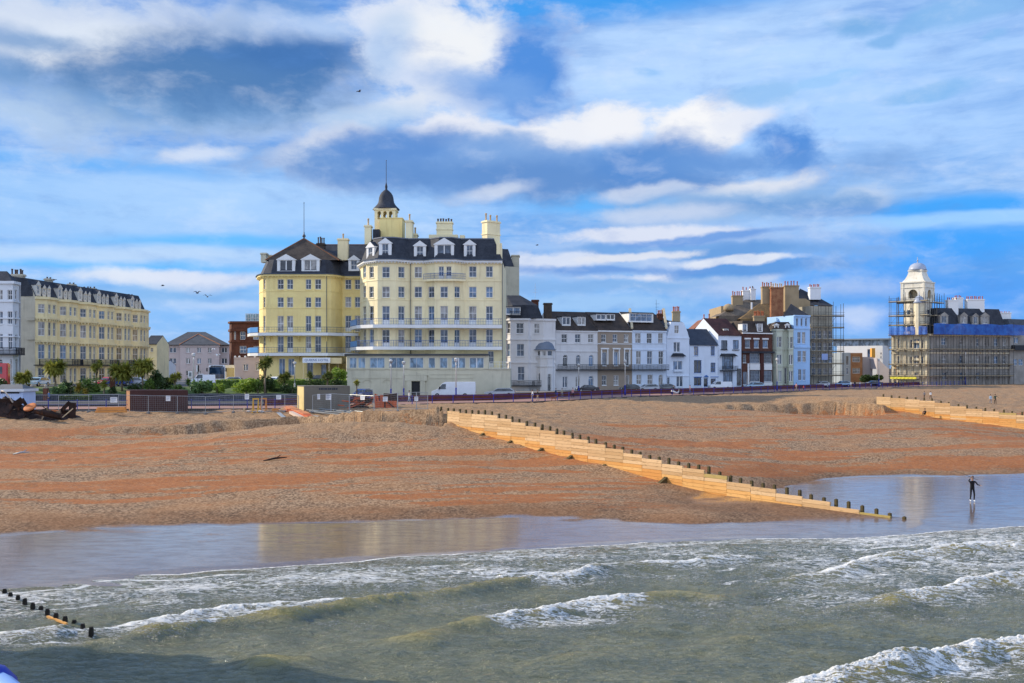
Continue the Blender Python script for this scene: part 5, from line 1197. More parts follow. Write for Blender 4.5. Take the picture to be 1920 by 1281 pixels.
dormer(r2, f, 1118, 588, 1136, 601, 'two', w=-1.6, back=2.6, ped=False, wmarg=.05); dormer(r2, f, 1137, 588, 1153, 601, 'two', w=-1.6, back=2.6, ped=False, wmarg=.05)
w3 = [rect(zH, a, 495, b, 605) for a, b in [(530, 590), (655, 712), (780, 832)]]+[rect(zH, a, 690, b, 835) for a, b in [(540, 592), (660, 716), (785, 836)]]+[rect(zH, 545, 945, 596, 1052), rect(zH, 665, 945, 720, 1052), rect(zH, 785, 945, 832, 1085, 'arch mull entry')]
PB2 = paint('pale_blue_paint', (.62, .70, .80), .05, .7, .2)
r3, sg, zt, pl3, bl, br = trow('pale blue white terraced house with wide glazed roof dormer, right end of its terrace', 1185.4, 215.5, 1249.5, 219, w3, PB2, None, moulds=[(644, .16, .1), (656, .3, .12)])
gable_roof(r3, pl3, bl, br, zt, zat(221, 586), BRN_ROOF, PB2)
a = zH(462, 272); b = zH(727, 376); dormer(r3, sg[0], a[0], a[1], b[0], b[1], 'four', w=-1.3, back=3.2, ped=False, wmarg=.05)
ch = paint('coping_cream', (.55, .46, .3), .1, .8, .3)
for (rt, p, q) in ((r2, pl2[-1], 217.5), (r3, pl3[-1], 220)):
    x, y = p; zz = zat(y, 618); coping(rt, [(x, y-.1, zz+.15), (x+.2, y+5.4, zat(y+5, 582.5)+.2), (x+.35, y+8, zat(y+5, 592))], .5, .35, ch)
for rt, plx, px0, px1 in ((r1, pl1, 1042, 1120), (r2, pl2, 1121, 1185), (r3, pl3, 1185, 1257)):
    Ym = plx[0][1]; iron_balcony(rt, [plx[0], plx[-1]], zat(Ym+2, 693 if rt is not r1 else 693), proj=1.1, h=1.05)
chimney(r3, 1233, 1243.5, 588, 600, 224, 1., TERRB if 'TERRB' in globals() else BRK, 3, 7, TERRA)
mb = MB(); x0 = X(1230.5, 224)[0]; mb.bar((x0, 224, zat(224, 600)), (x0, 224, zat(224, 562)), .035)
for (y, w_) in ((570, .7), (576, .5), (581, .35)): mb.bar((x0-w_*.4, 224, zat(224, y)), (x0+w_, 224, zat(224, y)), .03)
mb.build('aerial', [BLACK_IRON], r3)
# narrow white gabled house
w4 = [rect(zH, *q_) for q_ in [(958, 410, 1004, 497, 'sash'), (950, 590, 1018, 700, 'two'), (945, 795, 1045, 905, 'two'), (980, 962, 1050, 1078, 'two'), (879, 978, 905, 1085, 'plain entry')]]
BLW = paint('white_blue_paint', (.66, .73, .82), .05, .7, .2)
r4, sg, zt, pl4, bl, br = house('narrow white house with shaped gable and black window hood', [(1250, 221), (1292.3, 223)], 634, BLW, [w for w in w4 if w[1] > 636], depth=12, moulds=[(634, .25, .12), (705, .2, .14)])
f = sg[0]; Ym = 222; mb = MB()
pr = [(1250, 634), (1252, 625), (1256, 612), (1258, 604), (1281, 604), (1285, 612), (1289, 622), (1292.3, 634)]
P3 = [f.pt(f.u_of(a), 0, zat(Ym, b)) for a, b in pr]; hx0, hx1 = f.u_of(1264.6), f.u_of(1272.5); hz0, hz1 = zat(Ym, 625.4), zat(Ym, 610.5)
l_ = [P3[0], P3[1], P3[2], P3[3], f.pt(hx0, 0, P3[3].z), f.pt(hx0, 0, P3[0].z)]; mb.poly(l_); mb.poly([f.pt(hx1, 0, P3[0].z), f.pt(hx1, 0, P3[3].z), P3[4], P3[5], P3[6], P3[7]])
mb.quad(f.pt(hx0, 0, P3[0].z), f.pt(hx1, 0, P3[0].z), f.pt(hx1, 0, hz0), f.pt(hx0, 0, hz0)); mb.quad(f.pt(hx0, 0, hz1), f.pt(hx1, 0, hz1), f.pt(hx1, 0, P3[3].z), f.pt(hx0, 0, P3[3].z))
bkv = -f.n*6
for p, q in zip(P3[:-1], P3[1:]): mb.quad(p, q, q+bkv, p+bkv)
mb.build('gable', [BLW], r4); place_win(r4, f, hx0, hx1, hz0, hz1, 'sash', .12)
mb = MB(); ua, ub = f.u_of(1258), f.u_of(1283.5); z0, z1_ = zat(Ym, 668.5), zat(Ym, 662.5)
mb.add([f.pt(ua, .9, z0), f.pt(ub, .9, z0), f.pt(ub-.5, .02, z1_), f.pt(ua+.5, .02, z1_), f.pt(ua, .02, z0), f.pt(ub, .02, z0)], [(0, 1, 2, 3), (0, 3, 4), (1, 5, 2), (0, 4, 5, 1)]); mb.build('window_hood', [BLACK_IRON], r4)
mb = MB(); ua, ub = f.u_of(1262), f.u_of(1279.8); mb.frame_box(f.pt(ua, 0, zat(Ym, 697)), f.u, f.n, (0, 0, 1), ub-ua, .5, .5); mb.build('bay_sill', [BLW], r4)
mb = MB(); a, b = f.pt(0, -.2, zat(Ym, 604)), f.pt(f.L, -.2, zat(Ym, 604)); c1_, c2_ = f.pt(f.u_of(1246), -6, zat(228, 587)), f.pt(f.u_of(1278), -6, zat(228, 601)); mb.quad(f.pt(f.u_of(1246), -.3, zat(Ym, 612)), f.pt(f.u_of(1281), -.3, zat(Ym, 603.5)), c2_, c1_); mb.build('roof', [DARKR], r4)
chimney(r4, 1261.5, 1275.5, 583.5, 606, 226, 1.3, paint('stone_stack', (.38, .30, .18), .15, .85, .4), 4, 9, TERRA)
# low blue-white cottage with slate roof
BLUEP = paint('blue_joinery', (.06, .16, .42), .08, .45, .1)
w5 = [rect(zI, *q_) for q_ in [(203, 738, 243, 823, 'sash'), (358, 736, 395, 823, 'sash'), (203, 862, 272, 985, 'mull'), (357, 886, 401, 976, 'sash'), (203, 1024, 271, 1100, 'mull'), (294, 1030, 331, 1112, 'plain entry'), (358, 1034, 404, 1095, 'mull')]]
r5, sg, zt, pl5, bl, br = house('low white cottage with blue door and windows and plain slate roof', [(1292.8, 226), (1346, 229)], 646, BLW, w5, depth=9, fm=BLUEP)
gable_roof(r5, pl5, bl, br, zt, zat(231, 617.5), bands('slate_blue', (.03, .038, .055), (.052, .062, .085), scale=4.), BLW)
mb = MB(); f = sg[0]; ua, ub = f.u_of(1260+290/4.926), f.u_of(1260+336/4.926); z0 = zat(227, 707.3)
mb.add([f.pt(ua, .3, z0), f.pt(ub, .3, z0), f.pt((ua+ub)/2, .3, z0+.5), f.pt(ua, 0, z0), f.pt(ub, 0, z0), f.pt((ua+ub)/2, 0, z0+.5)], [(0, 1, 2), (0, 2, 5, 3), (1, 4, 5, 2), (0, 3, 4, 1)])
for a in (203, 358):
    u0 = f.u_of(1260+a/4.926); mb.frame_box(f.pt(u0-.1, 0, zat(227, 707.5)), f.u, f.n, (0, 0, 1), f.u_of(1260+(a+68)/4.926)-u0+.2, .12, .14)
mb.build('door_hood', [BLUEP], r5)
# red roofed house behind
RBR = bands('red_brick', (.20, .075, .035), (.34, .14, .06), scale=6., rough=.85); RTILE = bands('red_tiles', (.16, .06, .035), (.30, .12, .06), scale=4.)
r6, sg, zt, pl6, bl, br = house('red brick house with red tiled roof showing behind the slate roofed cottage', [(1297, 246), (1350, 246)], 620, RBR, [(1309.5, 608, 1319, 619, 'arch')], depth=10)
mb = MB(); a = [Vector((X(1297, 245.9)[0], 245.9, zt)), Vector((X(1343, 245.9)[0], 245.9, zt)), Vector((X(1322, 245.9)[0], 245.9, zat(246, 598)))]; mb.add(a, [(0, 1, 2)]); mb.build('gable', [RBR], r6)
mb = MB(); bkv = Vector((0, 10, 0)); mb.quad(a[0], a[2], a[2]+bkv, a[0]+bkv); mb.quad(a[2], a[1], a[1]+bkv, a[2]+bkv)
mb.quad(Vector((X(1333, 246)[0], 246, zat(246, 616))), Vector((X(1352, 246)[0], 246, zat(246, 616))), Vector((X(1352, 250)[0], 250, zat(250, 598))), Vector((X(1336, 250)[0], 250, zat(250, 598)))); mb.build('roof', [RTILE], r6)
chimney(r6, 1319, 1332.5, 597, 622, 244, 1.2, RBR, 2, 8, TERRA)
# white house with black windows
w7 = [rect(zI, *q_) for q_ in [(455, 680, 511, 765, 'mull'), (563, 680, 616, 762, 'mull'), (462, 825, 566, 950, 'four'), (470, 965, 560, 1078, 'four'), (598, 942, 640, 1100, 'plain entry')]]
BLKJ = paint('black_joinery', (.018, .018, .02), .1, .45, .1)
r7, sg, zt, pl7, bl, br = house('white house with black framed windows, black balcony and red brown roof', [(1346.5, 230), (1390, 233)], 628, BLW, w7, depth=11, fm=BLKJ)
gable_roof(r7, pl7, bl, br, zt, zat(236, 598), bands('maroon_tiles', (.05, .018, .014), (.11, .04, .03), scale=4.), BLW)
f = sg[0]; a = zI(478, 568); b = zI(523, 613); dormer(r7, f, a[0], a[1], b[0], b[1], 'two', w=-1.2, back=2.2, ped=False, wmarg=.08)
mb = MB(); ua, ub = f.u_of(1260+440/4.926), f.u_of(1260+588/4.926); z0 = zat(231, 500+828/4.926); z1_ = zat(231, 500+803/4.926)
mb.add([f.pt(ua, 1., z0), f.pt(ub, 1., z0), f.pt(ub-.4, .02, z1_), f.pt(ua+.4, .02, z1_), f.pt(ua, .02, z0), f.pt(ub, .02, z0)], [(0, 1, 2, 3), (0, 3, 4), (1, 5, 2), (0, 4, 5, 1)])
for (u_, y0, y1) in ((455, 672, 678), (563, 672, 678)):
    u0 = f.u_of(1260+(u_-8)/4.926); mb.frame_box(f.pt(u0, 0, zat(231, 500+772/4.926)), f.u, f.n, (0, 0, 1), 2.0, .3, .16)
mb.build('window_hood', [BLKJ], r7)
p, q = f.pt(ua, 0, 0), f.pt(ub, 0, 0); iron_balcony(r7, [(p.x, p.y), (q.x, q.y)], zat(231, 694.5), proj=1.0, h=1.0)
# brown brick inn
BRK2 = bands('inn_brick', (.07, .03, .022), (.13, .055, .038), scale=6., rough=.85)
w8 = [rect(zI, *q_) for q_ in [(675, 678, 718, 750, 'mull'), (757, 678, 800, 750, 'mull'), (838, 678, 884, 750, 'mull'), (655, 812, 683, 888, 'grid'), (718, 802, 807, 892, 'grid'), (848, 802, 917, 892, 'grid'), (722, 962, 809, 1062, 'grid'), (850, 962, 919, 1062, 'grid'), (655, 972, 690, 1090, 'plain entry')]]
r8, sg, zt, pl8, bl, br = house('brown brick inn with dark mansard, gridded windows and white fascia', [(1391, 233), (1448, 237)], 625, BRK2, w8, depth=12, fm=paint('grey_joinery', (.30, .34, .38), .06, .5, .1), mat2=WHITE)
f = sg[0]; mb = MB(); mansard(mb, [pl8[0], pl8[1], br, bl], zt, zat(236, 602), 1.1, 0); mb.build('roof', [BRN_ROOF], r8)
for (a, b) in ((650, 697), (788, 838)): p = zI(a, 522); q = zI(b, 603); dormer(r8, f, p[0], p[1], q[0], q[1], 'mull', w=-.15, back=1.6, ped=False, wmarg=.16)
mb = MB()
def fb(x0, y0, x1, y1, pr, mat=0, Ym=235.):
    ua = f.u_of(1260+x0/4.926); ub = f.u_of(1260+x1/4.926); z0 = zat(Ym, 500+y1/4.926); z1_ = zat(Ym, 500+y0/4.926); mb.frame_box(f.pt(ua, 0, z0), f.u, f.n, (0, 0, 1), ub-ua, pr, z1_-z0, mat)
fb(645, 612, 925, 622, .3, 0); fb(718, 900, 810, 955, .12, 0); fb(848, 900, 921, 955, .12, 0); fb(697, 895, 712, 1100, .1, 0); fb(715, 1070, 925, 1100, .1, 0)
for a, b in ((668, 726), (750, 806), (832, 890)): fb(a, 660, b, 674, .12, 0)
fas = mb.build('fascia', [WHITE], r8)
mb = MB(); fb(648, 783, 935, 800, .5); mb.build('pent_roof', [SLATE], r8)
mb = MB(); fb(812, 800, 842, 1098, .25); mb.build('pier', [bands('red_pier', (.06, .018, .014), (.10, .03, .022), scale=6.)], r8)
# greenish cream house
GRN = paint('greenish_cream', (.52, .55, .44), .08, .75, .3)
w9 = [rect(zI, *q_) for q_ in [(958, 648, 984, 745, 'sash'), (988, 648, 1012, 745, 'sash'), (1065, 652, 1090, 755, 'sash'), (1093, 652, 1116, 755, 'sash'), (968, 812, 1014, 902, 'two'), (1068, 812, 1116, 906, 'two'), (985, 962, 1022, 1062, 'two'), (1034, 935, 1060, 1085, 'plain entry'), (1070, 965, 1116, 1062, 'two')]]
r9, sg, zt, pl9, bl, br = house('greenish cream narrow house between the brown inn and the pale blue house', [(1448.5, 238), (1456, 237), (1466, 237), (1470, 238.3), (1476, 238.3), (1479, 237.3), (1487.5, 237.6)], 618, GRN, w9, depth=12, moulds=[(619, .35, .2), (655, .25, .15), (687, .25, .15)])
mb = MB(); mansard(mb, [pl9[0], pl9[-1], br, bl], zt, zat(239, 604), .9, 0); mb.build('roof', [BRN_ROOF], r9)
for (a, b) in ((945, 985), (1045, 1085)): p = zI(a, 522); q = zI(b, 582); dormer(r9, Fac(pl9[0], pl9[-1]), p[0], p[1], q[0], q[1], 'mull', w=-.2, back=1.6, wmarg=.2)
# pale blue tall house
PB3 = paint('sky_blue_paint', (.36, .56, .82), .06, .7, .2)
w10 = [rect(zI, *q_) for q_ in [(1146, 478, 1166, 550, 'plain'), (1188, 478, 1206, 550, 'plain'), (1230, 478, 1247, 550, 'plain'), (1158, 605, 1190, 712, 'sash'), (1202, 605, 1232, 712, 'sash'), (1160, 778, 1194, 882, 'sash'), (1206, 778, 1238, 882, 'sash'), (1166, 950, 1196, 1052, 'sash'), (1206, 950, 1234, 1052, 'sash')]]
r10, sg, zt, pl10, bl, br = house('tall sky blue house beside the scaffolded building', [(1488, 240), (1518.5, 242)], 592, PB3, w10, depth=10, moulds=[(616, .3, .2), (651, .35, .25), (592.5, .35, .3)])
mb = MB(); q = [Vector((*p, zt)) for p in (X(1468, 243), pl10[1], br, (X(1468, 252)[0], 252))]; ap = Vector((X(1483, 247)[0], 247, zat(247, 569.5))); 
for i in range(4): mb.add([q[i], q[(i+1) % 4], ap], [(0, 1, 2)])
mb.build('roof', [DARKR], r10)
mb = MB(); mb.box(X(1480.5, 241.5)[0], X(1487.8, 241.5)[0], 241.5, 248, zat(241, 618), zat(241, 592.5)); mb.build('corner_block', [WHT2], r10)
# big building behind with many stacks
STK = paint('tan_stack', (.36, .27, .16), .12, .85, .5); GT = bands('grey_tiles', (.11, .09, .07), (.20, .16, .12), scale=4.); LT = bands('lichen_tiles', (.11, .075, .04), (.24, .15, .06), scale=4.)
r11, sg, zt, pl11, bl, br = house('large old building with hipped roofs and many chimney stacks behind the houses', [(1352, 268), (1440, 266), (1519, 266), (1561, 268)], 574, STK, [rect(zI, a, 370, a+22, 450, 'sash') for a in (1285, 1315, 1347, 1380, 1412, 1443)], depth=16, name='mansion_block', cat='building')
for (aa, col) in (([(1348, 592), (1442, 592), (1430, 562), (1398, 562)], GT), ([(1388, 598), (1470, 596), (1452, 566), (1426, 568)], LT)):
    mb = MB(); Yq = 262 if col is GT else 258; q = [Vector((X(a, Yq+(0 if i < 2 else 6))[0], Yq+(0 if i < 2 else 6), zat(Yq+(0 if i < 2 else 6), b))) for i, (a, b) in enumerate(aa)]; mb.quad(*q)
    mb.add([q[1], q[1]+Vector((0, 14, 0)), q[2]], [(0, 1, 2)]); mb.add([q[0], q[3], q[0]+Vector((0, 14, 0))], [(0, 1, 2)])
    for a, b in ((q[0], q[1]),): mb.quad(a, b, Vector((b.x, b.y, ZB)), Vector((a.x, a.y, ZB)))
    mb.build('roof', [col], r11)
mb = MB(); q = [Vector((X(a, Y)[0], Y, zat(Y, b))) for a, b, Y in ((1496, 572, 265), (1563, 573.5, 265), (1535, 558, 272), (1500, 541, 272))]; mb.quad(*q); mb.add([q[1], q[1]+Vector((0, 14, 0)), q[2]], [(0, 1, 2)]); mb.quad(q[3], q[2], q[2]+Vector((0, 8, -4)), q[3]+Vector((0, 8, -4))); mb.build('roof', [DARKR], r11)
mb = MB(); q = [Vector((X(a, 264.5)[0], 264.5, zat(264.5, b))) for a, b in ((1497, 600), (1519, 600), (1519, 565), (1510, 560), (1497, 560))]; mb.poly(q); mb.poly([v+Vector((0, .6, 0)) for v in q]); 
for i in range(5): mb.quad(q[i], q[(i+1) % 5], q[(i+1) % 5]+Vector((0, .6, 0)), q[i]+Vector((0, .6, 0)))
mb.build('gable', [STK], r11)
mb = MB(); mb.lathe((X(1366, 264)[0], 264, zat(264, 583)), [(1.2, 0), (1.4, .5), (1.35, 1.2), (.8, 1.7), (.1, 1.9)], 12); mb.build('roof_dome', [STK], r11)
chimney(r11, 1373.5, 1393, 554, 575, 266, 1.6, STK, 5, 8, TERRA); chimney(r11, 1393, 1416, 544, 563, 268, 2., WHT2, 4, 6, TERRA); chimney(r11, 1408, 1417, 541, 563, 267, 2., WHT2, 1, 5, MATS['dark_pot'])
chimney(r11, 1429.5, 1448.5, 537, 570, 256, 1.6, STK, 5, 8, TERRA); chimney(r11, 1446, 1469, 538.5, 608, 254, 1.6, bands('orange_brick', (.22, .08, .04), (.40, .19, .09), scale=6., rough=.85), 6, 7, BUFF)
chimney(r11, 1472, 1498, 535, 584, 258, 1.8, STK, 5, 8, TERRA); chimney(r11, 1519, 1539, 538, 562, 268, 2., WHT2, 6, 5, TERRA)
chimney(r11, 1414, 1434, 592, 604, 246, 1.2, STK, 6, 9, TERRA)
mb = MB(); mb.box(X(1408.5, 257)[0], X(1411, 257)[0], 257, 257.4, zat(257, 580), zat(257, 567)); mb.build('flue', [WHT2], r11)
# ------------------------------------------------------------------ scaffolds, modern flats, the domed corner building
STEEL = paint('scaffold_tube', (.09, .09, .09), .15, .45, .2, metallic=.6); PLANK = paint('scaffold_board', (.30, .24, .15), .2, .85, .3)
def scaffold(label, facs, z0, lifts, ztop, w0=.35, w1=1.55, bay=2.1, boardmat=None, extra=0.):
    p = facs[0].p0; root = thing('scaffold', label, 'scaffold', (p.x, p.y, z0)); mb = MB(); bd = MB()
    for f in facs:
        k = max(1, int(round((f.L+extra)/bay)))
        for i in range(k+1):
            u = (f.L+extra)*i/k
            for w in (w0, w1): mb.bar(f.pt(u, w, z0), f.pt(u, w, ztop+random.uniform(-.3, 1.2)), .065, 0, 5)
        for zl in lifts:
            for w in (w0, w1): mb.bar(f.pt(-.3, w, zl), f.pt(f.L+extra+.3, w, zl), .05, 0, 5)
            for h in (.55, 1.05): mb.bar(f.pt(-.3, w1, zl+h), f.pt(f.L+extra+.3, w1, zl+h), .04, 0, 5)
            bd.frame_box(f.pt(-.25, w0+.06, zl+.05), f.u, f.n, (0, 0, 1), f.L+extra+.5, w1-w0-.12, .06)
            bd.frame_box(f.pt(-.25, w1-.05, zl+.115), f.u, f.n, (0, 0, 1), f.L+extra+.5, .04, .2)
        for j, (a, b) in enumerate(zip([z0]+lifts[:-1], lifts)):
            i = (j*2) % k; u0, u1 = (f.L+extra)*i/k, (f.L+extra)*(i+1)/k; mb.bar(f.pt(u0, w1+.05, a), f.pt(u1, w1+.05, b), .04, 0, 5)
    mb.build('poles', [STEEL], root); bd.build('platform', [boardmat or PLANK], root)
    return root
SCW = paint('weathered_stucco', (.40, .37, .29), .15, .85, .6, (.16, .15, .12))
rb, sg, zt, pl, bl, br = house('tall grey cream house wrapped in scaffolding', [(1519, 256), (1561, 258)], 574.5, SCW,
    [rect(zI, a, y0, a+36, y1, 'sash') for a in (1292, 1345, 1398, 1445) for (y0, y1) in ((595, 665), (705, 775), (810, 890), (940, 1010))], depth=8, moulds=[(610, .3, .2), (640, .3, .2), (668, .3, .2)])
f = sg[0]; f2 = Fac(pl[0], (pl[1][0]+2., pl[1][1]+.2))
scaffold('scaffold of six lifts wrapped round the tall grey cream house', [f2], ZB, [zat(255, y) for y in (705, 683, 660, 637.5, 615, 593)], zat(255, 572))
mb = MB(); p = zI(1382, 805); q = zI(1438, 862); za, zb = zat(254, q[1]), zat(254, p[1]); mb.box(X(p[0], 254)[0], X(q[0], 254)[0], 253.9, 253.98, za, zb); tag(mb.build('site_board', [paint('board_blue', (.32, .42, .68), .1, .5, .2)], loc=(X(p[0], 254)[0], 254, za)), 'pale blue square board hung on the scaffold of the grey cream house', 'sign')
# flats in the gap
def block(label, corners, ytop, Y, mat, name='flats', cat='building', ybot=None, d=10, wins=(), **k):
    return house(label, corners, ytop, mat, wins, depth=d, name=name, cat=cat, **k)
MWH = paint('modern_white', (.78, .78, .76), .03, .7, .1); MGR = paint('modern_grey', (.30, .34, .36), .08, .6, .2); MPK = paint('modern_pinkgrey', (.42, .38, .38), .05, .7, .15); MBR = bands('modern_brick', (.24, .11, .05), (.36, .18, .08), scale=5.)
rm, sg, zt, pl, bl, br = block('modern white flats with grey glazed top storey in the gap between scaffolds', [(1570, 335), (1655, 326), (1668, 330)], 649, 330, MWH, wins=[(1650.5, 661, 1653, 664.5, 'plain'), (1650.5, 668, 1653, 671.5, 'plain'), (1626, 655, 1633, 690, 'plain')], d=14)
mb = MB(); z1_ = zat(330, 637); x0, x1 = X(1570, 333)[0], X(1658, 333)[0]
f = Fac((x0, 337), (x1, 328)); n = 9
mb.frame_box(f.pt(0, -8, zt), f.u, f.n, (0, 0, 1), f.L, 7.9, z1_-zt, 1); mb.frame_box(f.pt(-.8, -8.5, z1_), f.u, f.n, (0, 0, 1), f.L+1.6, 9.2, .4, 0)
for i in range(n): mb.frame_box(f.pt(f.L*i/n, -.1, zt), f.u, f.n, (0, 0, 1), .18, .14, z1_-zt, 0)
mb.build('top_storey', [MGR, glass('glass_grey', (.16, .20, .24), .1)], rm)
mb = MB(); mb.box(X(1634.5, 325)[0], X(1641, 325)[0], 325, 326.4, zat(325, 677), zat(325, 653)); mb.build('orange_panel', [paint('orange_panel', (.75, .36, .06), .05, .6, .1)], rm)
rbk, sg, zt, pl, bl, br = block('square brown brick flats of two visible storeys before the modern white flats', [(1595, 316), (1617, 316)], 662, 316, MBR, wins=[rect(zJ, 175, 955, 240, 1002, 'four'), rect(zJ, 175, 1055, 240, 1100, 'four')], d=7)
rgy, sg, zt, pl, bl, br = block('narrow grey balconied flats beside the brown brick cube', [(1578, 315.6), (1594.8, 316)], 661.5, 316, MGR, wins=[rect(zJ, 120, 950, 146, 1030, 'plain'), rect(zJ, 120, 1050, 146, 1110, 'plain')], d=7)
rpk, sg, zt, pl, bl, br = block('low pinkish grey blank wall building right of the brown brick cube', [(1617.3, 318), (1636, 318)], 669.5, 318, MPK, d=7); 
rsl, sg, zt, pl, bl, br = block('grey annex with steeply sloping roof beside the domed corner building', [(1644, 312), (1667, 310)], 692, 311, MPK, d=7)
mb = MB(); a, b = Vector((*pl[0], zt)), Vector((*pl[1], zt)); c = Vector((pl[0][0], pl[0][1], zat(312, 671))); mb.add([a, b, c], [(0, 1, 2)]); o = Vector((0, 7, 0)); mb.add([a+o, b+o, c+o], [(0, 1, 2)]); mb.add([c, b, b+o, c+o], [(0, 1, 2, 3)], 1); mb.add([a, c, c+o, a+o], [(0, 1, 2, 3)]); mb.build('gable', [MPK, SLG], rsl)
# domed corner building
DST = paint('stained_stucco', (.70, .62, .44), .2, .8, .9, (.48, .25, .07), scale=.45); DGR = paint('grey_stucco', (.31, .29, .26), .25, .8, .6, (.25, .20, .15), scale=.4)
Cc = X(1743, 286); al_ = R(44); ul = Vector((-math.cos(al_), math.sin(al_)))
fl = Fac(Cc, (Cc[0]+ul.x*30, Cc[1]+ul.y*30)); uL = fl.u_of(1671.5); Lc = (Cc[0]+ul.x*uL, Cc[1]+ul.y*uL)
ud = Vector((.95, .3)).normalized(); fw = Fac(Cc, (Cc[0]+ud.x*60, Cc[1]+ud.y*60)); uR = fw.u_of(1893); Rc = (Cc[0]+ud.x*uR, Cc[1]+ud.y*uR)
corner = thing('corner_building', 'grand white corner building with domed tower, under repair behind scaffolds', 'building', (Cc[0], Cc[1], ZB))
Fl = Fac(Lc, Cc); Fw = Fac(Cc, Rc); zt = zat(289, 627); mb = MB()
def pw(f, lst, mb, z0, z1_): 
    hs = []
    for (x0, y0, x1, y1, st) in lst:
        a, b = f.u_of(x0), f.u_of(x1); Ym = f.pt((a+b)/2, 0, 0).y; hs.append((a, b, zat(Ym, y1), zat(Ym, y0), st))
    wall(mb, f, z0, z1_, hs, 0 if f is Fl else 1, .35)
    for h in hs: place_win(corner, f, h[0], h[1], h[2], h[3], h[4], .25)
pw(Fl, [rect(zJ, *q) for q in [(700, 805, 750, 885, 'two'), (700, 945, 750, 1035, 'two'), (560, 805, 590, 880, 'sash'), (560, 950, 590, 1030, 'sash'), (705, 1090, 745, 1160, 'sash'), (668, 810, 684, 880, 'plain'), (766, 810, 782, 880, 'plain'), (668, 955, 684, 1030, 'plain'), (766, 955, 782, 1030, 'plain'), (565, 1090, 590, 1150, 'sash')]], mb, ZB, zt)
pw(Fw, [rect(zJ, *q) for q in [(938, 795, 982, 855, 'sash'), (1092, 795, 1134, 855, 'sash'), (940, 945, 984, 1010, 'sash'), (1094, 945, 1136, 1010, 'sash'), (1222, 800, 1262, 865, 'sash'), (1388, 800, 1424, 865, 'sash'), (1225, 950, 1265, 1015, 'sash'), (1390, 950, 1426, 1015, 'sash'), (1310, 800, 1345, 865, 'sash'), (1312, 950, 1347, 1015, 'sash'), (945, 1090, 985, 1150, 'sash'), (1100, 1090, 1140, 1150, 'sash'), (1230, 1090, 1268, 1150, 'sash'), (1465, 800, 1495, 865, 'sash'), (1465, 950, 1495, 1015, 'sash')]], mb, ZB, zt)
pll = [Lc, Cc, Rc]
for y in (662, 690): mould(mb, pll, zat(289, y)-.2, zat(289, y)+.2, .3, 0)
mould(mb, pll, zt-.5, zt, .6, 0)
for t in (.02, .22, .34, .74, .9): mb.frame_box(Fl.pt(Fl.L*t, 0, ZB), Fl.u, Fl.n, (0, 0, 1), .5, .28, zt-ZB-.52, 0)
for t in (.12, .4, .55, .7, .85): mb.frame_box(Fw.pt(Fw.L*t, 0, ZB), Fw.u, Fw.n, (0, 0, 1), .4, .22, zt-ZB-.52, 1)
for (f, x) in ((Fl, 1717), (Fl, 1717)):
    pass
for y in (646, 679):      # pediments over the middle windows
    u = Fl.u_of(1719); z = zat(287, y-3); a, b, c = Fl.pt(u-1.6, .3, z), Fl.pt(u+1.6, .3, z), Fl.pt(u, .3, z+.8); mb.add([a, b, c, a-Fl.n*.32, b-Fl.n*.32, c-Fl.n*.32], [(0, 1, 2), (0, 2, 5, 3), (1, 4, 5, 2), (0, 3, 4, 1)], 0)
bkw = Vector((-ud.y, ud.x))*14
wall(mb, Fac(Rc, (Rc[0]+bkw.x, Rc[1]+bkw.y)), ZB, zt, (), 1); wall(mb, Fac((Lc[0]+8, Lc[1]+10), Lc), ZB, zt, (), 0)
# gable pediment on the wing
z = zt+.02; a, b = Fw.u_of(1774), Fw.u_of(1825); c = Fw.u_of(1800); pk = zat(290, 607); A, B, C_ = Fw.pt(a, .2, z), Fw.pt(b, .2, z), Fw.pt(c, .2, pk); mb.add([A, B, C_, A-Fw.n*3, B-Fw.n*3, C_-Fw.n*3], [(0, 1, 2), (0, 2, 5, 3), (1, 4, 5, 2)], 1)
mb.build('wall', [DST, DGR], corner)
mb = MB(); plan = [Fw.pt(2.5, -.4, 0), Fw.pt(Fw.L, -.4, 0), Fw.pt(Fw.L, -13, 0), Fw.pt(2.5, -13, 0)]; mansard(mb, [(p.x, p.y) for p in plan], zt, zat(291, 578), 1.8, 0); mb.build('roof', [SLATE], corner)
for (x0, y0, x1, y1) in [(928, 572, 997, 675), (1100, 572, 1162, 675), (1205, 580, 1258, 680), (1275, 575, 1350, 680)]:
    p, q = zJ(x0, y0), zJ(x1, y1); dormer(corner, Fw, p[0], p[1], q[0], q[1], 'mull', w=-.5, back=2.5, mat=DGR)
chimney(corner, 1778, 1797, 562, 612, 291, 2., MWH, 5, 4, TERRA); chimney(corner, 1792, 1806, 558, 590, 295, 2., MWH, 4, 4, TERRA); chimney(corner, 1814, 1846, 561, 590, 294, 2., MWH, 9, 6, TERRA)
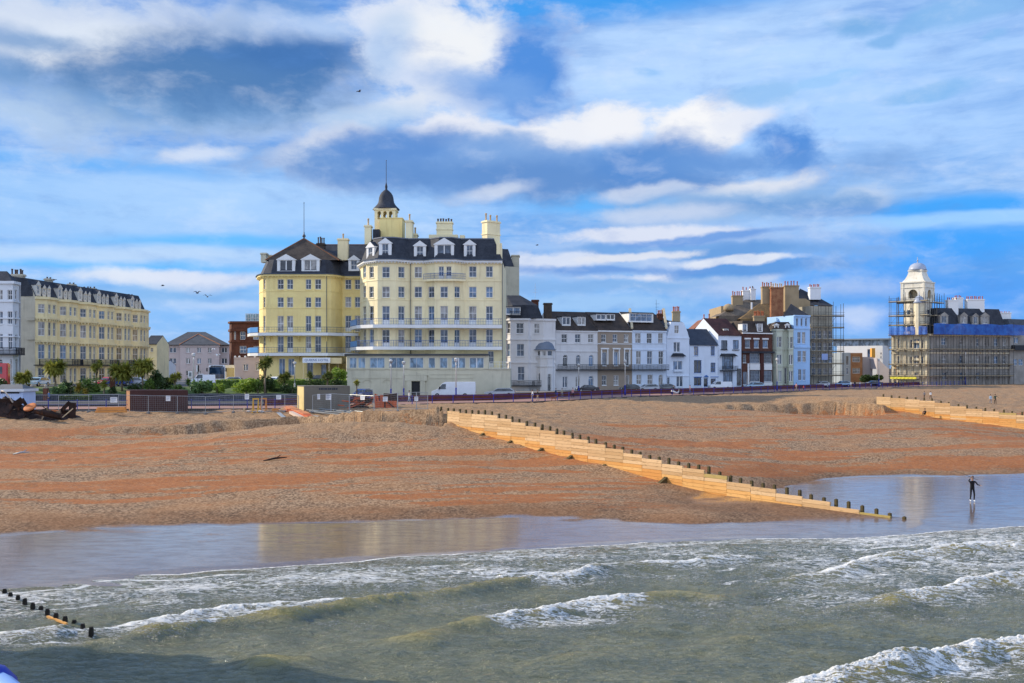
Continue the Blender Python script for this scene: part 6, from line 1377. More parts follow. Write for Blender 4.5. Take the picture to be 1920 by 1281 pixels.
# tower
Ct = X(1734, 289); ft = Fac(Ct, (Ct[0]+ul.x*30, Ct[1]+ul.y*30)); side_ = ft.u_of(1689.5)
vr = Vector((math.sin(al_), math.cos(al_)))
sq = [(Ct[0]+ul.x*side_, Ct[1]+ul.y*side_), Ct, (Ct[0]+vr.x*side_, Ct[1]+vr.y*side_), (Ct[0]+vr.x*side_+ul.x*side_, Ct[1]+vr.y*side_+ul.y*side_)]
cc = Vector((sum(p[0] for p in sq)/4, sum(p[1] for p in sq)/4)); Yc = cc.y; mb = MB()
zs0, zs1 = zat(Yc-4, 563), zat(Yc-4, 528)
octr = side_*.56; oc = [(cc.x+octr*math.cos(t), cc.y+octr*math.sin(t)) for t in np.linspace(0, 2*math.pi, 13)[:-1]+.2]
mb.prism(oc, zt-.5, zs0, 0, True, False)
for i in range(12):
    t = .2+2*math.pi*(i+.5)/12; px_, py_ = cc.x+octr*.98*math.cos(t), cc.y+octr*.98*math.sin(t); d = Vector((-math.sin(t), math.cos(t), 0)); nn = Vector((math.cos(t), math.sin(t), 0))
    mb.frame_box(Vector((px_, py_, zt+1))-d*.5-nn*.05, d, nn, (0, 0, 1), 1., .1, 2.2, 1); mb.frame_box(Vector((px_, py_, zt+5.2))-d*.5-nn*.05, d, nn, (0, 0, 1), 1., .1, 2., 1)
for z in (zat(Yc, 592), zat(Yc, 567)): mould(mb, oc+[oc[0]], z-.2, z+.2, .0, 0, -.35) if False else mb.prism([(cc.x+(octr+.35)*math.cos(t), cc.y+(octr+.35)*math.sin(t)) for t in np.linspace(0, 2*math.pi, 13)[:-1]+.2], z-.2, z+.2, 0)
for k in range(4):
    f = Fac(sq[k], sq[(k+1) % 4]); wall(mb, f, zs0, zs1, [(f.L*.3, f.L*.7, zs0+.6, zs1-2.2, 'arch')], 0, .3)
    for t in (0., .9): mb.frame_box(f.pt(f.L*t, 0, zs0), f.u, f.n, (0, 0, 1), f.L*.1, .15, zs1-zs0-.3, 0)
sqc = sq+[sq[0]]
mb.poly(ring(sq, zs1)); 
def sqring(s, z0, z1, mat=0): 
    pp = [tuple(cc+(Vector(p)-cc)*s) for p in sq]; mb.prism(pp, z0, z1, mat)
sqring(1.08, zs1-.25, zs1+.1); sqring(1.06, zat(Yc, 541), zat(Yc, 540))
zl1 = zat(Yc, 507); prev = None
for k, (s, z) in enumerate([(.95, zs1+.1), (.78, zs1+.9), (.64, zs1+1.9), (.56, zs1+3.0), (.52, zs1+3.6)]):
    cur = [Vector((*(cc+(Vector(p)-cc)*s), z)) for p in sq]
    if prev: mb.loft(prev, cur, 0)
    prev = cur
cur = [Vector((*(cc+(Vector(p)-cc)*.5), zl1)) for p in sq]; mb.loft(prev, cur, 0, False, True)
sqring(.60, zl1-.4, zl1)
tw = mb.build('tower', [paint('tower_white', (.70, .66, .55), .12, .75, .6, (.36, .30, .2), scale=.5), GLASS], corner)
mb = MB(); rd = side_*.36; hd = zat(Yc, 493)-zl1; mb.lathe((cc.x, cc.y, zl1), [(rd*1.08, 0), (rd*1.05, hd*.15), (rd*.98, hd*.4), (rd*.8, hd*.7), (rd*.45, hd*.93), (.2, hd), (.14, hd+.5), (.3, hd+.7), (.1, hd+1.0), (.08, zat(Yc, 482)-zl1)], 8, a0=al_); mb.build('dome', [paint('lead_pale', (.36, .40, .48), .1, .4, .2)], tw)
mb = MB(); q = Fl.pt(Fl.u_of(1724), .3, 0); mb.lathe((q.x, q.y, zat(286, 568)), [(1.65, 0), (1.6, .5), (1.3, 1.3), (.8, 1.9), (.12, 2.2), (.08, 3.4)], 12); mb.build('turret_dome', [MATS['lead_pale']], corner)
mb = MB(); mb.lathe((q.x, q.y, zt-.2), [(1.5, 0), (1.5, zat(286, 568)-zt+.2)], 12, 0, False); mb.build('turret', [DST], corner)
zl = [zat(287, y) for y in (706, 684, 656, 628)]
scaffold('scaffold on the sunlit face of the domed corner building, rising round its tower', [Fl], ZB, zl+[zat(287, 610), zat(287, 592), zat(287, 565)], zat(287, 560), boardmat=paint('board_light', (.46, .38, .24), .2, .85, .3))
scaffold('scaffold along the shaded wing of the domed corner building', [Fw], ZB, zl, zat(290, 610))
fa, fb_ = Fac((sq[0][0]-ul.x*-.6, sq[0][1]-.4), (Ct[0]+.2, Ct[1]-.6)), Fac((Ct[0]+.2, Ct[1]-.6), (sq[2][0]+.6, sq[2][1]))
scaffold('upper scaffold of timber platforms ringing the drum of the domed tower', [fa, fb_], zt, [zat(286, 610), zat(286, 592), zat(286, 567)], zat(286, 553), w0=1., w1=2.3, boardmat=MATS['board_light'])
m, nt, b = newmat('blue_netting'); pos = objcoord(nt); nn_ = noise_n(nt, pos, .7, 4, .6).outputs[0]
nt.links.new(mixc(nt, maprange(nt, nn_, .3, .7), (.012, .07, .36), (.03, .17, .60)), b.inputs['Base Color']); b.inputs['Roughness'].default_value = .7; b.inputs['Alpha'].default_value = .7; NET = m
def netting(f, u0, u1, z0, z1_, w, label):
    mb = MB(); k = 24
    for i in range(k):
        a, c = u0+(u1-u0)*i/k, u0+(u1-u0)*(i+1)/k; wa, wc = w+.12*math.sin(i*1.7), w+.12*math.sin((i+1)*1.7)
        mb.quad(f.pt(a, wa, z0), f.pt(c, wc, z0), f.pt(c, wc-.05, z1_+.12*math.sin(i+1)), f.pt(a, wa-.05, z1_+.12*math.sin(i)))
    p = f.pt(u0, w, z0); tag(mb.build('debris_net', [NET], loc=tuple(p)), label, 'debris net')
netting(Fw, 0, Fw.L+4, zat(289, 628), zat(289, 608), 1.72, 'long blue debris net along the top of the shaded wing scaffold')
netting(Fl, 0, Fl.L, zat(289, 628), zat(289, 613), 1.72, 'short bright blue debris net across the sunlit face of the tower scaffold')
mb = MB(); 
for (f, u0, u1) in ((Fl, .3, Fl.L*.72),):
    k = 14
    for i in range(k): a, c = u0+(u1-u0)*i/k, u0+(u1-u0)*(i+1)/k; mb.quad(f.pt(a, 1.7+.06*(i % 2), zat(287, 711)), f.pt(c, 1.7+.06*((i+1) % 2), zat(287, 711)), f.pt(c, 1.7, zat(287, 707)), f.pt(a, 1.7, zat(287, 707)))
p = Fl.pt(.3, 1.7, zat(287, 711)); tag(mb.build('safety_sheet', [paint('yellow_sheet', (.70, .62, .06), .06, .6, .1)], loc=tuple(p)), 'bright yellow safety sheet along the foot of the tower scaffold', 'sheet')
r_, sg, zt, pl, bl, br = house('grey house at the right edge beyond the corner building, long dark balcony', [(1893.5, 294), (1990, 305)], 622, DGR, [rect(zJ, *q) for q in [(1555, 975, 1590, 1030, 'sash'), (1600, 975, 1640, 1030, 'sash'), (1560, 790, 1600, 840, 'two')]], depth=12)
f = sg[0]; mb = MB(); mb.frame_box(f.pt(.6, 0, zat(295, 657)), f.u, f.n, (0, 0, 1), 14, 1.2, 1.5); mb.build('balcony', [BLACK_IRON], r_)
mb = MB(); mansard(mb, [pl[0], pl[1], br, bl], zt, zat(297, 598), 2.2, 0); mb.build('roof', [SLG], r_)
chimney(r_, 1868, 1896, 586, 606, 300, 2., MWH, 7, 2, TERRA)
# ------------------------------------------------------------------ groynes
def board_mat(name, c1, c2):
    m, nt, b = newmat(name); g = nt.nodes.new('ShaderNodeNewGeometry'); pos = g.outputs['Position']
    n1 = noise_n(nt, mapping_n(nt, pos, (1.2, 1.2, 5)), 1.5, 5, .65).outputs[0]
    base = mixc(nt, g.outputs['Random Per Island'], c1, c2)
    base = mixc(nt, math_n(nt, 'MULTIPLY', maprange(nt, n1, .5, .7), .5), base, tuple(x*.45 for x in c1))
    nt.links.new(base, b.inputs['Base Color']); b.inputs['Roughness'].default_value = .8; b.inputs['Specular IOR Level'].default_value = .2
    return m
OLDB = board_mat('groyne_old_board', (.50, .31, .145), (.70, .48, .26)); NEWB = board_mat('groyne_new_board', (.60, .27, .07), (.72, .42, .15)); MOSSB = board_mat('groyne_mossy_board', (.34, .27, .08), (.52, .37, .15))
POSTM = board_mat('groyne_post', (.045, .035, .02), (.12, .09, .035))
def groyne(label, A, B, top, base, npost, pxs, t0, t1, moss=2.):
    L = np.linalg.norm(B-A); d = (B-A)/L; n = Vector((d[1], -d[0], 0))          # n points to the viewer's left side
    if n.dot(Vector((-1, -1, 0))) < 0: n = -n
    D = Vector((d[0], d[1], 0)); root = thing('groyne', label, 'groyne', (A[0], A[1], float(interp(base, 0.))))
    mb = MB(); bh = .26; nb = int(L*(t1-t0)/2.1)
    for i in range(nb):
        s0 = L*t0+(L*(t1-t0))*i/nb; s1 = L*t0+(L*(t1-t0))*(i+1)/nb; tm = (s0+s1)/2/L
        zt_ = round(float(interp(top, tm))/(bh/2))*bh/2; zb_ = float(interp(base, tm))-.9
        rows = int((zt_-zb_)/bh)+1
        for k in range(rows):
            z1_ = zt_-k*bh; frac = k/max(1, (zt_-float(interp(base, tm)))/bh)
            if i % 2 == k % 2 and k > 0 and i > 0: pass
            off = random.uniform(0, .03); m = (0 if frac < .58+.25*random.random()-.25*(tm > .5) else 1)
            if tm > .62 and k < 1 and random.random() < .6: m = 2
            p = Vector((A[0], A[1], 0))+D*s0
            mb.frame_box(Vector((p.x, p.y, z1_-bh+.012))+n*(.06+off), D, -n, (0, 0, 1), s1-s0-.015, .14, bh-.016, m)
    # recess boards behind joints
    mb.build('planks', [OLDB, NEWB, MOSSB], root)
    for px in pxs:
        t, q = on_line(A, B, px); s = t*L; zt_ = float(interp(top, t)); p = Vector((A[0], A[1], 0))+D*s-n*.26
        pm = MB(); w = .088; h = random.uniform(.24, .36)
        pm.frame_box(Vector((p.x, p.y, zt_-2.2))-D*w-n*w, D, n, (0, 0, 1), 2*w, 2*w, 2.2+h)
        pm.add([Vector((p.x, p.y, zt_+h+.004))+D*(a*w)+n*(b*w) for a, b in ((-1, -1), (1, -1), (1, 1), (-1, 1))]+[Vector((p.x, p.y, zt_+h+.06))], [(0, 1, 4), (1, 2, 4), (2, 3, 4), (3, 0, 4)])
        pm.build('post', [POSTM], root)
    return root, D, n
px1 = [820+x/3.84 for x in (12, 62, 103, 147, 190, 235, 280, 327, 377, 427, 478, 523, 573, 628, 687, 740, 795, 845, 895, 955, 1010, 1070, 1125, 1195, 1257, 1318, 1383, 1443, 1513, 1580, 1650, 1720, 1793, 1865)]+[1320+x/3.2 for x in (15, 80, 145, 205, 272, 340, 408, 483, 560, 628, 705, 778, 853, 935, 1020, 1100, 1187)]
gr, gD, gn = groyne('long timber groyne of pale planks stepping down the beach to the water', G1A, G1B, g1top, g1base, 50, px1, -.01, .985)
for (px, py) in ((908, 814), (960, 828), (1018, 842), (1073, 856), (1136, 873), (1250, 897)):
    t, q = on_line(G1A, G1B, px); z = zat(q[1], py); p = Vector((q[0], q[1], z))+gn*.1; mb = MB(); mb.frame_box(p-gD*.15-Vector((0, 0, .5)), gD, gn, (0, 0, 1), .3, .9, .62); v = mb.v
    mb.v = [(x, y, zz-(.5 if (Vector((x, y, 0))-Vector((p.x, p.y, 0))).dot(gn) > .5 else 0)) for x, y, zz in v]; mb.build('strut', [POSTM], gr)
px2 = [1640+x/6.857 for x in (100, 205, 305, 405, 515, 625, 725, 840, 940, 1065, 1175, 1295, 1410, 1525, 1650, 1755, 1885)]+[1935, 1955, 1975]
groyne('second timber groyne farther along the beach, running out of the picture at right', G2A, G2B, g2top, g2base, 20, px2, -.02, 1.0)
# nearest groyne, drowned: only post heads
ng = thing('groyne', 'drowned groyne of short black post heads in the surf at lower left', 'groyne', (-17, 37, -1.))
PBLK = board_mat('groyne_wet_post', (.012, .012, .012), (.03, .026, .02))
for (px, py, hh) in [(-9, 1100, 8), (8.6, 1112, 10), (19.6, 1118, 9), (33.7, 1123, 9), (46.6, 1130, 10), (61.5, 1139, 11), (77, 1140, 6), (89, 1151, 12), (105, 1161, 14), (122, 1168, 15), (139, 1165, 5), (155, 1177, 10), (171, 1189, 16)]:
    p = G(px, py, 0); w = .065; z1_ = (hh-.5)/FPX*p.y; mb = MB(); mb.frame_box((p.x-w, p.y-w, -1.2), (1, 0, 0), (0, 1, 0), (0, 0, 1), 2*w, 2*w, 1.2+z1_-.1); mb.frame_box((p.x-w*.8, p.y-w*.8, z1_-.097), (1, 0, 0), (0, 1, 0), (0, 0, 1), 1.6*w, 1.6*w, .06); mb.build('post', [PBLK], ng)
a, b = G(89, 1156, 0), G(125, 1172, 0); mb = MB(); mb.bar((a.x, a.y, .0), (b.x, b.y, .04), .05); mb.build('plank', [NEWB], ng)
# ------------------------------------------------------------------ promenade furniture
pe_ = offs(PROM, .25)
PBLUE = paint('promenade_blue', (.02, .035, .30), .1, .45, .1)
rl = thing('promenade_railing', 'long blue promenade railing of two rails along the sea edge', 'railing', (0, 145, ZPR))
mb = MB(); pm = []
for a, b in zip(pe_[1:-1], pe_[2:]):
    a3, b3 = Vector((*a, ZPR)), Vector((*b, ZPR)); L = (b3-a3).length
    for h in (.55, 1.02): mb.bar(a3+Vector((0, 0, h)), b3+Vector((0, 0, h)), .022, 0, 5)
    k = int(L/3.1)
    for i in range(k): pm.append(a3.lerp(b3, i/k))
mb.build('rail', [PBLUE], rl); pme = MB(); pme.lathe((0, 0, 0), [(.075, 0), (.06, .1), (.05, .95), (.07, 1.0), (.085, 1.08), (.05, 1.16)], 8); pmesh = pme.mesh('post', [PBLUE])
pm.sort(key=lambda p: p.y)
for p in pm[:98]:
    o = bpy.data.objects.new('post', pmesh); COL.objects.link(o); o.parent = rl; o.location = p-rl.location
wi = offs(PROM, 9.)[2:]; wo = offs(PROM, 9.35)[2:]; mb = MB()
for i in range(len(wi)-1):
    a, b, c, d = [Vector((*q, ZPR-.3)) for q in (wi[i], wi[i+1], wo[i+1], wo[i])]; up = Vector((0, 0, 1.2)); mb.add([a, b, c, d, a+up, b+up, c+up, d+up], [(4, 5, 6, 7), (0, 1, 5, 4), (2, 3, 7, 6)])
tag(mb.build('promenade_wall', [bands('dark_red_wall', (.095, .026, .018), (.15, .042, .03), scale=5.)], loc=(20, 190, ZPR)), 'long low dark red brick wall between promenade and road', 'wall')
# lamp posts
LWH = paint('lamp_white', (.72, .70, .64), .06, .5, .2); LGL = glass('lamp_glass', (.30, .28, .26), .2)
def lamp(px, ytop, Y, zb, blue=True, label=''):
    x = (px-CX)/FPX*Y; h = zat(Y, ytop)-zb; t = thing('lamp_post', label, 'lamp post', (x, Y, zb), 'lamp posts along the seafront')
    mb = MB(); mb.lathe((x, Y, zb), [(.16, 0), (.16, h*.1), (.12, h*.12), (.11, h*.24), (.14, h*.26), (.10, h*.28)], 10); mb.build('base', [PBLUE if blue else LWH], t)
    mb = MB(); mb.lathe((x, Y, zb), [(.095, h*.275), (.075, h*.82), (.11, h*.83), (.11, h*.85), (.06, h*.86), (.06, h*.90)], 10); mb.build('pole', [LWH], t)
    mb = MB(); mb.lathe((x, Y, zb+h*.90), [(.10, 0), (.24, h*.02), (.27, h*.065), (.15, h*.075)], 10); mb.build('lantern', [LGL], t)
    mb = MB(); mb.lathe((x, Y, zb+h*.90), [(.32, h*.066), (.22, h*.085), (.06, h*.095), (.04, h*.1)], 10); mb.build('lantern_cap', [LWH], t)
for args in [(363, 662, 146, 5.6, False, 'white lamp post carrying signs before the pinkish building'), (552.5, 678, 146, 5.6, False, 'white lamp post before the yellow wing of the hotel'), (733, 674, 150, 4.3, True, 'thin lamp post before the left part of the hotel podium'), (757, 677, 153, 4.4, True, 'lamp post with blue foot left of the podium door'), (855, 671, 151, 4.4, True, 'white lamp post with blue foot before the white van'),
    (1085, 682, 178, 4.4, True, 'lamp post before the white terraced house with dormers'), (1172, 674, 178, 4.3, True, 'white lamp post with blue foot before the tan terraced house'), (1457, 671, 212, 4.3, True, 'white lamp post with blue foot before the greenish cream house'), (1648, 672, 251, 4.3, True, 'lamp post before the sloping roofed annex'), (1810, 660, 289, 4.3, True, 'white lamp post before the shaded scaffold wing')]: lamp(*args)
sg_ = thing('sign_board', 'upright white sign board on a post left of the white lamp post', 'sign', ((357-CX)/FPX*147, 147, 5.6)); x = sg_.location.x; mb = MB(); mb.box(x-.3, x+.3, 146.9, 147, zat(147, 708), zat(147, 696)); mb.build('board', [WHITE], sg_); mb = MB(); mb.bar((x, 147.05, 5.6), (x, 147.05, zat(147, 700)), .04); mb.build('pole', [LWH], sg_)
mb = MB(); mb.box(x-.18, x+.18, 146.88, 146.895, zat(147, 706), zat(147, 698.5)); mb.build('arrow', [paint('sign_mark', (.2, .22, .24))], sg_)
tl = thing('traffic_signal', 'traffic signal with black and white backing board beside the white lamp post', 'signal', ((371-CX)/FPX*147, 147, 5.6)); x = tl.location.x; mb = MB(); mb.box(x-.22, x-.01, 146.9, 147.1, zat(147, 697), zat(147, 685)); mb.build('backing_board', [WHITE], tl); mb = MB(); mb.box(x, x+.16, 146.9, 147.1, zat(147, 697), zat(147, 685)); mb.build('signal_head', [BLKJ], tl); mb = MB(); mb.bar((x, 147, 5.6), (x, 147, zat(147, 697)), .05); mb.build('pole', [BLKJ], tl)
# ------------------------------------------------------------------ building site on the shingle
GALV = paint('galvanised', (.34, .36, .37), .1, .45, .2, metallic=.4)
def sitez(px, Y): return bz((px-CX)/FPX*Y, Y)
panel_n = 0
def fence_panel(pxa, Ya, pxb, Yb, label, sign=None, h=2.0, text=None):
    a = Vector(((pxa-CX)/FPX*Ya, Ya, 0)); b = Vector(((pxb-CX)/FPX*Yb, Yb, 0)); za = bz(a.x, a.y)+.05; zb = bz(b.x, b.y)+.05; a.z, b.z = za, zb; up = Vector((0, 0, h))
    t = thing('fence_panel', label, 'fence panel', tuple((a+b)/2), 'site fence panels on the shingle'); mb = MB(); e = (b-a).normalized()
    mb.bar(a, a+up, .035, 0, 6); mb.bar(b, b+up, .035, 0, 6); mb.bar(a+up, b+up, .032, 0, 6); mb.bar(a+Vector((0, 0, .15)), b+Vector((0, 0, .15)), .025, 0, 6); mb.build('frame', [GALV], t)
    mb = MB(); k = 16
    for i in range(1, k): p = a.lerp(b, i/k); mb.bar(p+Vector((0, 0, .15)), p+up, .006, 0, 3, cap=False)
    for i in range(1, 8): z = Vector((0, 0, .15+(h-.15)*i/8)); mb.bar(a+z, b+z, .006, 0, 3, cap=False)
    mb.build('wire_mesh', [GALV], t)
    mb = MB(); mb.box(a.x-.1, a.x+.1, a.y-.35, a.y+.35, za-.1, za+.1); mb.build('base_block', [paint('block_grey', (.2, .2, .2))], t)
    if sign:
        x0, x1, y0, y1 = sign; f = Fac((a.x, a.y-.05), (b.x, b.y-.05)); u0, z1_ = f.uz(x0, y0); u1, z0 = f.uz(x1, y1); mb = MB(); mb.frame_box(f.pt(u0, .0, z0), f.u, f.n, (0, 0, 1), u1-u0, .02, z1_-z0); s = mb.build('notice', [WHITE], t)
        mb = MB(); H = z1_-z0; Wd = u1-u0
        for (q0, q1, w_) in ((.72, .86, .8), (.5, .58, .7), (.36, .42, .75), (.2, .26, .5)): mb.frame_box(f.pt(u0+Wd*.1, .021, z0+H*q0), f.u, f.n, (0, 0, 1), Wd*w_, .004, H*(q1-q0))
        mb.build('notice_print', [paint('notice_ink', (.28, .32, .42))], s)
YF = 116.5
FP = [(53, 110, None, 'plain mesh fence panel right behind the rusty disc'), (110, 166.5, None, 'mesh fence panel before the hedge left of the notice panel'), (166.5, 222.5, (207, 220, 745, 755), 'mesh fence panel with a wide notice left of the dark container'), (222.5, 278, None, 'mesh fence panel across the left end of the dark container'), (278, 332.5, (311, 319.5, 742, 752), 'mesh fence panel with a notice before the dark container'), (332.5, 385, None, 'mesh fence panel across the right end of the dark container'), (385, 437.5, None, 'plain mesh fence panel before the flint wall, right of dark container'), (437.5, 490.5, (459, 467, 739, 749), 'mesh fence panel with a narrow notice left of the yellow trestles'), (491.5, 534, (518, 527, 741, 749), 'mesh fence panel with a square notice right of the yellow trestles'), (534, 560, None, 'short mesh fence panel against the pale end of the grey cabin')]
for a, b, s, l in FP: fence_panel(a, YF, b, YF+.15, l, s)
for a, Ya, b, Yb, s, l in [(586, 115.8, 620, 116, (595, 600, 739, 749), 'mesh fence panel with a small notice before the grey cabin'), (621, 116, 654.5, 115.5, (611, 621, 739, 750), 'mesh fence panel before the right half of the grey cabin'), (656, 115.5, 701, 112, (676, 684, 742, 750), 'mesh fence panel before the orange steel heap'), (679, 121, 699, 121.3, None, 'mesh fence panel standing behind the orange steel heap'), (701.6, 112, 745, 111.5, (718, 727, 744, 753), 'mesh fence panel before the orange steel rack'), (746, 112, 780.5, 112.5, (777, 784, 744, 752), 'mesh fence panel near the start of the groyne, notice at its edge'), (781, 112.5, 802, 113, None, 'last mesh fence panel at right before the open promenade')]: fence_panel(a, Ya, b, Yb, l, s)
def cabin(label, c0, c1, c2, ytop, zb, m1, m2, name, cat, depth=2.4):
    """container standing at an angle: lit end from c0 to c1, long side from c1 to c2 (pixel, depth)"""
    a, b, c = [Vector(X(*q)) for q in (c0, c1, c2)]; d = a+(c-b); zt_ = zat(c1[1], ytop); t = thing(name, label, cat, (b.x, b.y, zb)); mb = MB()
    pts_ = [a, b, c, d]
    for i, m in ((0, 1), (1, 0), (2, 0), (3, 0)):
        p, q = pts_[i], pts_[(i+1) % 4]; f = Fac(tuple(p), tuple(q)); k = max(2, int(f.L/.28))
        for j in range(k):
            u0, u1 = f.L*j/k, f.L*(j+1)/k; w = .0 if j % 2 else .035; mb.quad(f.pt(u0, w, zb), f.pt(u1, w, zb), f.pt(u1, w, zt_), f.pt(u0, w, zt_), m)
            if j: mb.quad(f.pt(u0, 0, zb), f.pt(u0, .035, zb), f.pt(u0, .035, zt_), f.pt(u0, 0, zt_), m)
    mb.build('wall', [m1, m2], t)
    mb = MB(); mb.prism([tuple(p+(p-(a+c)/2)*.02) for p in pts_], zt_+.003, zt_+.12); 
    for p in pts_: mb.bar(Vector((*(p+(p-(a+c)/2)*.008), zb-.2)), Vector((*(p+(p-(a+c)/2)*.008), zt_)), .07)
    mb.build('frame', [m1], t); return t, Fac(tuple(b), tuple(c)), Fac(tuple(a), tuple(b))
c1_, fC1, fE1 = cabin('dark brown shipping container with sunlit left end behind the fence', (237.5, 121), (245, 118.6), (351, 118.6), 733.5, 3.6, paint('container_brown', (.06, .022, .018), .15, .6, .4), bands('container_sunlit_end', (.45, .22, .10), (.62, .34, .17), scale=5.), 'container', 'container')  # sunlight on the container's left end is put into its brighter colour
c2_, fC2, fE2 = cabin('grey site cabin with pale yellow sunlit end behind the fence', (558, 121), (571, 117.6), (655, 118.2), 725.5, 3.8, paint('cabin_grey', (.16, .145, .115), .08, .6, .3), paint('cabin_sunlit_end', (.78, .64, .30), .12, .7, .3), 'site_cabin', 'cabin')  # the cabin end's pale yellow has the sunlight painted in
mb = MB(); u = fC2.u_of(598); 
for i, w in enumerate((.22, .3, .16, .34, .2, .28, .18, .3, .24)): mb.frame_box(fC2.pt(u, .04, zat(118, 731)), fC2.u, fC2.n, (0, 0, 1), w*.8, .01, .22); u += w
mb.build('faded_lettering', [paint('faded_ink', (.04, .045, .06))], c2_)
# beach hut at left edge
hx0, hx1 = X(-8, 113)[0], X(43, 113)[0]; zb = 3.7; zt_ = zat(113, 729.5); hut = thing('kiosk', 'pale blue wooden kiosk with grey felt roof at the left edge', 'kiosk', ((hx0+hx1)/2, 113, zb)); mb = MB()
mb.box(hx0, hx1, 113, 116, zb, zt_-.35); 
for i in range(12): mb.box(hx0+(hx1-hx0)*i/12+.01, hx0+(hx1-hx0)*(i+1)/12-.012, 112.97, 113.01, zb, zt_-.5)
mb.build('wall', [paint('kiosk_blue', (.50, .62, .85), .06, .6, .2)], hut); mb = MB(); mb.box(hx0-.1, hx1+.25, 112.7, 116.2, zt_-.3, zt_); mb.build('fascia', [PALEB], hut)
mb = MB(); mb.box(hx0+.6, hx1-.4, 112.94, 113.0, zt_-.52, zt_-.36); mb.build('gap', [BLKJ], hut)
mb = MB(); a, b = Vector((hx0-.1, 112.8, zt_+.004)), Vector((hx1+.1, 112.8, zt_+.004)); c, d = Vector((hx1-.8, 114.5, zt_+.5)), Vector((hx0-.1, 114.5, zt_+.5)); mb.quad(a, b, c, d); mb.quad(d, c, Vector((hx1+.1, 116.2, zt_)), Vector((hx0-.1, 116.2, zt_))); mb.add([b, Vector((hx1+.1, 116.2, zt_)), c], [(0, 1, 2)]); mb.build('roof', [paint('felt', (.15, .15, .15), .15, .9, .3)], hut)
# scrap heap
RUST = paint('rust_dark', (.032, .016, .012), .5, .75, .6, (.20, .07, .02), scale=1.5, bump=.5); RUSTO = paint('rust_orange', (.50, .16, .05), .3, .75, .5, (.16, .05, .02), scale=1.2); ORNG = paint('red_oxide', (.52, .11, .035), .2, .6, .4, (.12, .04, .02), scale=1.2)
heap = thing('scrap_heap', 'dark heap of rusty twisted scrap metal at the left edge of the beach', 'scrap heap', (X(50, 109)[0], 109, 3.6))
mb = MB(); rnd = random.Random(3); N = 26; xs = [X(-30+178*i/N, 109)[0] for i in range(N+1)]; prof = [zat(109, np.interp(-30+178*i/N, [-30, 0, 15, 30, 45, 70, 100, 130, 148], [744, 741, 744, 756, 763, 768, 768, 775, 785])) for i in range(N+1)]
rows_ = []
for j in range(7):
    s = math.sin(math.pi*(.08+.84*j/6)); rows_.append([(x+rnd.uniform(-.2, .2), 107.4+j*.62+rnd.uniform(-.2, .2), 3.2+(p-3.2)*s*(1+rnd.uniform(-.25, .12))) for x, p in zip(xs, prof)])
for j in range(6):
    for i in range(N): mb.add([rows_[j][i], rows_[j][i+1], rows_[j+1][i+1], rows_[j+1][i]], [(0, 1, 2), (0, 2, 3)])
mb.build('mound', [RUST], heap); mb = MB()
for i in range(46):
    t_ = rnd.random(); x = xs[0]+(xs[-1]-xs[0])*t_; z = np.interp(x, xs, prof); c = Vector((x, 108.2+rnd.uniform(-.8, 1.), 3.2+(z-3.2)*rnd.uniform(.5, 1.02))); d = Vector((rnd.uniform(-1, 1), rnd.uniform(-.6, .6), rnd.uniform(-.6, .9))).normalized()
    if i % 3: mb.frame_box(c, d, d.cross(Vector((0, 1, .3))).normalized(), d.cross(d.cross(Vector((0, 1, .3)))).normalized(), rnd.uniform(.6, 1.8), rnd.uniform(.2, .8), .05)
    else: mb.bar(c-d*.8, c+d*.9, .05, 0, 6)
mb.build('plates', [RUST], heap); mb = MB(); a, b = P(3, 733, 108.3), P(25, 756, 107.9); mb.tube([a, a.lerp(b, .3)+Vector((0, 0, .3)), b], .09, 8); mb.build('pipe', [paint('pale_pipe', (.5, .42, .34))], heap)
def slab(name, label, cat, pts_, th, mat, up=Vector((0, 0, 1))):
    mb = MB(); n = len(pts_); mb.add([Vector(p) for p in pts_]+[Vector(p)+up*th for p in pts_], [tuple(range(n, 2*n)), tuple(reversed(range(n)))]+[(i, (i+1) % n, n+(i+1) % n, n+i) for i in range(n)]); c = sum((Vector(p) for p in pts_), Vector())/n
    return tag(mb.build(name, [mat], loc=tuple(c)), label, cat)
mb = MB(); c = P(56, 764, 107); mb.lathe((0, 0, 0), [(.05, -.45), (.7, -.35), (.95, -.1), (.95, .05), (.8, .12), (.05, .14)], 14); mb.v = [(a*.72, b*.72, c_*.6) for a, b, c_ in mb.v]; o = mb.build('rusty_buoy', [RUSTO]); o.location = c+Vector((0, 0, .05)); o.rotation_euler = (R(35), R(-12), 0); tag(o, 'orange rusty round buoy top lying on the scrap heap', 'buoy')
mb = MB(); a, b = P(70, 772, 106.4), P(120, 783, 106.4)
for i in range(8):
    t0, t1 = i/8, (i+1)/8
    for j in range(6):
        def pt_(t, j): an = math.pi*(1+j/6); r_ = .62*(1-.25*abs(t-.5)); c_ = a.lerp(b, t); return c_+Vector((.15*math.cos(an), r_*math.cos(an), r_*math.sin(an)+.25))
        mb.quad(pt_(t0, j), pt_(t1, j), pt_(t1, j+1), pt_(t0, j+1))
tag(mb.build('steel_trough', [RUST], loc=tuple(a)), 'rusty half round steel trough lying at the right foot of the scrap heap', 'trough')
mb = MB(); a, b = P(96, 762, 109), P(136, 766, 109); mb.frame_box(a-Vector((0, 0, .9)), (b-a).normalized(), (0, 1, 0), (0, 0, 1), (b-a).length, .5, .5); tag(mb.build('rusty_beam', [RUSTO], loc=tuple(a)), 'brown rusty box beam behind the steel trough', 'beam')
mb = MB(); a, b = P(117, 783, 106.2), P(137, 766, 106.6); mb.bar(a, b, .06, 0, 6); tag(mb.build('pale_pole', [paint('driftwood', (.55, .42, .25))], loc=tuple(a)), 'thin pale pole leaning on the right end of the trough', 'pole')
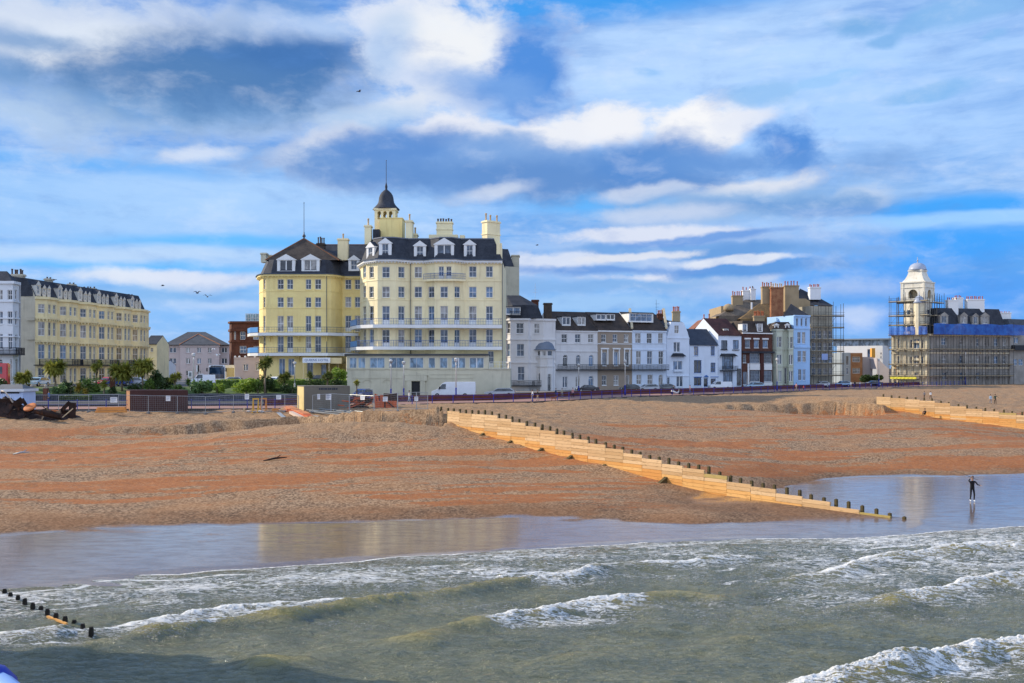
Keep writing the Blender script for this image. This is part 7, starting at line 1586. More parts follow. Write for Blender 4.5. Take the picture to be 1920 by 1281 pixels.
tb = thing('timber_stack', 'stack of bright orange timber beams on the shingle left of the container', 'timber stack', tuple(P(208, 774, 112)))
for j, z in enumerate((774, 770, 767)):
    mb = MB(); a, b = P(178+j*2, z, 112+j*.2), P(236-j, z-.5, 112.4+j*.2); mb.frame_box(a, (b-a).normalized(), (0, 1, 0), (0, 0, 1), (b-a).length, .35, .2); mb.build('beam', [board_mat('orange_timber', (.60, .22, .05), (.72, .34, .10))], tb)
# timber, planks, pipes near the cabin
def lay(name, label, cat, p0, p1, w, h, mat, Y0, Y1):
    a = Vector(((p0-CX)/FPX*Y0, Y0, 0)); b = Vector(((p1-CX)/FPX*Y1, Y1, 0)); a.z = bz(a.x, a.y)+.02; b.z = bz(b.x, b.y)+.02; d = (b-a).normalized(); s = d.cross(Vector((0, 0, 1))).normalized(); mb = MB(); mb.frame_box(a-s*w/2, d, s, s.cross(d), (b-a).length, w, h); return tag(mb.build(name, [mat], loc=tuple(a)), label, cat)
ALU = paint('aluminium', (.32, .34, .35), .08, .5, .2); OT = MATS.get('x') or board_mat('red_timber', (.55, .16, .06), (.70, .30, .14))
PB_ = [(539, 575, 118.5, 113, .9, .55, OT, 'thick orange red timber baulk, uppermost of the pile by the grey cabin'), (543, 583, 117, 111.5, .8, .4, ORNG, 'long red oxide beam on the nearer side of the timber pile'), (546, 571, 115, 111, .5, .3, paint('pale_timber', (.60, .46, .36)), 'pale pinkish timber at the near edge of the timber pile')]
for a, b, Y0, Y1, w, h, m, l in PB_: lay('timber_baulk', l, 'timber', a, b, w, h, m, Y0, Y1)
for a, b, Y0, Y1, l in [(522, 541, 115.5, 109.5, 'left one of two grey aluminium boards lying before the timber'), (527, 545, 114.5, 108.8, 'right one of two grey aluminium boards lying before the timber')]: lay('scaffold_board', l, 'board', a, b, .45, .08, ALU, Y0, Y1)
for i, (a, b, Y0, Y1, l) in enumerate([(575, 680, 117, 112, 'longest grey pipe lying before the grey cabin'), (580, 672, 115.8, 111, 'grey pipe lying second in front of the cabin'), (578, 640, 114.6, 110, 'short grey pipe nearest the sea before the cabin'), (600, 676, 117.8, 113, 'grey pipe lying closest to the cabin fence')]):
    A_ = Vector(((a-CX)/FPX*Y0, Y0, 0)); B_ = Vector(((b-CX)/FPX*Y1, Y1, 0)); A_.z = bz(A_.x, A_.y)+.14; B_.z = bz(B_.x, B_.y)+.14; mb = MB(); mb.bar(A_, B_, .11, 0, 8, smooth=False); tag(mb.build('steel_pipe', [paint('pipe_grey', (.17, .18, .18), .2, .6, .3)], loc=tuple(A_)), l, 'pipe')
# yellow trestles
YEL = paint('trestle_yellow', (.72, .42, .03), .08, .5, .2); YOR = paint('trestle_orange', (.62, .25, .03), .1, .5, .2)
def trestle(pxa, pxb, ytop, Y, m, label):
    xa, xb = X(pxa, Y)[0], X(pxb, Y)[0]; zb = bz((xa+xb)/2, Y); zt_ = zat(Y, ytop); t = thing('trestle', label, 'trestle', ((xa+xb)/2, Y, zb)); mb = MB(); mb.box(xa, xb, Y-.1, Y+.1, zt_-.16, zt_); mb.build('beam', [m], t)
    for x in (xa+.07, xb-.07):
        mb = MB(); mb.bar((x, Y-.02, zt_-.1), (x, Y-.4, zb-.1), .065); mb.bar((x, Y+.02, zt_-.1), (x, Y+.4, zb-.1), .065); mb.build('leg', [m], t)
trestle(473.5, 485.5, 747, 117.2, YEL, 'bright yellow trestle on the shingle, left of its orange twin'); trestle(489, 500, 746.5, 118.6, YOR, 'orange yellow trestle on the shingle behind the bright yellow one')
# rubble bags and bits
for i, (px, py, w, h, m, l, c) in enumerate([(466, 768, .5, .22, MWH, 'white sack left of the yellow trestle foot', 'sack'), (488, 768, .9, .22, MWH, 'long white sack under the trestles', 'sack'), (477, 769, .5, .2, ALU, 'small grey bag between the white sacks', 'bag'), (516, 767, .7, .35, YOR, 'orange crate right of the trestles', 'crate'), (456, 766, .2, .5, paint('cream_post', (.7, .55, .3)), 'short leaning cream post left of the sacks', 'post'), (537, 767, .9, .15, ALU, 'grey flat board right of the orange crate', 'board'), (91.7, 764, .12, .75, MWH, 'small white bollard behind the scrap heap', 'bollard')]):
    Y = 117.4 if px > 100 else 113.; x = X(px, Y)[0]; z = bz(x, Y); mb = MB(); k = 10
    if c in ('sack', 'bag'): mb.ball((x, Y, z+h*.4), w/2, 10, 6, 0, (1, .6, h/w))
    elif c == 'bollard': mb.lathe((x, Y, z-.1), [(w, 0), (w, h*.7), (w*.6, h*.75), (w*.9, h*.9), (.02, h+.05)], 10)
    else: mb.frame_box((x-w/2, Y-.2, z-.05), (1, 0, .03), (0, 1, 0), (0.02 if c != 'post' else .4, 0, 1), w, .4 if c != 'post' else .2, h); 
    tag(mb.build(c if c != 'bag' else 'rubble_bag', [m], loc=(x, Y, z)), l, c)
# orange steel heap and rack
h2 = thing('steel_heap', 'heap of orange red steel frames behind the fence right of the cabin', 'steel heap', tuple(P(670, 765, 119))); mb = MB(); rnd = random.Random(9)
for i in range(34):
    px = rnd.uniform(640, 702); top = np.interp(px, [640, 668, 690, 702], [762, 745, 747, 752]); py = rnd.uniform(top, 765); c = P(px, py, 119+rnd.uniform(-.8, .8)); d = Vector((1, rnd.uniform(-.4, .4), rnd.uniform(-.15, .55))).normalized(); mb.frame_box(c-d*.8, d, d.cross(Vector((0, .2, 1))).normalized(), (0, 0, 1), rnd.uniform(.9, 2.), .25, .14, 0 if i % 3 else 1)
mb.build('frames', [ORNG, RUST], h2)
rk = thing('steel_rack', 'orange red steel rack with upright fingers and black load near the groyne start', 'steel rack', tuple(P(725, 768, 118))); zb = bz(P(725, 768, 118).x, 118)-.1
def bxk(x0, x1, y0, y1, Y, d, mat, nm): mb = MB(); mb.box(X(x0, Y)[0], X(x1, Y)[0], Y, Y+d, zat(Y, y1), zat(Y, y0)); return mb.build(nm, [mat], rk)
bxk(703, 720, 752, 768, 118, .5, ORNG, 'frame'); bxk(723, 743, 752, 768, 118.1, .5, ORNG, 'frame'); bxk(720.2, 722.8, 750, 768, 118.5, .4, RUST, 'divider'); bxk(719, 744.5, 738, 751.5, 118.6, 1.2, RUST, 'load')
for a, b in ((704, 758), (709, 752), (715, 752), (719.5, 752)):
    mb = MB(); mb.bar(P(a, b, 118.2), P(a+rnd.uniform(-3, 3), 736+rnd.uniform(0, 5), 118.2), .12); mb.build('upright', [ORNG], rk)
mb = MB(); mb.bar(P(726, 753, 117.98), P(742, 767, 117.98), .08); mb.build('brace', [RUST], rk)
# a bit of driftwood and stones on the beach
for (px, py, l0, rz, l) in [(516, 863, 1.9, 25, 'dark driftwood branch on the red sand in the left bay'), (40, 852, 1.3, 5, 'grey driftwood log on the sand at far left')]:
    Y = float(np.interp(py, [770, 800, 860, 930, 970], [118, 106, 79, 64, 58])); x = X(px, Y)[0]
    for _ in range(12): z = bz(x, Y); Y = FPX*(HC-z)/(py-HZ); x = X(px, Y)[0]
    d = Vector((math.cos(R(rz)), math.sin(R(rz)), .08)); mb = MB(); mb.tube([Vector((x, Y, z+.06))-d*l0/2, Vector((x, Y, z+.16)), Vector((x, Y, z+.12))+d*l0/2], [.05, .09, .03], 7); mb.bar(Vector((x, Y, z+.12)), Vector((x+.4, Y+.1, z+.4)), .03, 0, 5); tag(mb.build('driftwood', [RUST if px > 100 else ALU], loc=(x, Y, z)), l, 'driftwood')
# ------------------------------------------------------------------ raised gardens and upper road on the left
GRASS = paint('garden_soil', (.085, .13, .03), .3, .95, .4, (.05, .06, .02), scale=1.2, bump=.4)
def strip_mesh(name, rows, mat):
    mb = MB(); n = len(rows[0])
    for r in rows: mb.v += [tuple(p) for p in r]
    for j in range(len(rows)-1):
        for i in range(n-1): mb.f.append((j*n+i, j*n+i+1, (j+1)*n+i+1, (j+1)*n+i)); mb.m.append(0); mb.smooth.append(True)
    return mb.build(name, mat)
XL, XR = -110., -28.3
gx = np.linspace(XL, XR, 60)
prof_ = [(140.45, 4.3), (140.5, 5.3), (144, 5.55), (149, 6.05), (153.5, 6.25)]
struct(strip_mesh('garden_lawn', [[(x, y, z+(.18*math.sin(x*.7+y)+.1*math.sin(x*1.9) if 141 < y < 153 else 0)) for x in gx] for y, z in prof_], GRASS))
struct(strip_mesh('upper_road', [[(x, y, 6.27) for x in (XL, XR)] for y in (153.5, 176.5)], paint('upper_tarmac', (.07, .07, .075), .2, .85, .2)))
struct(strip_mesh('upper_ground', [[(x, y, 6.262) for x in (XL-60, XR-.3)] for y in (176.5, 320)], MATS['paving']))
mb = MB(); mb.quad((XR, 140.4, 4.), (XR, 176, 4.), (XR, 176, 6.27), (XR, 140.4, 5.3)); struct(mb.build('terrace_bank', GRASS))
FLINT = paint('flint_wall', (.062, .068, .085), .45, .8, .35, (.2, .2, .2), scale=3., speck=.6, bump=.6)
def long_wall(label, x0, x1, Y, z0, z1_, mat, cap=None, th=.35, name='garden_wall'):
    t = thing(name, label, 'wall', ((x0+x1)/2, Y, z0)); mb = MB(); mb.box(x0, x1, Y, Y+th, z0, z1_-.1); mb.build('wall', [mat], t); mb = MB(); k = int((x1-x0)/1.2)
    for i in range(k): mb.box(x0+(x1-x0)*i/k+.01, x0+(x1-x0)*(i+1)/k-.01, Y-.05, Y+th+.05, z1_-.097, z1_+random.uniform(-.01, .03)); 
    mb.build('coping', [cap or FLINT], t); return t
xp = lambda px, Y: (px-CX)/FPX*Y
long_wall('dark flint garden wall behind the site fence, left of the grey cabin', xp(356, 140), xp(610, 140), 140.05, 4.15, 5.5, FLINT, paint('flint_cap', (.16, .16, .17), .3, .8, .3))
long_wall('dark flint garden wall left of the brown container', xp(60, 140), xp(355.5, 140), 140.05, 4.15, 5.45, FLINT, MATS['flint_cap'])
mb = MB(); 
BPIER = bands('pier_brick', (.10, .035, .022), (.20, .075, .04), scale=6.)
for px, l in ((60, 'brick gate pier left of the blue car'), (86, 'taller brick gate pier right of the blue car')):
    x = xp(px, 139.6); t = thing('gate_pier', l, 'gate pier', (x, 139.6, 4.2)); mb = MB(); mb.box(x-.28, x+.28, 139.3, 139.9, 4.2, 6.3); mb.build('shaft', [BPIER], t); mb = MB(); mb.box(x-.36, x+.36, 139.22, 139.98, 6.303, 6.42); mb.ball((x, 139.6, 6.62), .24, 10, 7); mb.build('cap', [paint('stone_cap', (.35, .30, .24))], t)
x = xp(211, 150); t = thing('gate_pier', 'dark brick pier beside the dark blue car in the garden', 'gate pier', (x, 150, 6)); mb = MB(); mb.box(x-.3, x+.3, 149.7, 150.3, 6, 7.6); mb.build('shaft', [BPIER], t); mb = MB(); mb.box(x-.38, x+.38, 149.62, 150.38, 7.603, 7.72); mb.build('cap', [BPIER], t)
# ------------------------------------------------------------------ foliage
def leaf_mat(name, c1, c2, tr=.38):
    m, nt, b = newmat(name); g = nt.nodes.new('ShaderNodeNewGeometry')
    n1 = noise_n(nt, g.outputs['Position'], 1.4, 3, .6).outputs[0]
    f = math_n(nt, 'ADD', math_n(nt, 'MULTIPLY', g.outputs['Random Per Island'], .55), math_n(nt, 'MULTIPLY', maprange(nt, n1, .35, .65), .45))
    c = mixc(nt, f, c1, c2); nt.links.new(c, b.inputs['Base Color']); b.inputs['Roughness'].default_value = .5; b.inputs['Specular IOR Level'].default_value = .3
    t = nt.nodes.new('ShaderNodeBsdfTranslucent'); nt.links.new(c, t.inputs[0]); mx = nt.nodes.new('ShaderNodeMixShader'); mx.inputs[0].default_value = tr
    out = nt.nodes['Material Output']; nt.links.new(b.outputs[0], mx.inputs[1]); nt.links.new(t.outputs[0], mx.inputs[2]); nt.links.new(mx.outputs[0], out.inputs['Surface'])
    return m
PALM = leaf_mat('palm_leaf', (.13, .16, .03), (.46, .42, .07)); PALMD = leaf_mat('dark_palm_leaf', (.05, .08, .02), (.24, .25, .05)); GOLD = leaf_mat('golden_leaf', (.20, .15, .02), (.48, .34, .05))
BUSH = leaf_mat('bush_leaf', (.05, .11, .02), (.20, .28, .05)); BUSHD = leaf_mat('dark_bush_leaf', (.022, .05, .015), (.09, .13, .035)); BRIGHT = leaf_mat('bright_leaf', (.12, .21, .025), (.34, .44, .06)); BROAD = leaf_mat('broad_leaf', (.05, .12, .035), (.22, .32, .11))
BARK = paint('palm_bark', (.22, .17, .11), .3, .9, .4, scale=2.)
def rosette(mb, c, r, n, rnd, droop=.5, up=0., w=.055):
    for i in range(n):
        th = rnd.uniform(0, 2*math.pi); ph = math.asin(max(-.75, min(1, rnd.uniform(-.7+up, 1)))); d = Vector((math.cos(th)*math.cos(ph), math.sin(th)*math.cos(ph), math.sin(ph))); L = r*rnd.uniform(.6, 1.3)
        s = d.cross(Vector((0, 0, 1))); s = s.normalized() if s.length > .05 else Vector((1, 0, 0)); s = (s+Vector((rnd.uniform(-.4, .4), rnd.uniform(-.4, .4), rnd.uniform(-.4, .4)))).normalized()*w*rnd.uniform(.8, 1.5)
        m_ = c+d*L*.55; e = c+d*L-Vector((0, 0, droop*L*rnd.uniform(.2, .8)*(1-abs(d.z)*.6)))
        mb.add([c+d*.06-s*.5, c+d*.06+s*.5, m_+s, m_-s, e], [(0, 1, 2, 3), (3, 2, 4)])
def palm(label, px, ytop, ybase, wpx, Y, heads, mat, seed, zb=None, trunk=True, name='palm_tree', cat='palm tree', droop=.5):
    rnd = random.Random(seed); x = xp(px, Y); zt_ = zat(Y, ytop); z0 = zat(Y, ybase) if zb is None else zb; wd = wpx/FPX*Y; t = thing(name, label, cat, (x, Y, z0), 'palms and plants in the seafront gardens')
    r = min(wd*.36, (zt_-z0)*.36) if heads > 1 else min(wd*.52, (zt_-z0)*.45); tb_ = MB(); cb = MB(); H = zt_-z0-r*.85; fork = z0+H*.45
    if trunk: tb_.tube([(x, Y, z0-.3), (x+rnd.uniform(-.1, .1), Y, z0+H*.25), (x, Y, fork)], [.17, .14, .12], 7)
    for k in range(heads):
        a = 2*math.pi*k/heads+rnd.uniform(-.4, .4); q = (wd*.5-r*.75)*(1 if heads > 1 else 0); c = Vector((x+q*math.cos(a)*rnd.uniform(.8, 1.1), Y+q*math.sin(a), z0+H*(rnd.uniform(.78, 1.) if k else 1.)))
        if trunk: tb_.tube([(x, Y, fork), tuple((Vector((x, Y, fork))+c)/2+Vector((rnd.uniform(-.1, .1), 0, .05))), tuple(c)], [.11, .085, .07], 6)
        rosette(cb, c, r, 130, rnd, droop, 0., .085*max(.6, r))
        rosette(cb, c-Vector((0, 0, r*.35)), r*.8, 60, rnd, 1., -.3, .06*max(.6, r))
    if trunk: tb_.build('trunk', [BARK], t)
    cb.build('crown', [mat], t); return t
YG = 146.
palm('broad many headed palm, left of the blue car', 43, 693, 738, 34, YG-3, 5, PALM, 1, name='palm_tree')
palm('large leafy palm before the near end of the cream terrace', 103, 672, 729, 42, YG-1, 6, PALM, 2); palm('slim two trunk palm before the middle of the cream terrace', 181, 674, 722, 26, YG+2, 3, PALM, 3)
palm('wide yellow green palm above the left end of the container', 229, 678, 730, 46, YG, 6, PALM, 4); palm('tall spreading palm with visible branches above the container', 267, 669, 732, 42, YG-1, 6, PALM, 5)
palm('yellowish upright palm before the pinkish building', 328, 696, 731, 26, YG-2, 3, PALM, 6); palm('tall palm at the left corner of the yellow hotel wing', 497, 667, 735, 30, YG-4, 4, PALMD, 7)
palm('dark bushy palm right of the tall palm by the hotel wing', 533, 696, 728, 26, YG-1, 5, PALMD, 8); palm('small round headed dark palm before the hotel entrance', 581, 695, 727, 17, YG-1, 1, PALMD, 9); palm('dark ragged palm before the hotel entrance door', 614, 695, 724, 24, YG, 4, PALMD, 10)
palm('small palm with pale trunk in front of the hotel podium', 669, 711, 750, 14, 143, 1, PALM, 11, zb=4.2); palm('golden round rosette plant on a short trunk, behind the hedge', 147, 718, 744, 20, 142.5, 1, GOLD, 12, droop=.2, cat='plant', name='cordyline')
palm('small golden tufted plant right of the golden rosette', 160, 727, 745, 18, 142, 1, GOLD, 13, cat='plant', name='cordyline'); palm('narrow green fan palm with V shaped fronds', 195, 711, 746, 20, 142.5, 1, PALM, 14, droop=.1)
palm('spiky dark agave right of the container top', 353, 709, 732, 16, 144, 1, BUSH, 15, trunk=False, name='agave', cat='plant', droop=.1)
def shrub(label, px, ytop, ybase, wpx, Y, mat, seed, leaf=.16, dens=1., name='shrub', cat='shrub', dep=None):
    rnd = random.Random(seed); x = xp(px, Y); zt_ = zat(Y, ytop-2.5); z0 = zat(Y, ybase); wd = wpx*1.22/FPX*Y/2; dp = dep or wd*.8; h = zt_-z0; t = thing(name, label, cat, (x, Y, z0), 'palms and plants in the seafront gardens'); mb = MB()
    lobes = [(Vector((rnd.uniform(-.6, .6)*wd, rnd.uniform(-.5, .5)*dp, h*rnd.uniform(.35, .72))), rnd.uniform(.38, .55)) for _ in range(7)]+[(Vector((0, 0, h*.5)), .6)]
    n = int(520*dens*max(.5, wd*h/2))
    for i in range(n):
        c, q = rnd.choice(lobes); d = Vector((rnd.gauss(0, 1), rnd.gauss(0, 1), rnd.gauss(0, 1))).normalized(); p = c+Vector((d.x*wd*q, d.y*dp*q, d.z*h*q*.8))*rnd.uniform(.55, 1.08); p.z = max(.0, p.z); p += Vector((x, Y, z0))
        a = Vector((rnd.gauss(0, 1), rnd.gauss(0, 1), rnd.gauss(0, .6))).normalized(); b = a.cross(Vector((rnd.gauss(0, 1), rnd.gauss(0, 1), rnd.gauss(0, 1)))).normalized(); l = leaf*rnd.uniform(.7, 1.5)
        mb.add([p-a*l, p+b*l*.5, p+a*l, p-b*l*.5], [(0, 1, 2, 3)])
    mb.build('foliage', [mat], t); mb = MB()
    for k in range(4): mb.tube([(x, Y, z0-.2), (x+rnd.uniform(-.4, .4)*wd, Y+rnd.uniform(-.3, .3)*dp, z0+h*.6)], [.06, .03], 5)
    mb.build('stem', [BARK], t); return t
for i, a in enumerate([('bright broad leaved shrub left of the container, behind the fence', 110, 724, 744, 22, 142, BROAD, .2), ('dark shrub right of the broad leaved shrub', 131, 716, 742, 26, 144, BUSHD, .14), ('rounded mid green bush before the cream terrace', 170, 711, 742, 36, 144.5, BUSH, .15), ('low dark bush right of the fan palm', 210, 728, 744, 18, 142, BUSHD, .14),
    ('dark bush under the spreading palm above the container', 252, 722, 738, 26, 142.5, BUSHD, .15), ('tall dark bush right of the spreading palm', 291, 697, 733, 28, 148, BUSHD, .16), ('pale leaved low shrub above the middle of the container', 282, 714, 736, 26, 143.5, BUSH, .15), ('dark dense shrub left of the yellowish palm', 308, 710, 736, 30, 144, BUSHD, .15), ('low bush under the yellowish palm', 333, 722, 738, 24, 142.5, BUSH, .14),
    ('large leaved green shrub right of the white lamp post', 382, 713, 739, 40, 142.5, BROAD, .26), ('yellow green tufted shrub below the hedge', 408, 720, 738, 22, 142, BRIGHT, .16), ('wide bright bush below the left part of the hedge', 462, 713, 738, 46, 142.5, BRIGHT, .2), ('dark bush at the foot of the tall hotel palm', 500, 704, 738, 28, 143.5, BUSHD, .15), ('low dark bush right of the wide bright bush', 484, 716, 739, 22, 141.8, BUSH, .15),
    ('dark low bush left of the grey cabin top', 545, 724, 739, 34, 143, BUSHD, .15), ('bright green tall bush against the left end of the podium', 637, 690, 714, 28, 153, BRIGHT, .18), ('small dark bush under the round headed palm', 590, 712, 738, 36, 144, BUSHD, .14), ('dark low bush behind the grey cabin top', 632, 712, 730, 30, 147, BUSHD, .15), ('dark scrub at the far left above the kiosk', 3, 712, 734, 22, 120, BUSHD, .16)]):
    shrub(*a[:7], 30+i, leaf=a[7])
def hedge(label, pxa, pxb, ytop, Y, zb, mat, dep=1.2, seed=0, topmat=None):
    rnd = random.Random(seed); x0, x1 = xp(pxa, Y), xp(pxb, Y); zt_ = zat(Y, ytop); t = thing('hedge', label, 'hedge', ((x0+x1)/2, Y, zb)); mb = MB(); mb.box(x0, x1, Y+.12, Y+dep, zb-.2, zt_-.12)
    n = int((x1-x0)*(zt_-zb+dep)*55)
    for i in range(n):
        u = rnd.uniform(x0, x1); top = rnd.random() < dep/(dep+zt_-zb)
        p = Vector((u, Y+rnd.uniform(0, dep), zt_+rnd.uniform(-.12, .07)+.05*math.sin(u*1.3))) if top else Vector((u, Y+rnd.uniform(-.05, .2), rnd.uniform(zb, zt_)))
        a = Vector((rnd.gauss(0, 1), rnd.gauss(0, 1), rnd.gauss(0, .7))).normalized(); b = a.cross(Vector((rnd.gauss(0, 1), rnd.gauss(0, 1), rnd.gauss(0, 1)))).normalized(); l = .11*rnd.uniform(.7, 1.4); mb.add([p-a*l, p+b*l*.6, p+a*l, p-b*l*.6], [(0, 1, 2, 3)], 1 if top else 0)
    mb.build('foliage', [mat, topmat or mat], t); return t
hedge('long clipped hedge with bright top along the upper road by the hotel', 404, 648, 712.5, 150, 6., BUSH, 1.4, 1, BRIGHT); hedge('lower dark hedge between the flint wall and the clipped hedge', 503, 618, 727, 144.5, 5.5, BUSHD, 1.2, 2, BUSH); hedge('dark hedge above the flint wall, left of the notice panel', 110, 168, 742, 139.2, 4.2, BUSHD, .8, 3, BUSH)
for i, (px, yt, yb, w) in enumerate([(1626, 706, 716, 26), (1644, 705, 716, 22)]): shrub(['dark low bush before the pinkish grey wall building', 'dark low bush before the sloping roofed annex'][i], px, yt, yb, w, 300, BUSHD, 60+i, leaf=.3)
# ------------------------------------------------------------------ vehicles
TYRE = paint('tyre', (.015, .015, .016), .1, .8, .1); CHROME = plain('hubcap', (.4, .41, .43), .3, .8); CGLASS = glass('car_glass', (.02, .025, .03), .05); RLAMP = plain('tail_lamp', (.45, .02, .02), .3); HLAMP = plain('head_lamp', (.7, .7, .68), .2)
def car_paint(n, c): 
    m = plain('car_'+n, c, .25, .0, .6, .04); m.node_tree.nodes['Principled BSDF'].inputs['Coat Weight'].default_value = .6; return m
PROFS = {'hatch': ([(0, .35), (0, .62), (.05, .78), (.98, .95), (1.55, 1.42), (2.9, 1.46), (3.75, 1.12), (3.92, .95), (3.95, .4)], [(1.02, .93), (1.58, 1.37), (2.85, 1.40), (3.62, 1.08), (3.5, .93)], .92, 1.7),
 'sedan': ([(0, .35), (0, .62), (.08, .78), (1.2, .93), (1.85, 1.38), (3.1, 1.40), (3.8, 1.02), (4.5, .95), (4.6, .4)], [(1.28, .92), (1.88, 1.33), (3.05, 1.35), (3.68, 1.0), (3.5, .92)], .9, 1.75),
 'estate': ([(0, .35), (0, .62), (.08, .78), (1.25, .95), (1.95, 1.42), (3.9, 1.45), (4.5, 1.05), (4.6, .9), (4.62, .4)], [(1.32, .94), (1.98, 1.37), (3.85, 1.39), (4.35, 1.02), (4.2, .94)], .92, 1.75),
 'van': ([(0, .4), (-.02, .85), (.12, 1.08), (.95, 1.38), (1.75, 2.32), (2.2, 2.52), (6.9, 2.54), (7.0, 2.4), (7.02, .45)], [(1.02, 1.38), (1.72, 2.18), (2.3, 2.2), (2.35, 1.42), (2.2, 1.36)], .96, 1.98),
 'pickup': ([(0, .4), (0, .85), (.1, 1.05), (.9, 1.2), (1.5, 1.85), (2.5, 1.9), (2.55, 1.75), (4.9, 1.75), (4.95, .45)], [(1.0, 1.18), (1.52, 1.78), (2.4, 1.8), (2.4, 1.2), (2.2, 1.16)], .94, 1.8)}
def car(kind, label, px, Y, zb, mat, rz=0., sx=1., cat='car', name=None):
    prof, gl_, tap, wid = PROFS[kind]; L = max(p[0] for p in prof); t = thing(name or ('van' if kind == 'van' else 'parked_car'), label, cat, (xp(px, Y), Y, zb), 'vehicles along the seafront road', rz); hw = wid/2; mb = MB(); zmid = .95
    def wd(z): return hw*(1 if z <= zmid else 1-(1-tap+.06)*(z-zmid)/.6) if kind not in ('van',) else hw*(1 if z < 1.4 else .97)
    o = -L*sx/2; n = len(prof); A = [Vector((o+x*sx, -wd(z), z)) for x, z in prof]; B = [Vector((o+x*sx, wd(z), z)) for x, z in prof]
    mb.add(A+B, [tuple(range(n)), tuple(reversed(range(n, 2*n)))]+[(i, (i+1) % n, n+(i+1) % n, n+i) for i in range(n)])
    def bld(mb_, nm, m): 
        me = mb_.mesh(nm, [m]); bm = bmesh.new(); bm.from_mesh(me); bmesh.ops.recalc_face_normals(bm, faces=bm.faces)
        if nm == 'body': bmesh.ops.bevel(bm, geom=[e for e in bm.edges if e.calc_face_angle(0) > .3], offset=.05, segments=2, affect='EDGES', profile=.6)
        bm.to_mesh(me); bm.free(); ob = bpy.data.objects.new(nm, me); COL.objects.link(ob); ob.parent = t; return ob
    bld(mb, 'body', mat); g = MB(); k = len(gl_)
    for s in (-1, 1): g.add([Vector((o+x*sx, s*(wd(z)+.012), z)) for x, z in gl_], [tuple(range(k))])
    p0, p1 = gl_[0], gl_[1]; x0, z0_, x1, z1_ = o+(p0[0]-.07)*sx, p0[1]+.06, o+(p1[0]-.06)*sx, p1[1]
    g.add([Vector((x0, -wd(z0_)*.9, z0_)), Vector((x0, wd(z0_)*.9, z0_)), Vector((x1, wd(z1_)*.88, z1_)), Vector((x1, -wd(z1_)*.88, z1_))], [(0, 1, 2, 3)])
    if kind != 'van' and kind != 'pickup':
        p0, p1 = gl_[2], gl_[3]; x0, z0_, x1, z1_ = o+(p0[0]+.16)*sx, p0[1]-.02, o+(p1[0]+.18)*sx, p1[1]+.03
        g.add([Vector((x0, -wd(z0_)*.88, z0_)), Vector((x0, wd(z0_)*.88, z0_)), Vector((x1, wd(z1_)*.9, z1_)), Vector((x1, -wd(z1_)*.9, z1_))], [(0, 1, 2, 3)])
    bld(g, 'window', CGLASS); wr_ = .33 if kind != 'van' else .36
    for xx in (.19 if kind != 'van' else .13, .80 if kind != 'van' else .76):
        for s in (-1, 1):
            w = MB(); c = Vector((o+L*sx*xx, s*(hw-.1), wr_)); w.bar(c-Vector((0, .11, 0)), c+Vector((0, .11, 0)), wr_, 0, 16); ob = bld(w, 'wheel', TYRE); h = MB(); h.bar(c+Vector((0, s*.1, 0)), c+Vector((0, s*.125, 0)), wr_*.6, 0, 12); hb = bld(h, 'rim', CHROME); hb.parent = ob
    for s in (-1, 1):
        h = MB(); h.box(o-.02, o+.06, s*hw*.78-.18, s*hw*.78+.18, .62 if kind != 'van' else .8, .76 if kind != 'van' else 1.0); bld(h, 'headlight', HLAMP); h = MB(); h.box(o+L*sx-.06, o+L*sx+.02, s*hw*.85-.1, s*hw*.85+.1, .7, .95); bld(h, 'tail_light', RLAMP)
    if kind == 'van':
        for s in (-1, 1): h = MB(); h.box(o+1.2, o+1.35, s*(hw+.1)-.1, s*(hw+.1)+.1, 1.35, 1.75); bld(h, 'mirror', BLKJ)
    return t
cp = {n: car_paint(n, c) for n, c in dict(white=(.75, .76, .78), silver=(.45, .47, .50), dark=(.025, .028, .035), blue=(.02, .05, .22), paleblue=(.25, .42, .58), red=(.42, .02, .04), grey=(.14, .15, .16), cyan=(.40, .58, .72)).items()}
zr_ = ZRD
car('van', 'large white panel van parked before the hotel podium', 851, 159.5, zr_, cp['white'], 0, 1.0, 'van'); car('estate', 'silver estate car parked right of the white van', 937, 164, zr_, cp['silver'], 0, 1.08)
car('hatch', 'dark blue car behind the small palm at the podium left end', 680, 158, zr_, cp['blue'], R(70)); car('sedan', 'black saloon car before the white terraced house', 1101, 196, zr_, cp['dark'], R(10), 1.)
car('hatch', 'dark small car before the tan house, left of the silver cars', 1180, 202, zr_, cp['dark'], R(15)); car('estate', 'silver estate car before the pale blue terraced house', 1214, 204, zr_, cp['silver'], R(15)); car('hatch', 'dark hatchback before the narrow gabled house', 1247, 207, zr_, cp['grey'], R(20))
car('pickup', 'white small van with cab before the low white cottage', 1350, 218, zr_, cp['white'], R(8), 1., 'van', 'van'); car('estate', 'pale silver car before the brown inn', 1414, 228, zr_, cp['cyan'], R(12), .95); car('hatch', 'silver hatchback before the scaffolded grey cream house', 1541, 247, zr_, cp['silver'], R(10), .9)
car('hatch', 'pale blue car before the narrow grey flats', 1580, 254, zr_, cp['paleblue'], R(14), .95); car('sedan', 'dark saloon car before the low bushes in the gap', 1638, 266, zr_, cp['dark'], R(14)); car('van', 'white van at the right edge of the promenade', 1924, 300, ZRD+.4, cp['white'], R(8), .9, 'van')
zu = 6.28
car('hatch', 'pale blue car seen end on between two brick gate piers', 72, 156, zu, cp['cyan'], R(82)); car('hatch', 'dark blue hatchback behind the dark brick pier', 224, 156, zu, cp['blue'], R(25)); car('hatch', 'red hatchback left of the dark brick pier', 204, 158, zu, cp['red'], R(60)); car('sedan', 'silver saloon car behind the wide yellow green palm', 252, 158, zu, cp['silver'], R(10), .9)
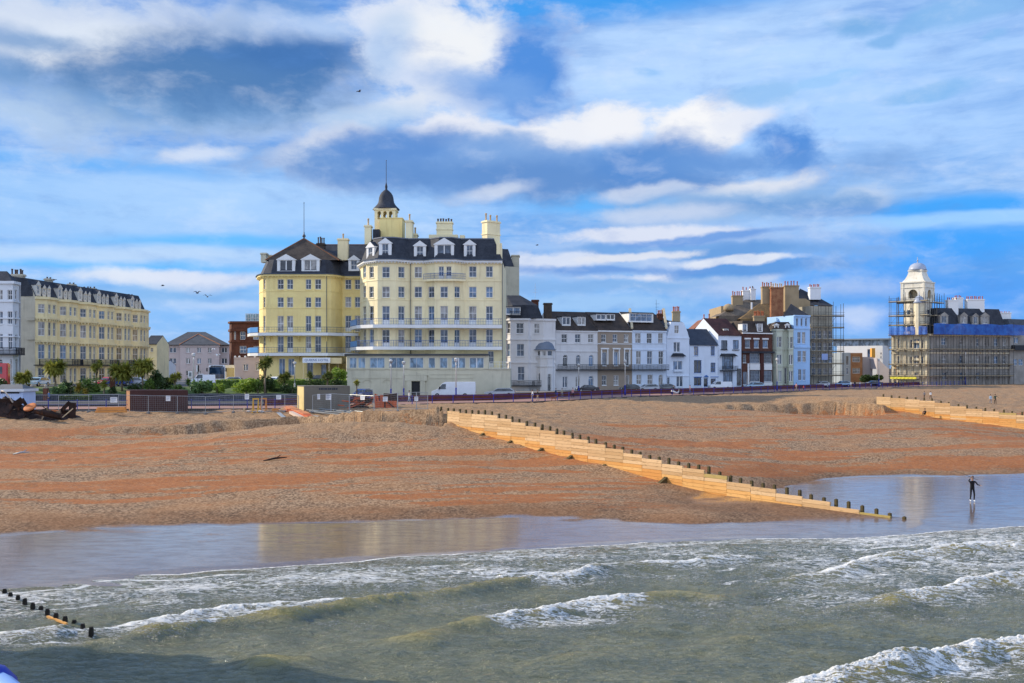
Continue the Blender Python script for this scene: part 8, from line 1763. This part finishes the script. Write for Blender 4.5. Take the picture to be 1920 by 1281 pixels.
car('estate', 'pale grey estate car behind the hedge, right of the coach', 434, 158, zu, cp['silver'], R(5), .8); car('pickup', 'white pickup left of the coach', 380, 164, zu, cp['white'], R(20), .8, 'pickup', 'pickup_truck'); car('hatch', 'white hatchback before the yellow hotel wing', 519, 164, zu, cp['white'], R(50)); car('sedan', 'dark saloon car at the hotel entrance steps', 595, 167, zu+.3, cp['dark'], R(30))
def bigbus(label, name, px0, px1, ytop, Y, zb, L, mat, decks, cat, back=True, rz=0.):
    x0, x1 = xp(px0, Y), xp(px1, Y); zt_ = zat(Y, ytop); t = thing(name, label, cat, (x0, Y, zb), None); mb = MB(); mb.box(x0, x1, Y, Y+L, zb+.35, zt_); ob = mb.build('body', [mat], t); bm = bmesh.new(); bm.from_mesh(ob.data); bmesh.ops.bevel(bm, geom=bm.edges[:], offset=.12, segments=2, affect='EDGES'); bm.to_mesh(ob.data); bm.free()
    return t, x0, x1, zt_
t, x0, x1, zt_ = bigbus('red double decker bus cut off by the left edge', 'double_decker_bus', -22, 14, 681, 142, 5.4, .9, car_paint('busred', (.50, .015, .02)), 2, 'bus')
mb = MB(); 
for (a, b) in ((.62, .88), (.18, .42)): mb.box(x0+.3, x1-.75, 141.97, 142.02, 5.8+(zt_-5.8)*a, 5.8+(zt_-5.8)*b)
mb.box(x1-.01, x1+.015, 142.2, 142.7, 5.8+(zt_-5.8)*.62, 5.8+(zt_-5.8)*.86); mb.build('window', [CGLASS], t)
for y in (142.3,): mb = MB(); mb.bar((x1-.3, y, 5.8), (x1+.02, y, 5.8), .45, 0, 16); mb.build('wheel', [TYRE], t)
mb = MB(); mb.box(x1-.6, x1-.2, 141.96, 142.0, 6.1, 6.4); mb.build('tail_light', [RLAMP], t)
t, x0, x1, zt_ = bigbus('white and blue coach seen head on before the pinkish building', 'coach', 391, 422, 684.5, 168, 6.3, 6, cp['white'], 1, 'coach')
mb = MB(); mb.box(x0+.12, x1-.12, 167.96, 168.03, 7.35, zt_-.35); mb.build('windscreen', [glass('coach_glass', (.01, .025, .05), .05)], t); mb = MB(); mb.box(x1-.01, x1+.02, 168.8, 173.5, 7.6, zt_-.5); mb.build('window', [CGLASS], t); mb = MB(); mb.box(x0+.35, x1-.35, 167.97, 168.02, zt_-.3, zt_-.1); mb.build('destination_board', [BLKJ], t)
for s in (0, 1):
    mb = MB(); xx = x0+.35 if s == 0 else x1-.35; mb.box(xx-.2, xx+.2, 167.95, 168.02, 6.75, 6.95); mb.build('headlight', [HLAMP], t); mb = MB(); mb.bar((xx-.12, 169.6, 6.78), (xx+.12, 169.6, 6.78), .48, 0, 16); mb.build('wheel', [TYRE], t)
    mb = MB(); xx = x0-.22 if s == 0 else x1+.22; mb.box(xx-.1, xx+.1, 167.8, 167.9, zt_-1.1, zt_-.5); mb.build('mirror', [BLKJ], t)
rc = thing('beach_cart', 'small red box cart on the promenade near the right edge', 'cart', (xp(1891, 296), 296, 4.3)); mb = MB(); mb.box(rc.location.x-.85, rc.location.x+.85, 295.4, 296.6, 4.6, 5.6); mb.build('box', [car_paint('cartred', (.72, .05, .03))], rc); mb = MB(); mb.box(rc.location.x-.95, rc.location.x+.95, 295.3, 296.7, 5.603, 5.8); mb.build('lid', [WHITE], rc)
for s in (-.5, .5): mb = MB(); mb.bar((rc.location.x+s, 295.3, 4.55), (rc.location.x+s, 295.45, 4.55), .25, 0, 12); mb.build('wheel', [TYRE], rc)
# ------------------------------------------------------------------ people
SKIN = paint('skin', (.42, .24, .16), .05, .6, .05)
def cloth(n, c): return paint('cloth_'+n, c, .12, .85, .1, scale=6)
def skin_mesh(verts, edges, radii, sub=1):
    me = bpy.data.meshes.new('tmp'); me.from_pydata(verts, edges, []); o = bpy.data.objects.new('tmp', me); COL.objects.link(o)
    sk = o.modifiers.new('s', 'SKIN'); sk.use_smooth_shade = True; sk.branch_smoothing = .5
    for v, r in zip(me.skin_vertices[0].data, radii): v.radius = r if isinstance(r, tuple) else (r, r)
    me.skin_vertices[0].data[0].use_root = True
    if sub: s2 = o.modifiers.new('u', 'SUBSURF'); s2.levels = sub; s2.render_levels = sub
    bpy.context.view_layer.update(); out = bpy.data.meshes.new_from_object(o.evaluated_get(bpy.context.evaluated_depsgraph_get())); bpy.data.objects.remove(o); bpy.data.meshes.remove(me); return out
def person(label, px, py, hpx, Y, top, legs, shoes=None, hair=None, facing=0., stride=.12, armL=None, armR=None, sit=False, z=None, group='people on the beach and promenade', female=False):
    """one continuous skinned body; facing 0 looks to the right, 90 away from the viewer"""
    x = xp(px, Y); h = hpx/FPX*Y; zf = zat(Y, py) if z is None else z; k = h/1.74 if not sit else 1.; t = thing('person', label, 'person', (x, Y, zf), group, R(facing))
    V = []; E = []; Rr = []
    def add(p, r, par=None): V.append(Vector(p)*k); Rr.append(r*k if not isinstance(r, tuple) else (r[0]*k, r[1]*k)); i = len(V)-1; (E.append((par, i)) if par is not None else None); return i
    hz = .92 if not sit else .18
    pel = add((0, 0, hz), (.15, .12)); bel = add((.01, 0, hz+.16), (.135, .11), pel); ch = add((.02, 0, hz+.36), (.16, .115), bel); nk0 = add((.02, 0, hz+.50), (.075, .07), ch); nk = add((.035, 0, hz+.56), (.052, .05), nk0); hd = add((.05, 0, hz+.66), (.085, .078), nk); hd2 = add((.05, 0, hz+.76), (.075, .072), hd)
    sw = .19 if not female else .165; hands = []; tagb = {}
    for s, arm in ((1, armL), (-1, armR)):
        sh = add((.02, s*sw, hz+.44), .058, ch); el_, wr_ = arm or ((.0-stride*.6*s, s*(sw+.06), hz+.17), (.06-stride*.8*s, s*(sw+.05), hz-.06))
        e_ = add(el_, .043, sh); w_ = add(wr_, .03, e_); d = (Vector(wr_)-Vector(el_)).normalized(); pm_ = add(Vector(wr_)+d*.06, (.038, .022), w_); hands.append((Vector(wr_), d, s))
        if not sit:
            hp = add((0, s*.09, hz-.06), .085, pel); kn = add((.05+stride*s*.9, s*.095, .49), .06, hp); an = add((-.02+stride*s*1.3, s*.095, .09), .042, kn); to = add((.13+stride*s*1.3, s*.105, .035), (.04, .032), an)
        else:
            hp = add((.05, s*.1, hz-.02), .085, pel); kn = add((.38, s*.12, hz+.32), .062, hp); an = add((.52, s*.12, .06), .044, kn); to = add((.66, s*.12, .03), (.04, .03), an)
    me = skin_mesh([tuple(v) for v in V], E, Rr); bm = bmesh.new(); bm.from_mesh(me)
    for (w, d, s) in hands:      # palm with thumb and four unequal, slightly bent fingers
        side = d.cross(Vector((1, 0, 0))); side = side.normalized() if side.length > .1 else Vector((0, 1, 0)); up = side.cross(d).normalized(); mbf = MB(); c = w+d*.08
        for j, (o, L) in enumerate(((-.030, .065), (-.010, .075), (.010, .08), (.030, .072))):
            p0 = c+up*o; mbf.tube([p0*k, (p0+d*L*.55+side*.008)*k, (p0+d*L+side*.03)*k], [.0085*k, .008*k, .006*k], 5)
        p0 = w+d*.035-up*.028; mbf.tube([p0*k, (p0+d*.03-up*.03)*k, (p0+d*.06-up*.035+side*.01)*k], [.010*k, .009*k, .007*k], 5)
        vs_ = [bm.verts.new(v) for v in mbf.v]; 
        for f in mbf.f: bm.faces.new([vs_[i] for i in f])
    hc = Vector((.05, 0, hz+.71))*k; mbf = MB(); mbf.add([hc+Vector((.075, -.012, -.0))*k, hc+Vector((.075, .012, 0))*k, hc+Vector((.105, 0, -.03))*k, hc+Vector((.07, 0, .035))*k], [(0, 1, 2), (0, 3, 1), (0, 2, 3), (1, 3, 2)])
    for s in (-1, 1): mbf.ball(hc+Vector((-.005, s*.078, -.01))*k, .022*k, 6, 4)
    vs_ = [bm.verts.new(v) for v in mbf.v]; [bm.faces.new([vs_[i] for i in f]) for f in mbf.f]
    bm.to_mesh(me); bm.free()
    for m in (SKIN, top, legs, shoes or BLKJ, BLKJ): me.materials.append(m)
    zn, zw, wr = (hz+.53)*k, (hz+.0)*k, [w*k for w, d, s in hands]
    for p in me.polygons:
        c = Vector(p.center); i = 1
        if c.z > zn and abs(c.y) < .12*k: i = 0
        elif min((c-w).length for w in wr) < .05*k or any((c-w).dot(d) > 0 and (c-w).length < .2*k for w, (_, d, s) in zip(wr, hands)): i = 0
        elif not sit and c.z < .12*k: i = 3
        elif sit and c.x > .47*k and c.z < .12*k: i = 3
        elif (c.z < zw and abs(c.y) < .2*k and not sit) or (sit and (c.z < .1*k or c.x > .14*k) and abs(c.y) < .19*k and c.z < (hz+.36)*k): i = 2
        p.material_index = i; p.use_smooth = True
    o = bpy.data.objects.new('body', me); COL.objects.link(o); o.parent = t
    mb = MB(); hh = hc+Vector((-.015, 0, .025))*k; mb.ball((0, 0, 0), .098*k, 10, 7, 0, (1.0, .95, 1.05)); mb.v = [(a+hh.x-(.02*k if c < 0 else 0), b+hh.y, c+hh.z if not (a > .03*k and c < .03*k) else hh.z+.05*k+c*.2) for a, b, c in mb.v]
    ho = bpy.data.objects.new('hair', mb.mesh('hair', [hair or cloth('hair_brown', (.05, .03, .02))])); COL.objects.link(ho); ho.parent = t
    mb = MB()
    for s in (-1, 1): mb.ball(hc+Vector((.082, s*.03, .005))*k, .011*k, 6, 4)
    mb.bar(hc+Vector((.082, -.025, -.055))*k, hc+Vector((.082, .025, -.055))*k, .006*k); eo = bpy.data.objects.new('face', mb.mesh('face', [BLKJ])); COL.objects.link(eo); eo.parent = t
    return t, k
BLACKC = cloth('black', (.012, .012, .014)); WHITEC = cloth('white', (.72, .72, .7)); NAVY = cloth('navy', (.03, .05, .12)); DENIM = cloth('denim', (.10, .18, .36)); PINK = cloth('pink', (.80, .12, .35)); ROSE = cloth('rose', (.55, .28, .26)); KHAKI = cloth('khaki', (.40, .34, .24)); GREEN = cloth('green', (.05, .08, .05)); SKYC = cloth('pale_blue', (.40, .52, .62)); GREYC = cloth('grey', (.2, .2, .22)); RED = cloth('red', (.5, .06, .06)); PURP = cloth('purple', (.16, .07, .22))
fy = G(1823, 941, .0).y
fish, k_ = person('person in black clothes and white boots casting a fishing rod in the shallows', 1823, 940.5, 48, fy, BLACKC, BLACKC, WHITEC, facing=270, stride=.06, armL=((.14, .30, 1.16), (.30, .42, 1.12)), armR=((.14, -.30, 1.44), (.22, -.20, 1.62)))
# the rod, held in the raised hand
hp = Vector((fish.location.x-.19, fy-.24, fish.location.z+1.68)); rod = thing('fishing_rod', 'long thin fishing rod held over the shoulder of the person in the shallows', 'fishing rod', tuple(hp)); mb = MB(); e = P(1790, 884, fy-.1); s_ = hp+(hp-e).normalized()*.45; mb.tube([s_, hp, hp.lerp(e, .5)+Vector((0, 0, .05)), e], [.018, .016, .011, .006], 6); mb.build('blank', [BLKJ], rod); mb = MB(); mb.bar(s_, hp+(hp-s_)*.1, .024, 0, 8); mb.build('handle', [GREYC], rod)
def on_beach(px, py):
    Y = 140.; x = 0
    for _ in range(30): z = bz(xp(px, Y), Y); Y = FPX*(HC-z)/(py-HZ)
    return Y
Yb = on_beach(1858, 757)
person('person in pale blue top walking on the shingle near the second groyne', 1857.5, 757, 18.5, Yb, SKYC, GREYC, facing=80, z=bz(xp(1857.5, Yb), Yb)); person('person in dark green coat with one arm held out, on the shingle', 1866, 757.5, 19, Yb, GREEN, BLACKC, facing=80, z=bz(xp(1866, Yb), Yb), armR=((.02, -.36, 1.25), (.05, -.6, 1.12)))
q = on_line(G2A, G2B, 1735)[1]; person('person in black sitting against the second groyne', 1734.5, 778, 10, q[1]-1.1, BLACKC, BLACKC, facing=215, sit=True, z=float(interp(g2base, on_line(G2A, G2B, 1735)[0]))+.05, armL=((.18, .24, .38), (.40, .14, .48)), armR=((.18, -.24, .38), (.40, -.14, .48)))
person('person in pale top standing behind the second groyne', 1745, 747, 15, 152, WHITEC, BLACKC, facing=100, z=bz(xp(1745, 152), 152)); person('person in dark clothes behind the second groyne, left of the pale top', 1733, 746, 14, 154, GREYC, BLACKC, facing=60, z=bz(xp(1733, 154), 154))
PRZ = ZPR
def pprom(label, px, off, top, legs, hpx=None, **kw):
    pl = offs(PROM, off); 
    for a, b in zip(pl[:-1], pl[1:]):
        f = Fac(a, b); u = f.u_of(px)
        if 0 <= u <= f.L: Y = f.p0.y+f.u.y*u; break
    return person(label, px, 0, (kw.pop('hm', 1.7))*FPX/Y, Y, top, legs, z=PRZ+.004, **kw), Y
pprom('person in white top and khaki trousers walking on the promenade', 998.5, 1.2, WHITEC, KHAKI, facing=190); pprom('person in dark top and pale trousers beside the one in white', 1008.5, 1.3, BLACKC, KHAKI, facing=190)
pprom('person in rose top standing before the black saloon car', 1074, 4.5, ROSE, BLACKC, facing=-60); pprom('person in cream jacket near the black saloon car', 1054, 6., KHAKI, GREYC, facing=120, hm=1.6); pprom('person in navy left of the one in cream jacket', 1042, 6.2, NAVY, NAVY, facing=10, hm=1.65)
pprom('person in pink top and blue jeans walking on the promenade', 1294, 3.5, ROSE, DENIM, facing=170); pprom('person in red jumper bending near the shingle bank', 1493, 1.5, ROSE, KHAKI, facing=20, hm=1.7); pprom('child in dark red coat right of the red jumper', 1507, 1., RED, BLACKC, facing=200, hm=1.1)
pprom('person in white top before the narrow grey flats', 1596, 4, WHITEC, GREYC, facing=160); pprom('person in white top and purple trousers before the brown brick flats', 1612, 4, WHITEC, PURP, facing=10); pprom('person in black between the two in white tops', 1603, 6, BLACKC, BLACKC, facing=100)
pprom('person in navy, left of the pair before the domed building', 1679, 4, NAVY, BLACKC, facing=190); pprom('person in black, middle of three before the domed building', 1685, 5, BLACKC, NAVY, facing=20); pprom('person in grey, right of three before the domed building', 1690, 4, GREYC, BLACKC, facing=190)
pprom('person in lilac top under the shaded scaffold', 1797, 6, ROSE, NAVY, facing=150); pprom('person in bright pink jacket and white trousers at far right', 1866, 3, PINK, WHITEC, facing=10, hm=1.8); pprom('person in pale rose top left of the bright pink jacket', 1856, 7, SKYC, GREYC, facing=190)
pprom('person in white top pushing a pushchair left of the podium door', 767, 6, WHITEC, SKYC, facing=10); person('person in blue walking past the tall brick gate pier', 92, 745, 24, 138.5, DENIM, NAVY, facing=170, z=ZPR)
# pushchair, scooter, dog
def wheel_at(mb, c, r, w=.05): mb.bar((c[0], c[1]-w/2, c[2]), (c[0], c[1]+w/2, c[2]), r, 0, 12)
Yp = 146.; x = xp(775, Yp); z = ZPR; t = thing('pushchair', 'dark pushchair in front of the person in white at the podium', 'pushchair', (x, Yp, z)); mb = MB(); mb.add([(x-.3, Yp-.22, z+.45), (x+.3, Yp-.22, z+.4), (x+.3, Yp+.22, z+.4), (x-.3, Yp+.22, z+.45), (x-.42, Yp-.22, z+.95), (x-.42, Yp+.22, z+.95)], [(0, 1, 2, 3), (0, 3, 5, 4)]); mb.add([(x-.42, Yp-.23, z+.95), (x-.42, Yp+.23, z+.95), (x-.1, Yp+.23, z+1.02), (x-.1, Yp-.23, z+1.02)], [(0, 1, 2, 3)]); mb.build('seat', [NAVY], t)
mb = MB(); mb.bar((x-.6, Yp, z+1.), (x+.3, Yp, z+.2), .02); mb.bar((x-.3, Yp, z+.2), (x+.3, Yp, z+.5), .02); mb.build('frame', [STEEL], t)
for dx in (-.3, .35): mb = MB(); wheel_at(mb, (x+dx, Yp-.2, z+.13), .13); wheel_at(mb, (x+dx, Yp+.2, z+.13), .13); mb.build('wheel', [TYRE], t)
Ys = 187.; x = xp(1266, Ys); z = ZPR; t = thing('motor_scooter', 'white and black motor scooter parked on the promenade', 'scooter', (x, Ys, z)); mb = MB(); mb.tube([(x+.75, Ys, z+.95), (x+.6, Ys, z+.4), (x+.2, Ys, z+.3), (x-.25, Ys, z+.5), (x-.75, Ys, z+.65)], [.12, .16, .14, .2, .16], 8); mb.build('body', [WHITE], t); mb = MB(); mb.frame_box((x-.7, Ys-.15, z+.74), (1, 0, -.05), (0, 1, 0), (0, 0, 1), .8, .3, .12); mb.build('seat', [BLKJ], t); mb = MB(); mb.bar((x+.72, Ys-.32, z+1.1), (x+.72, Ys+.32, z+1.1), .025); mb.bar((x+.78, Ys, z+.3), (x+.7, Ys, z+1.1), .035); mb.build('handlebar', [BLKJ], t)
for dx in (-.6, .82): mb = MB(); wheel_at(mb, (x+dx, Ys, z+.25), .25, .1); mb.build('wheel', [TYRE], t)
pprom('rider in black and white standing beside the motor scooter', 1262.5, 4.2, BLACKC, WHITEC, facing=-20)
def dog(label, px, Y, z, mat, rz):
    t = thing('dog', label, 'dog', (xp(px, Y), Y, z), None, R(rz)); V = []; E = []; Rr = []
    def a(p, r, par=None): V.append(p); Rr.append(r); i = len(V)-1; (E.append((par, i)) if par is not None else None); return i
    c = a((0, 0, .46), (.12, .12)); ch = a((.26, 0, .47), (.135, .15), c); hp = a((-.28, 0, .48), (.11, .11), c); n = a((.40, 0, .62), .075, ch); h = a((.50, 0, .70), .075, n); mz = a((.64, 0, .66), .04, h); ta = a((-.42, 0, .56), .03, hp); tb2 = a((-.58, 0, .68), .018, ta)
    for s in (-1, 1):
        sh = a((.26, s*.08, .36), .05, ch); kn = a((.27, s*.08, .19), .03, sh); ft_ = a((.28, s*.08, .02), .03, kn)
        th = a((-.27, s*.08, .36), .065, hp); k2 = a((-.20, s*.085, .26), .045, th); hk = a((-.34, s*.085, .15), .025, k2); f2 = a((-.31, s*.085, .02), .028, hk)
    me = skin_mesh(V, E, Rr); me.materials.append(mat); o = bpy.data.objects.new('body', me); COL.objects.link(o); o.parent = t; [setattr(p, 'use_smooth', True) for p in me.polygons]
    mb = MB()
    for s in (-1, 1): mb.add([(.46, s*.05, .76), (.52, s*.05, .77), (.47, s*.11, .66)], [(0, 1, 2)]); mb.add([(.46, s*.06, .76), (.52, s*.06, .77), (.47, s*.12, .66)], [(2, 1, 0)])
    eo = bpy.data.objects.new('ears', mb.mesh('ears', [mat])); COL.objects.link(eo); eo.parent = t
dog('reddish brown dog on the promenade right of the walking pair', 1038, 149.5, ZPR, cloth('fur', (.22, .07, .03)), 5)
# gulls
GW = paint('gull_white', (.75, .75, .75), .04, .7, .05); GD = paint('gull_dark', (.10, .11, .13), .1, .7, .05)
def gull(label, px, py, Y, m, rz, flap, sp=1.2):
    c = P(px, py, Y); t = thing('gull', label, 'gull', tuple(c), 'gulls in flight', R(rz)); mb = MB(); mb.tube([(-.26, 0, .0), (-.12, 0, .02), (.08, 0, .03), (.2, 0, .05), (.27, 0, .04)], [.03, .07, .085, .05, .012], 8); me = mb.mesh('body', [m]); o = bpy.data.objects.new('body', me); COL.objects.link(o); o.parent = t
    for s in (-1, 1):
        mb = MB(); h = sp/2; p = [(.1, 0, .05), (.14, s*h*.45, .05+flap), (-.02, s*h, .02+flap*.6), (-.1, s*h*.5, .05+flap*.9), (-.08, 0, .05)]; mb.add(p+[(a, b, c_-.02) for a, b, c_ in p], [(0, 1, 3, 4), (1, 2, 3), (9, 8, 6, 5), (8, 7, 6), (0, 5, 6, 1), (1, 6, 7, 2), (2, 7, 8, 3), (3, 8, 9, 4)]); me = mb.mesh('wing', [m]); o = bpy.data.objects.new('wing', me); COL.objects.link(o); o.parent = t
for a in [('dark gull gliding high before the big cloud', 673, 172, 120, GD, 40, .12), ('dark gull above the far end of the cream terrace', 305, 536, 150, GD, 10, .1), ('dark gull above the near end of the cream terrace', 102, 525, 150, GD, -20, .08), ('gull with raised wings above the pinkish building', 370, 550, 120, GD, 70, .22), ('second gull above the pinkish building, lower right of the other', 389, 557, 125, GD, -60, .25), ('small dark gull right of the hotel chimney', 1007, 460, 170, GD, 20, .08), ('white gull gliding before the pinkish building', 400, 656, 140, GW, 0, .14), ('smaller white gull beside the gliding white one', 408, 667, 145, GW, 60, .2)]: gull(*a)
# ------------------------------------------------------------------ the pier underfoot
PW = paint('pier_timber', (.16, .12, .09), .2, .85, .4); PIERW = paint('pier_white', (.7, .7, .72), .05, .6, .2)
pier = thing('pier', 'seaside pier whose blue railing end shows in the lower left corner', 'pier', (-3, 0, 0))
mb = MB(); ZD = 7.5; dk = [(-45, -30), (6, -30), (6, .6), (-.1, .95), (-2.05, 3.1), (-23.5, 14), (-23.5, 36.9), (-41, 36.9), (-84, 80), (-95, 70), (-45, 20)]; mb.prism(dk, ZD-.35, ZD); mb.build('deck', [PW], pier)
mb = MB()
for (x, y) in [(-40, -25), (-20, -25), (0, -25), (-40, -5), (-20, -5), (4, -5), (-3, 0), (-25, 15), (-40, 20), (-25, 34), (-38, 34), (-56, 55), (-68, 64), (-85, 74)]: mb.bar((x, y, -3), (x, y, ZD-.36), .3, 0, 10)
mb.build('pile', [STEEL], pier)
mb = MB(); mb.prism([(-24, 15.5), (-24, 36.4), (-40, 36.4), (-40, 15.5)], ZD+.004, 13.2); mb.loft([Vector(v) for v in ((-23.6, 15.1, 13.2), (-23.6, 36.8, 13.2), (-40.4, 36.8, 13.2), (-40.4, 15.1, 13.2))], [Vector(v) for v in ((-29, 21, 16), (-29, 29, 16), (-35, 29, 16), (-35, 21, 16))], 1, False, True); mb.build('unseen_pavilion', [PIERW, SLATE], pier)  # unseen building, placed and sized to throw the shadow on the near water
a, b = Vector((-1.95, 2.9, 8.6)), Vector((-.15, .89, 8.6)); mb = MB(); mb.bar(a, b, .028, 0, 10, smooth=True); mb.bar(b, (5.9, .5, 8.6), .028, 0, 10, smooth=True)
for z in (8.2, 7.8): mb.bar((a.x, a.y, z), (b.x, b.y, z), .02, 0, 8); mb.bar((b.x, b.y, z), (5.9, .5, z), .02, 0, 8)
mb.build('handrail', [paint('rail_pale_blue', (.30, .45, .75), .05, .4, .1)], pier)
for (x, y) in ((-.905, 1.72), (-1.9, 2.85), (2.5, .72)):
    mb = MB(); mb.lathe((x, y, ZD-.06), [(.05, 0), (.035, .08), (.03, 1.06), (.04, 1.09), (.048, 1.12), (.05, 1.145), (.045, 1.17), (.028, 1.19), (.004, 1.198)], 14); mb.build('railing_post', [PBLUE], pier)
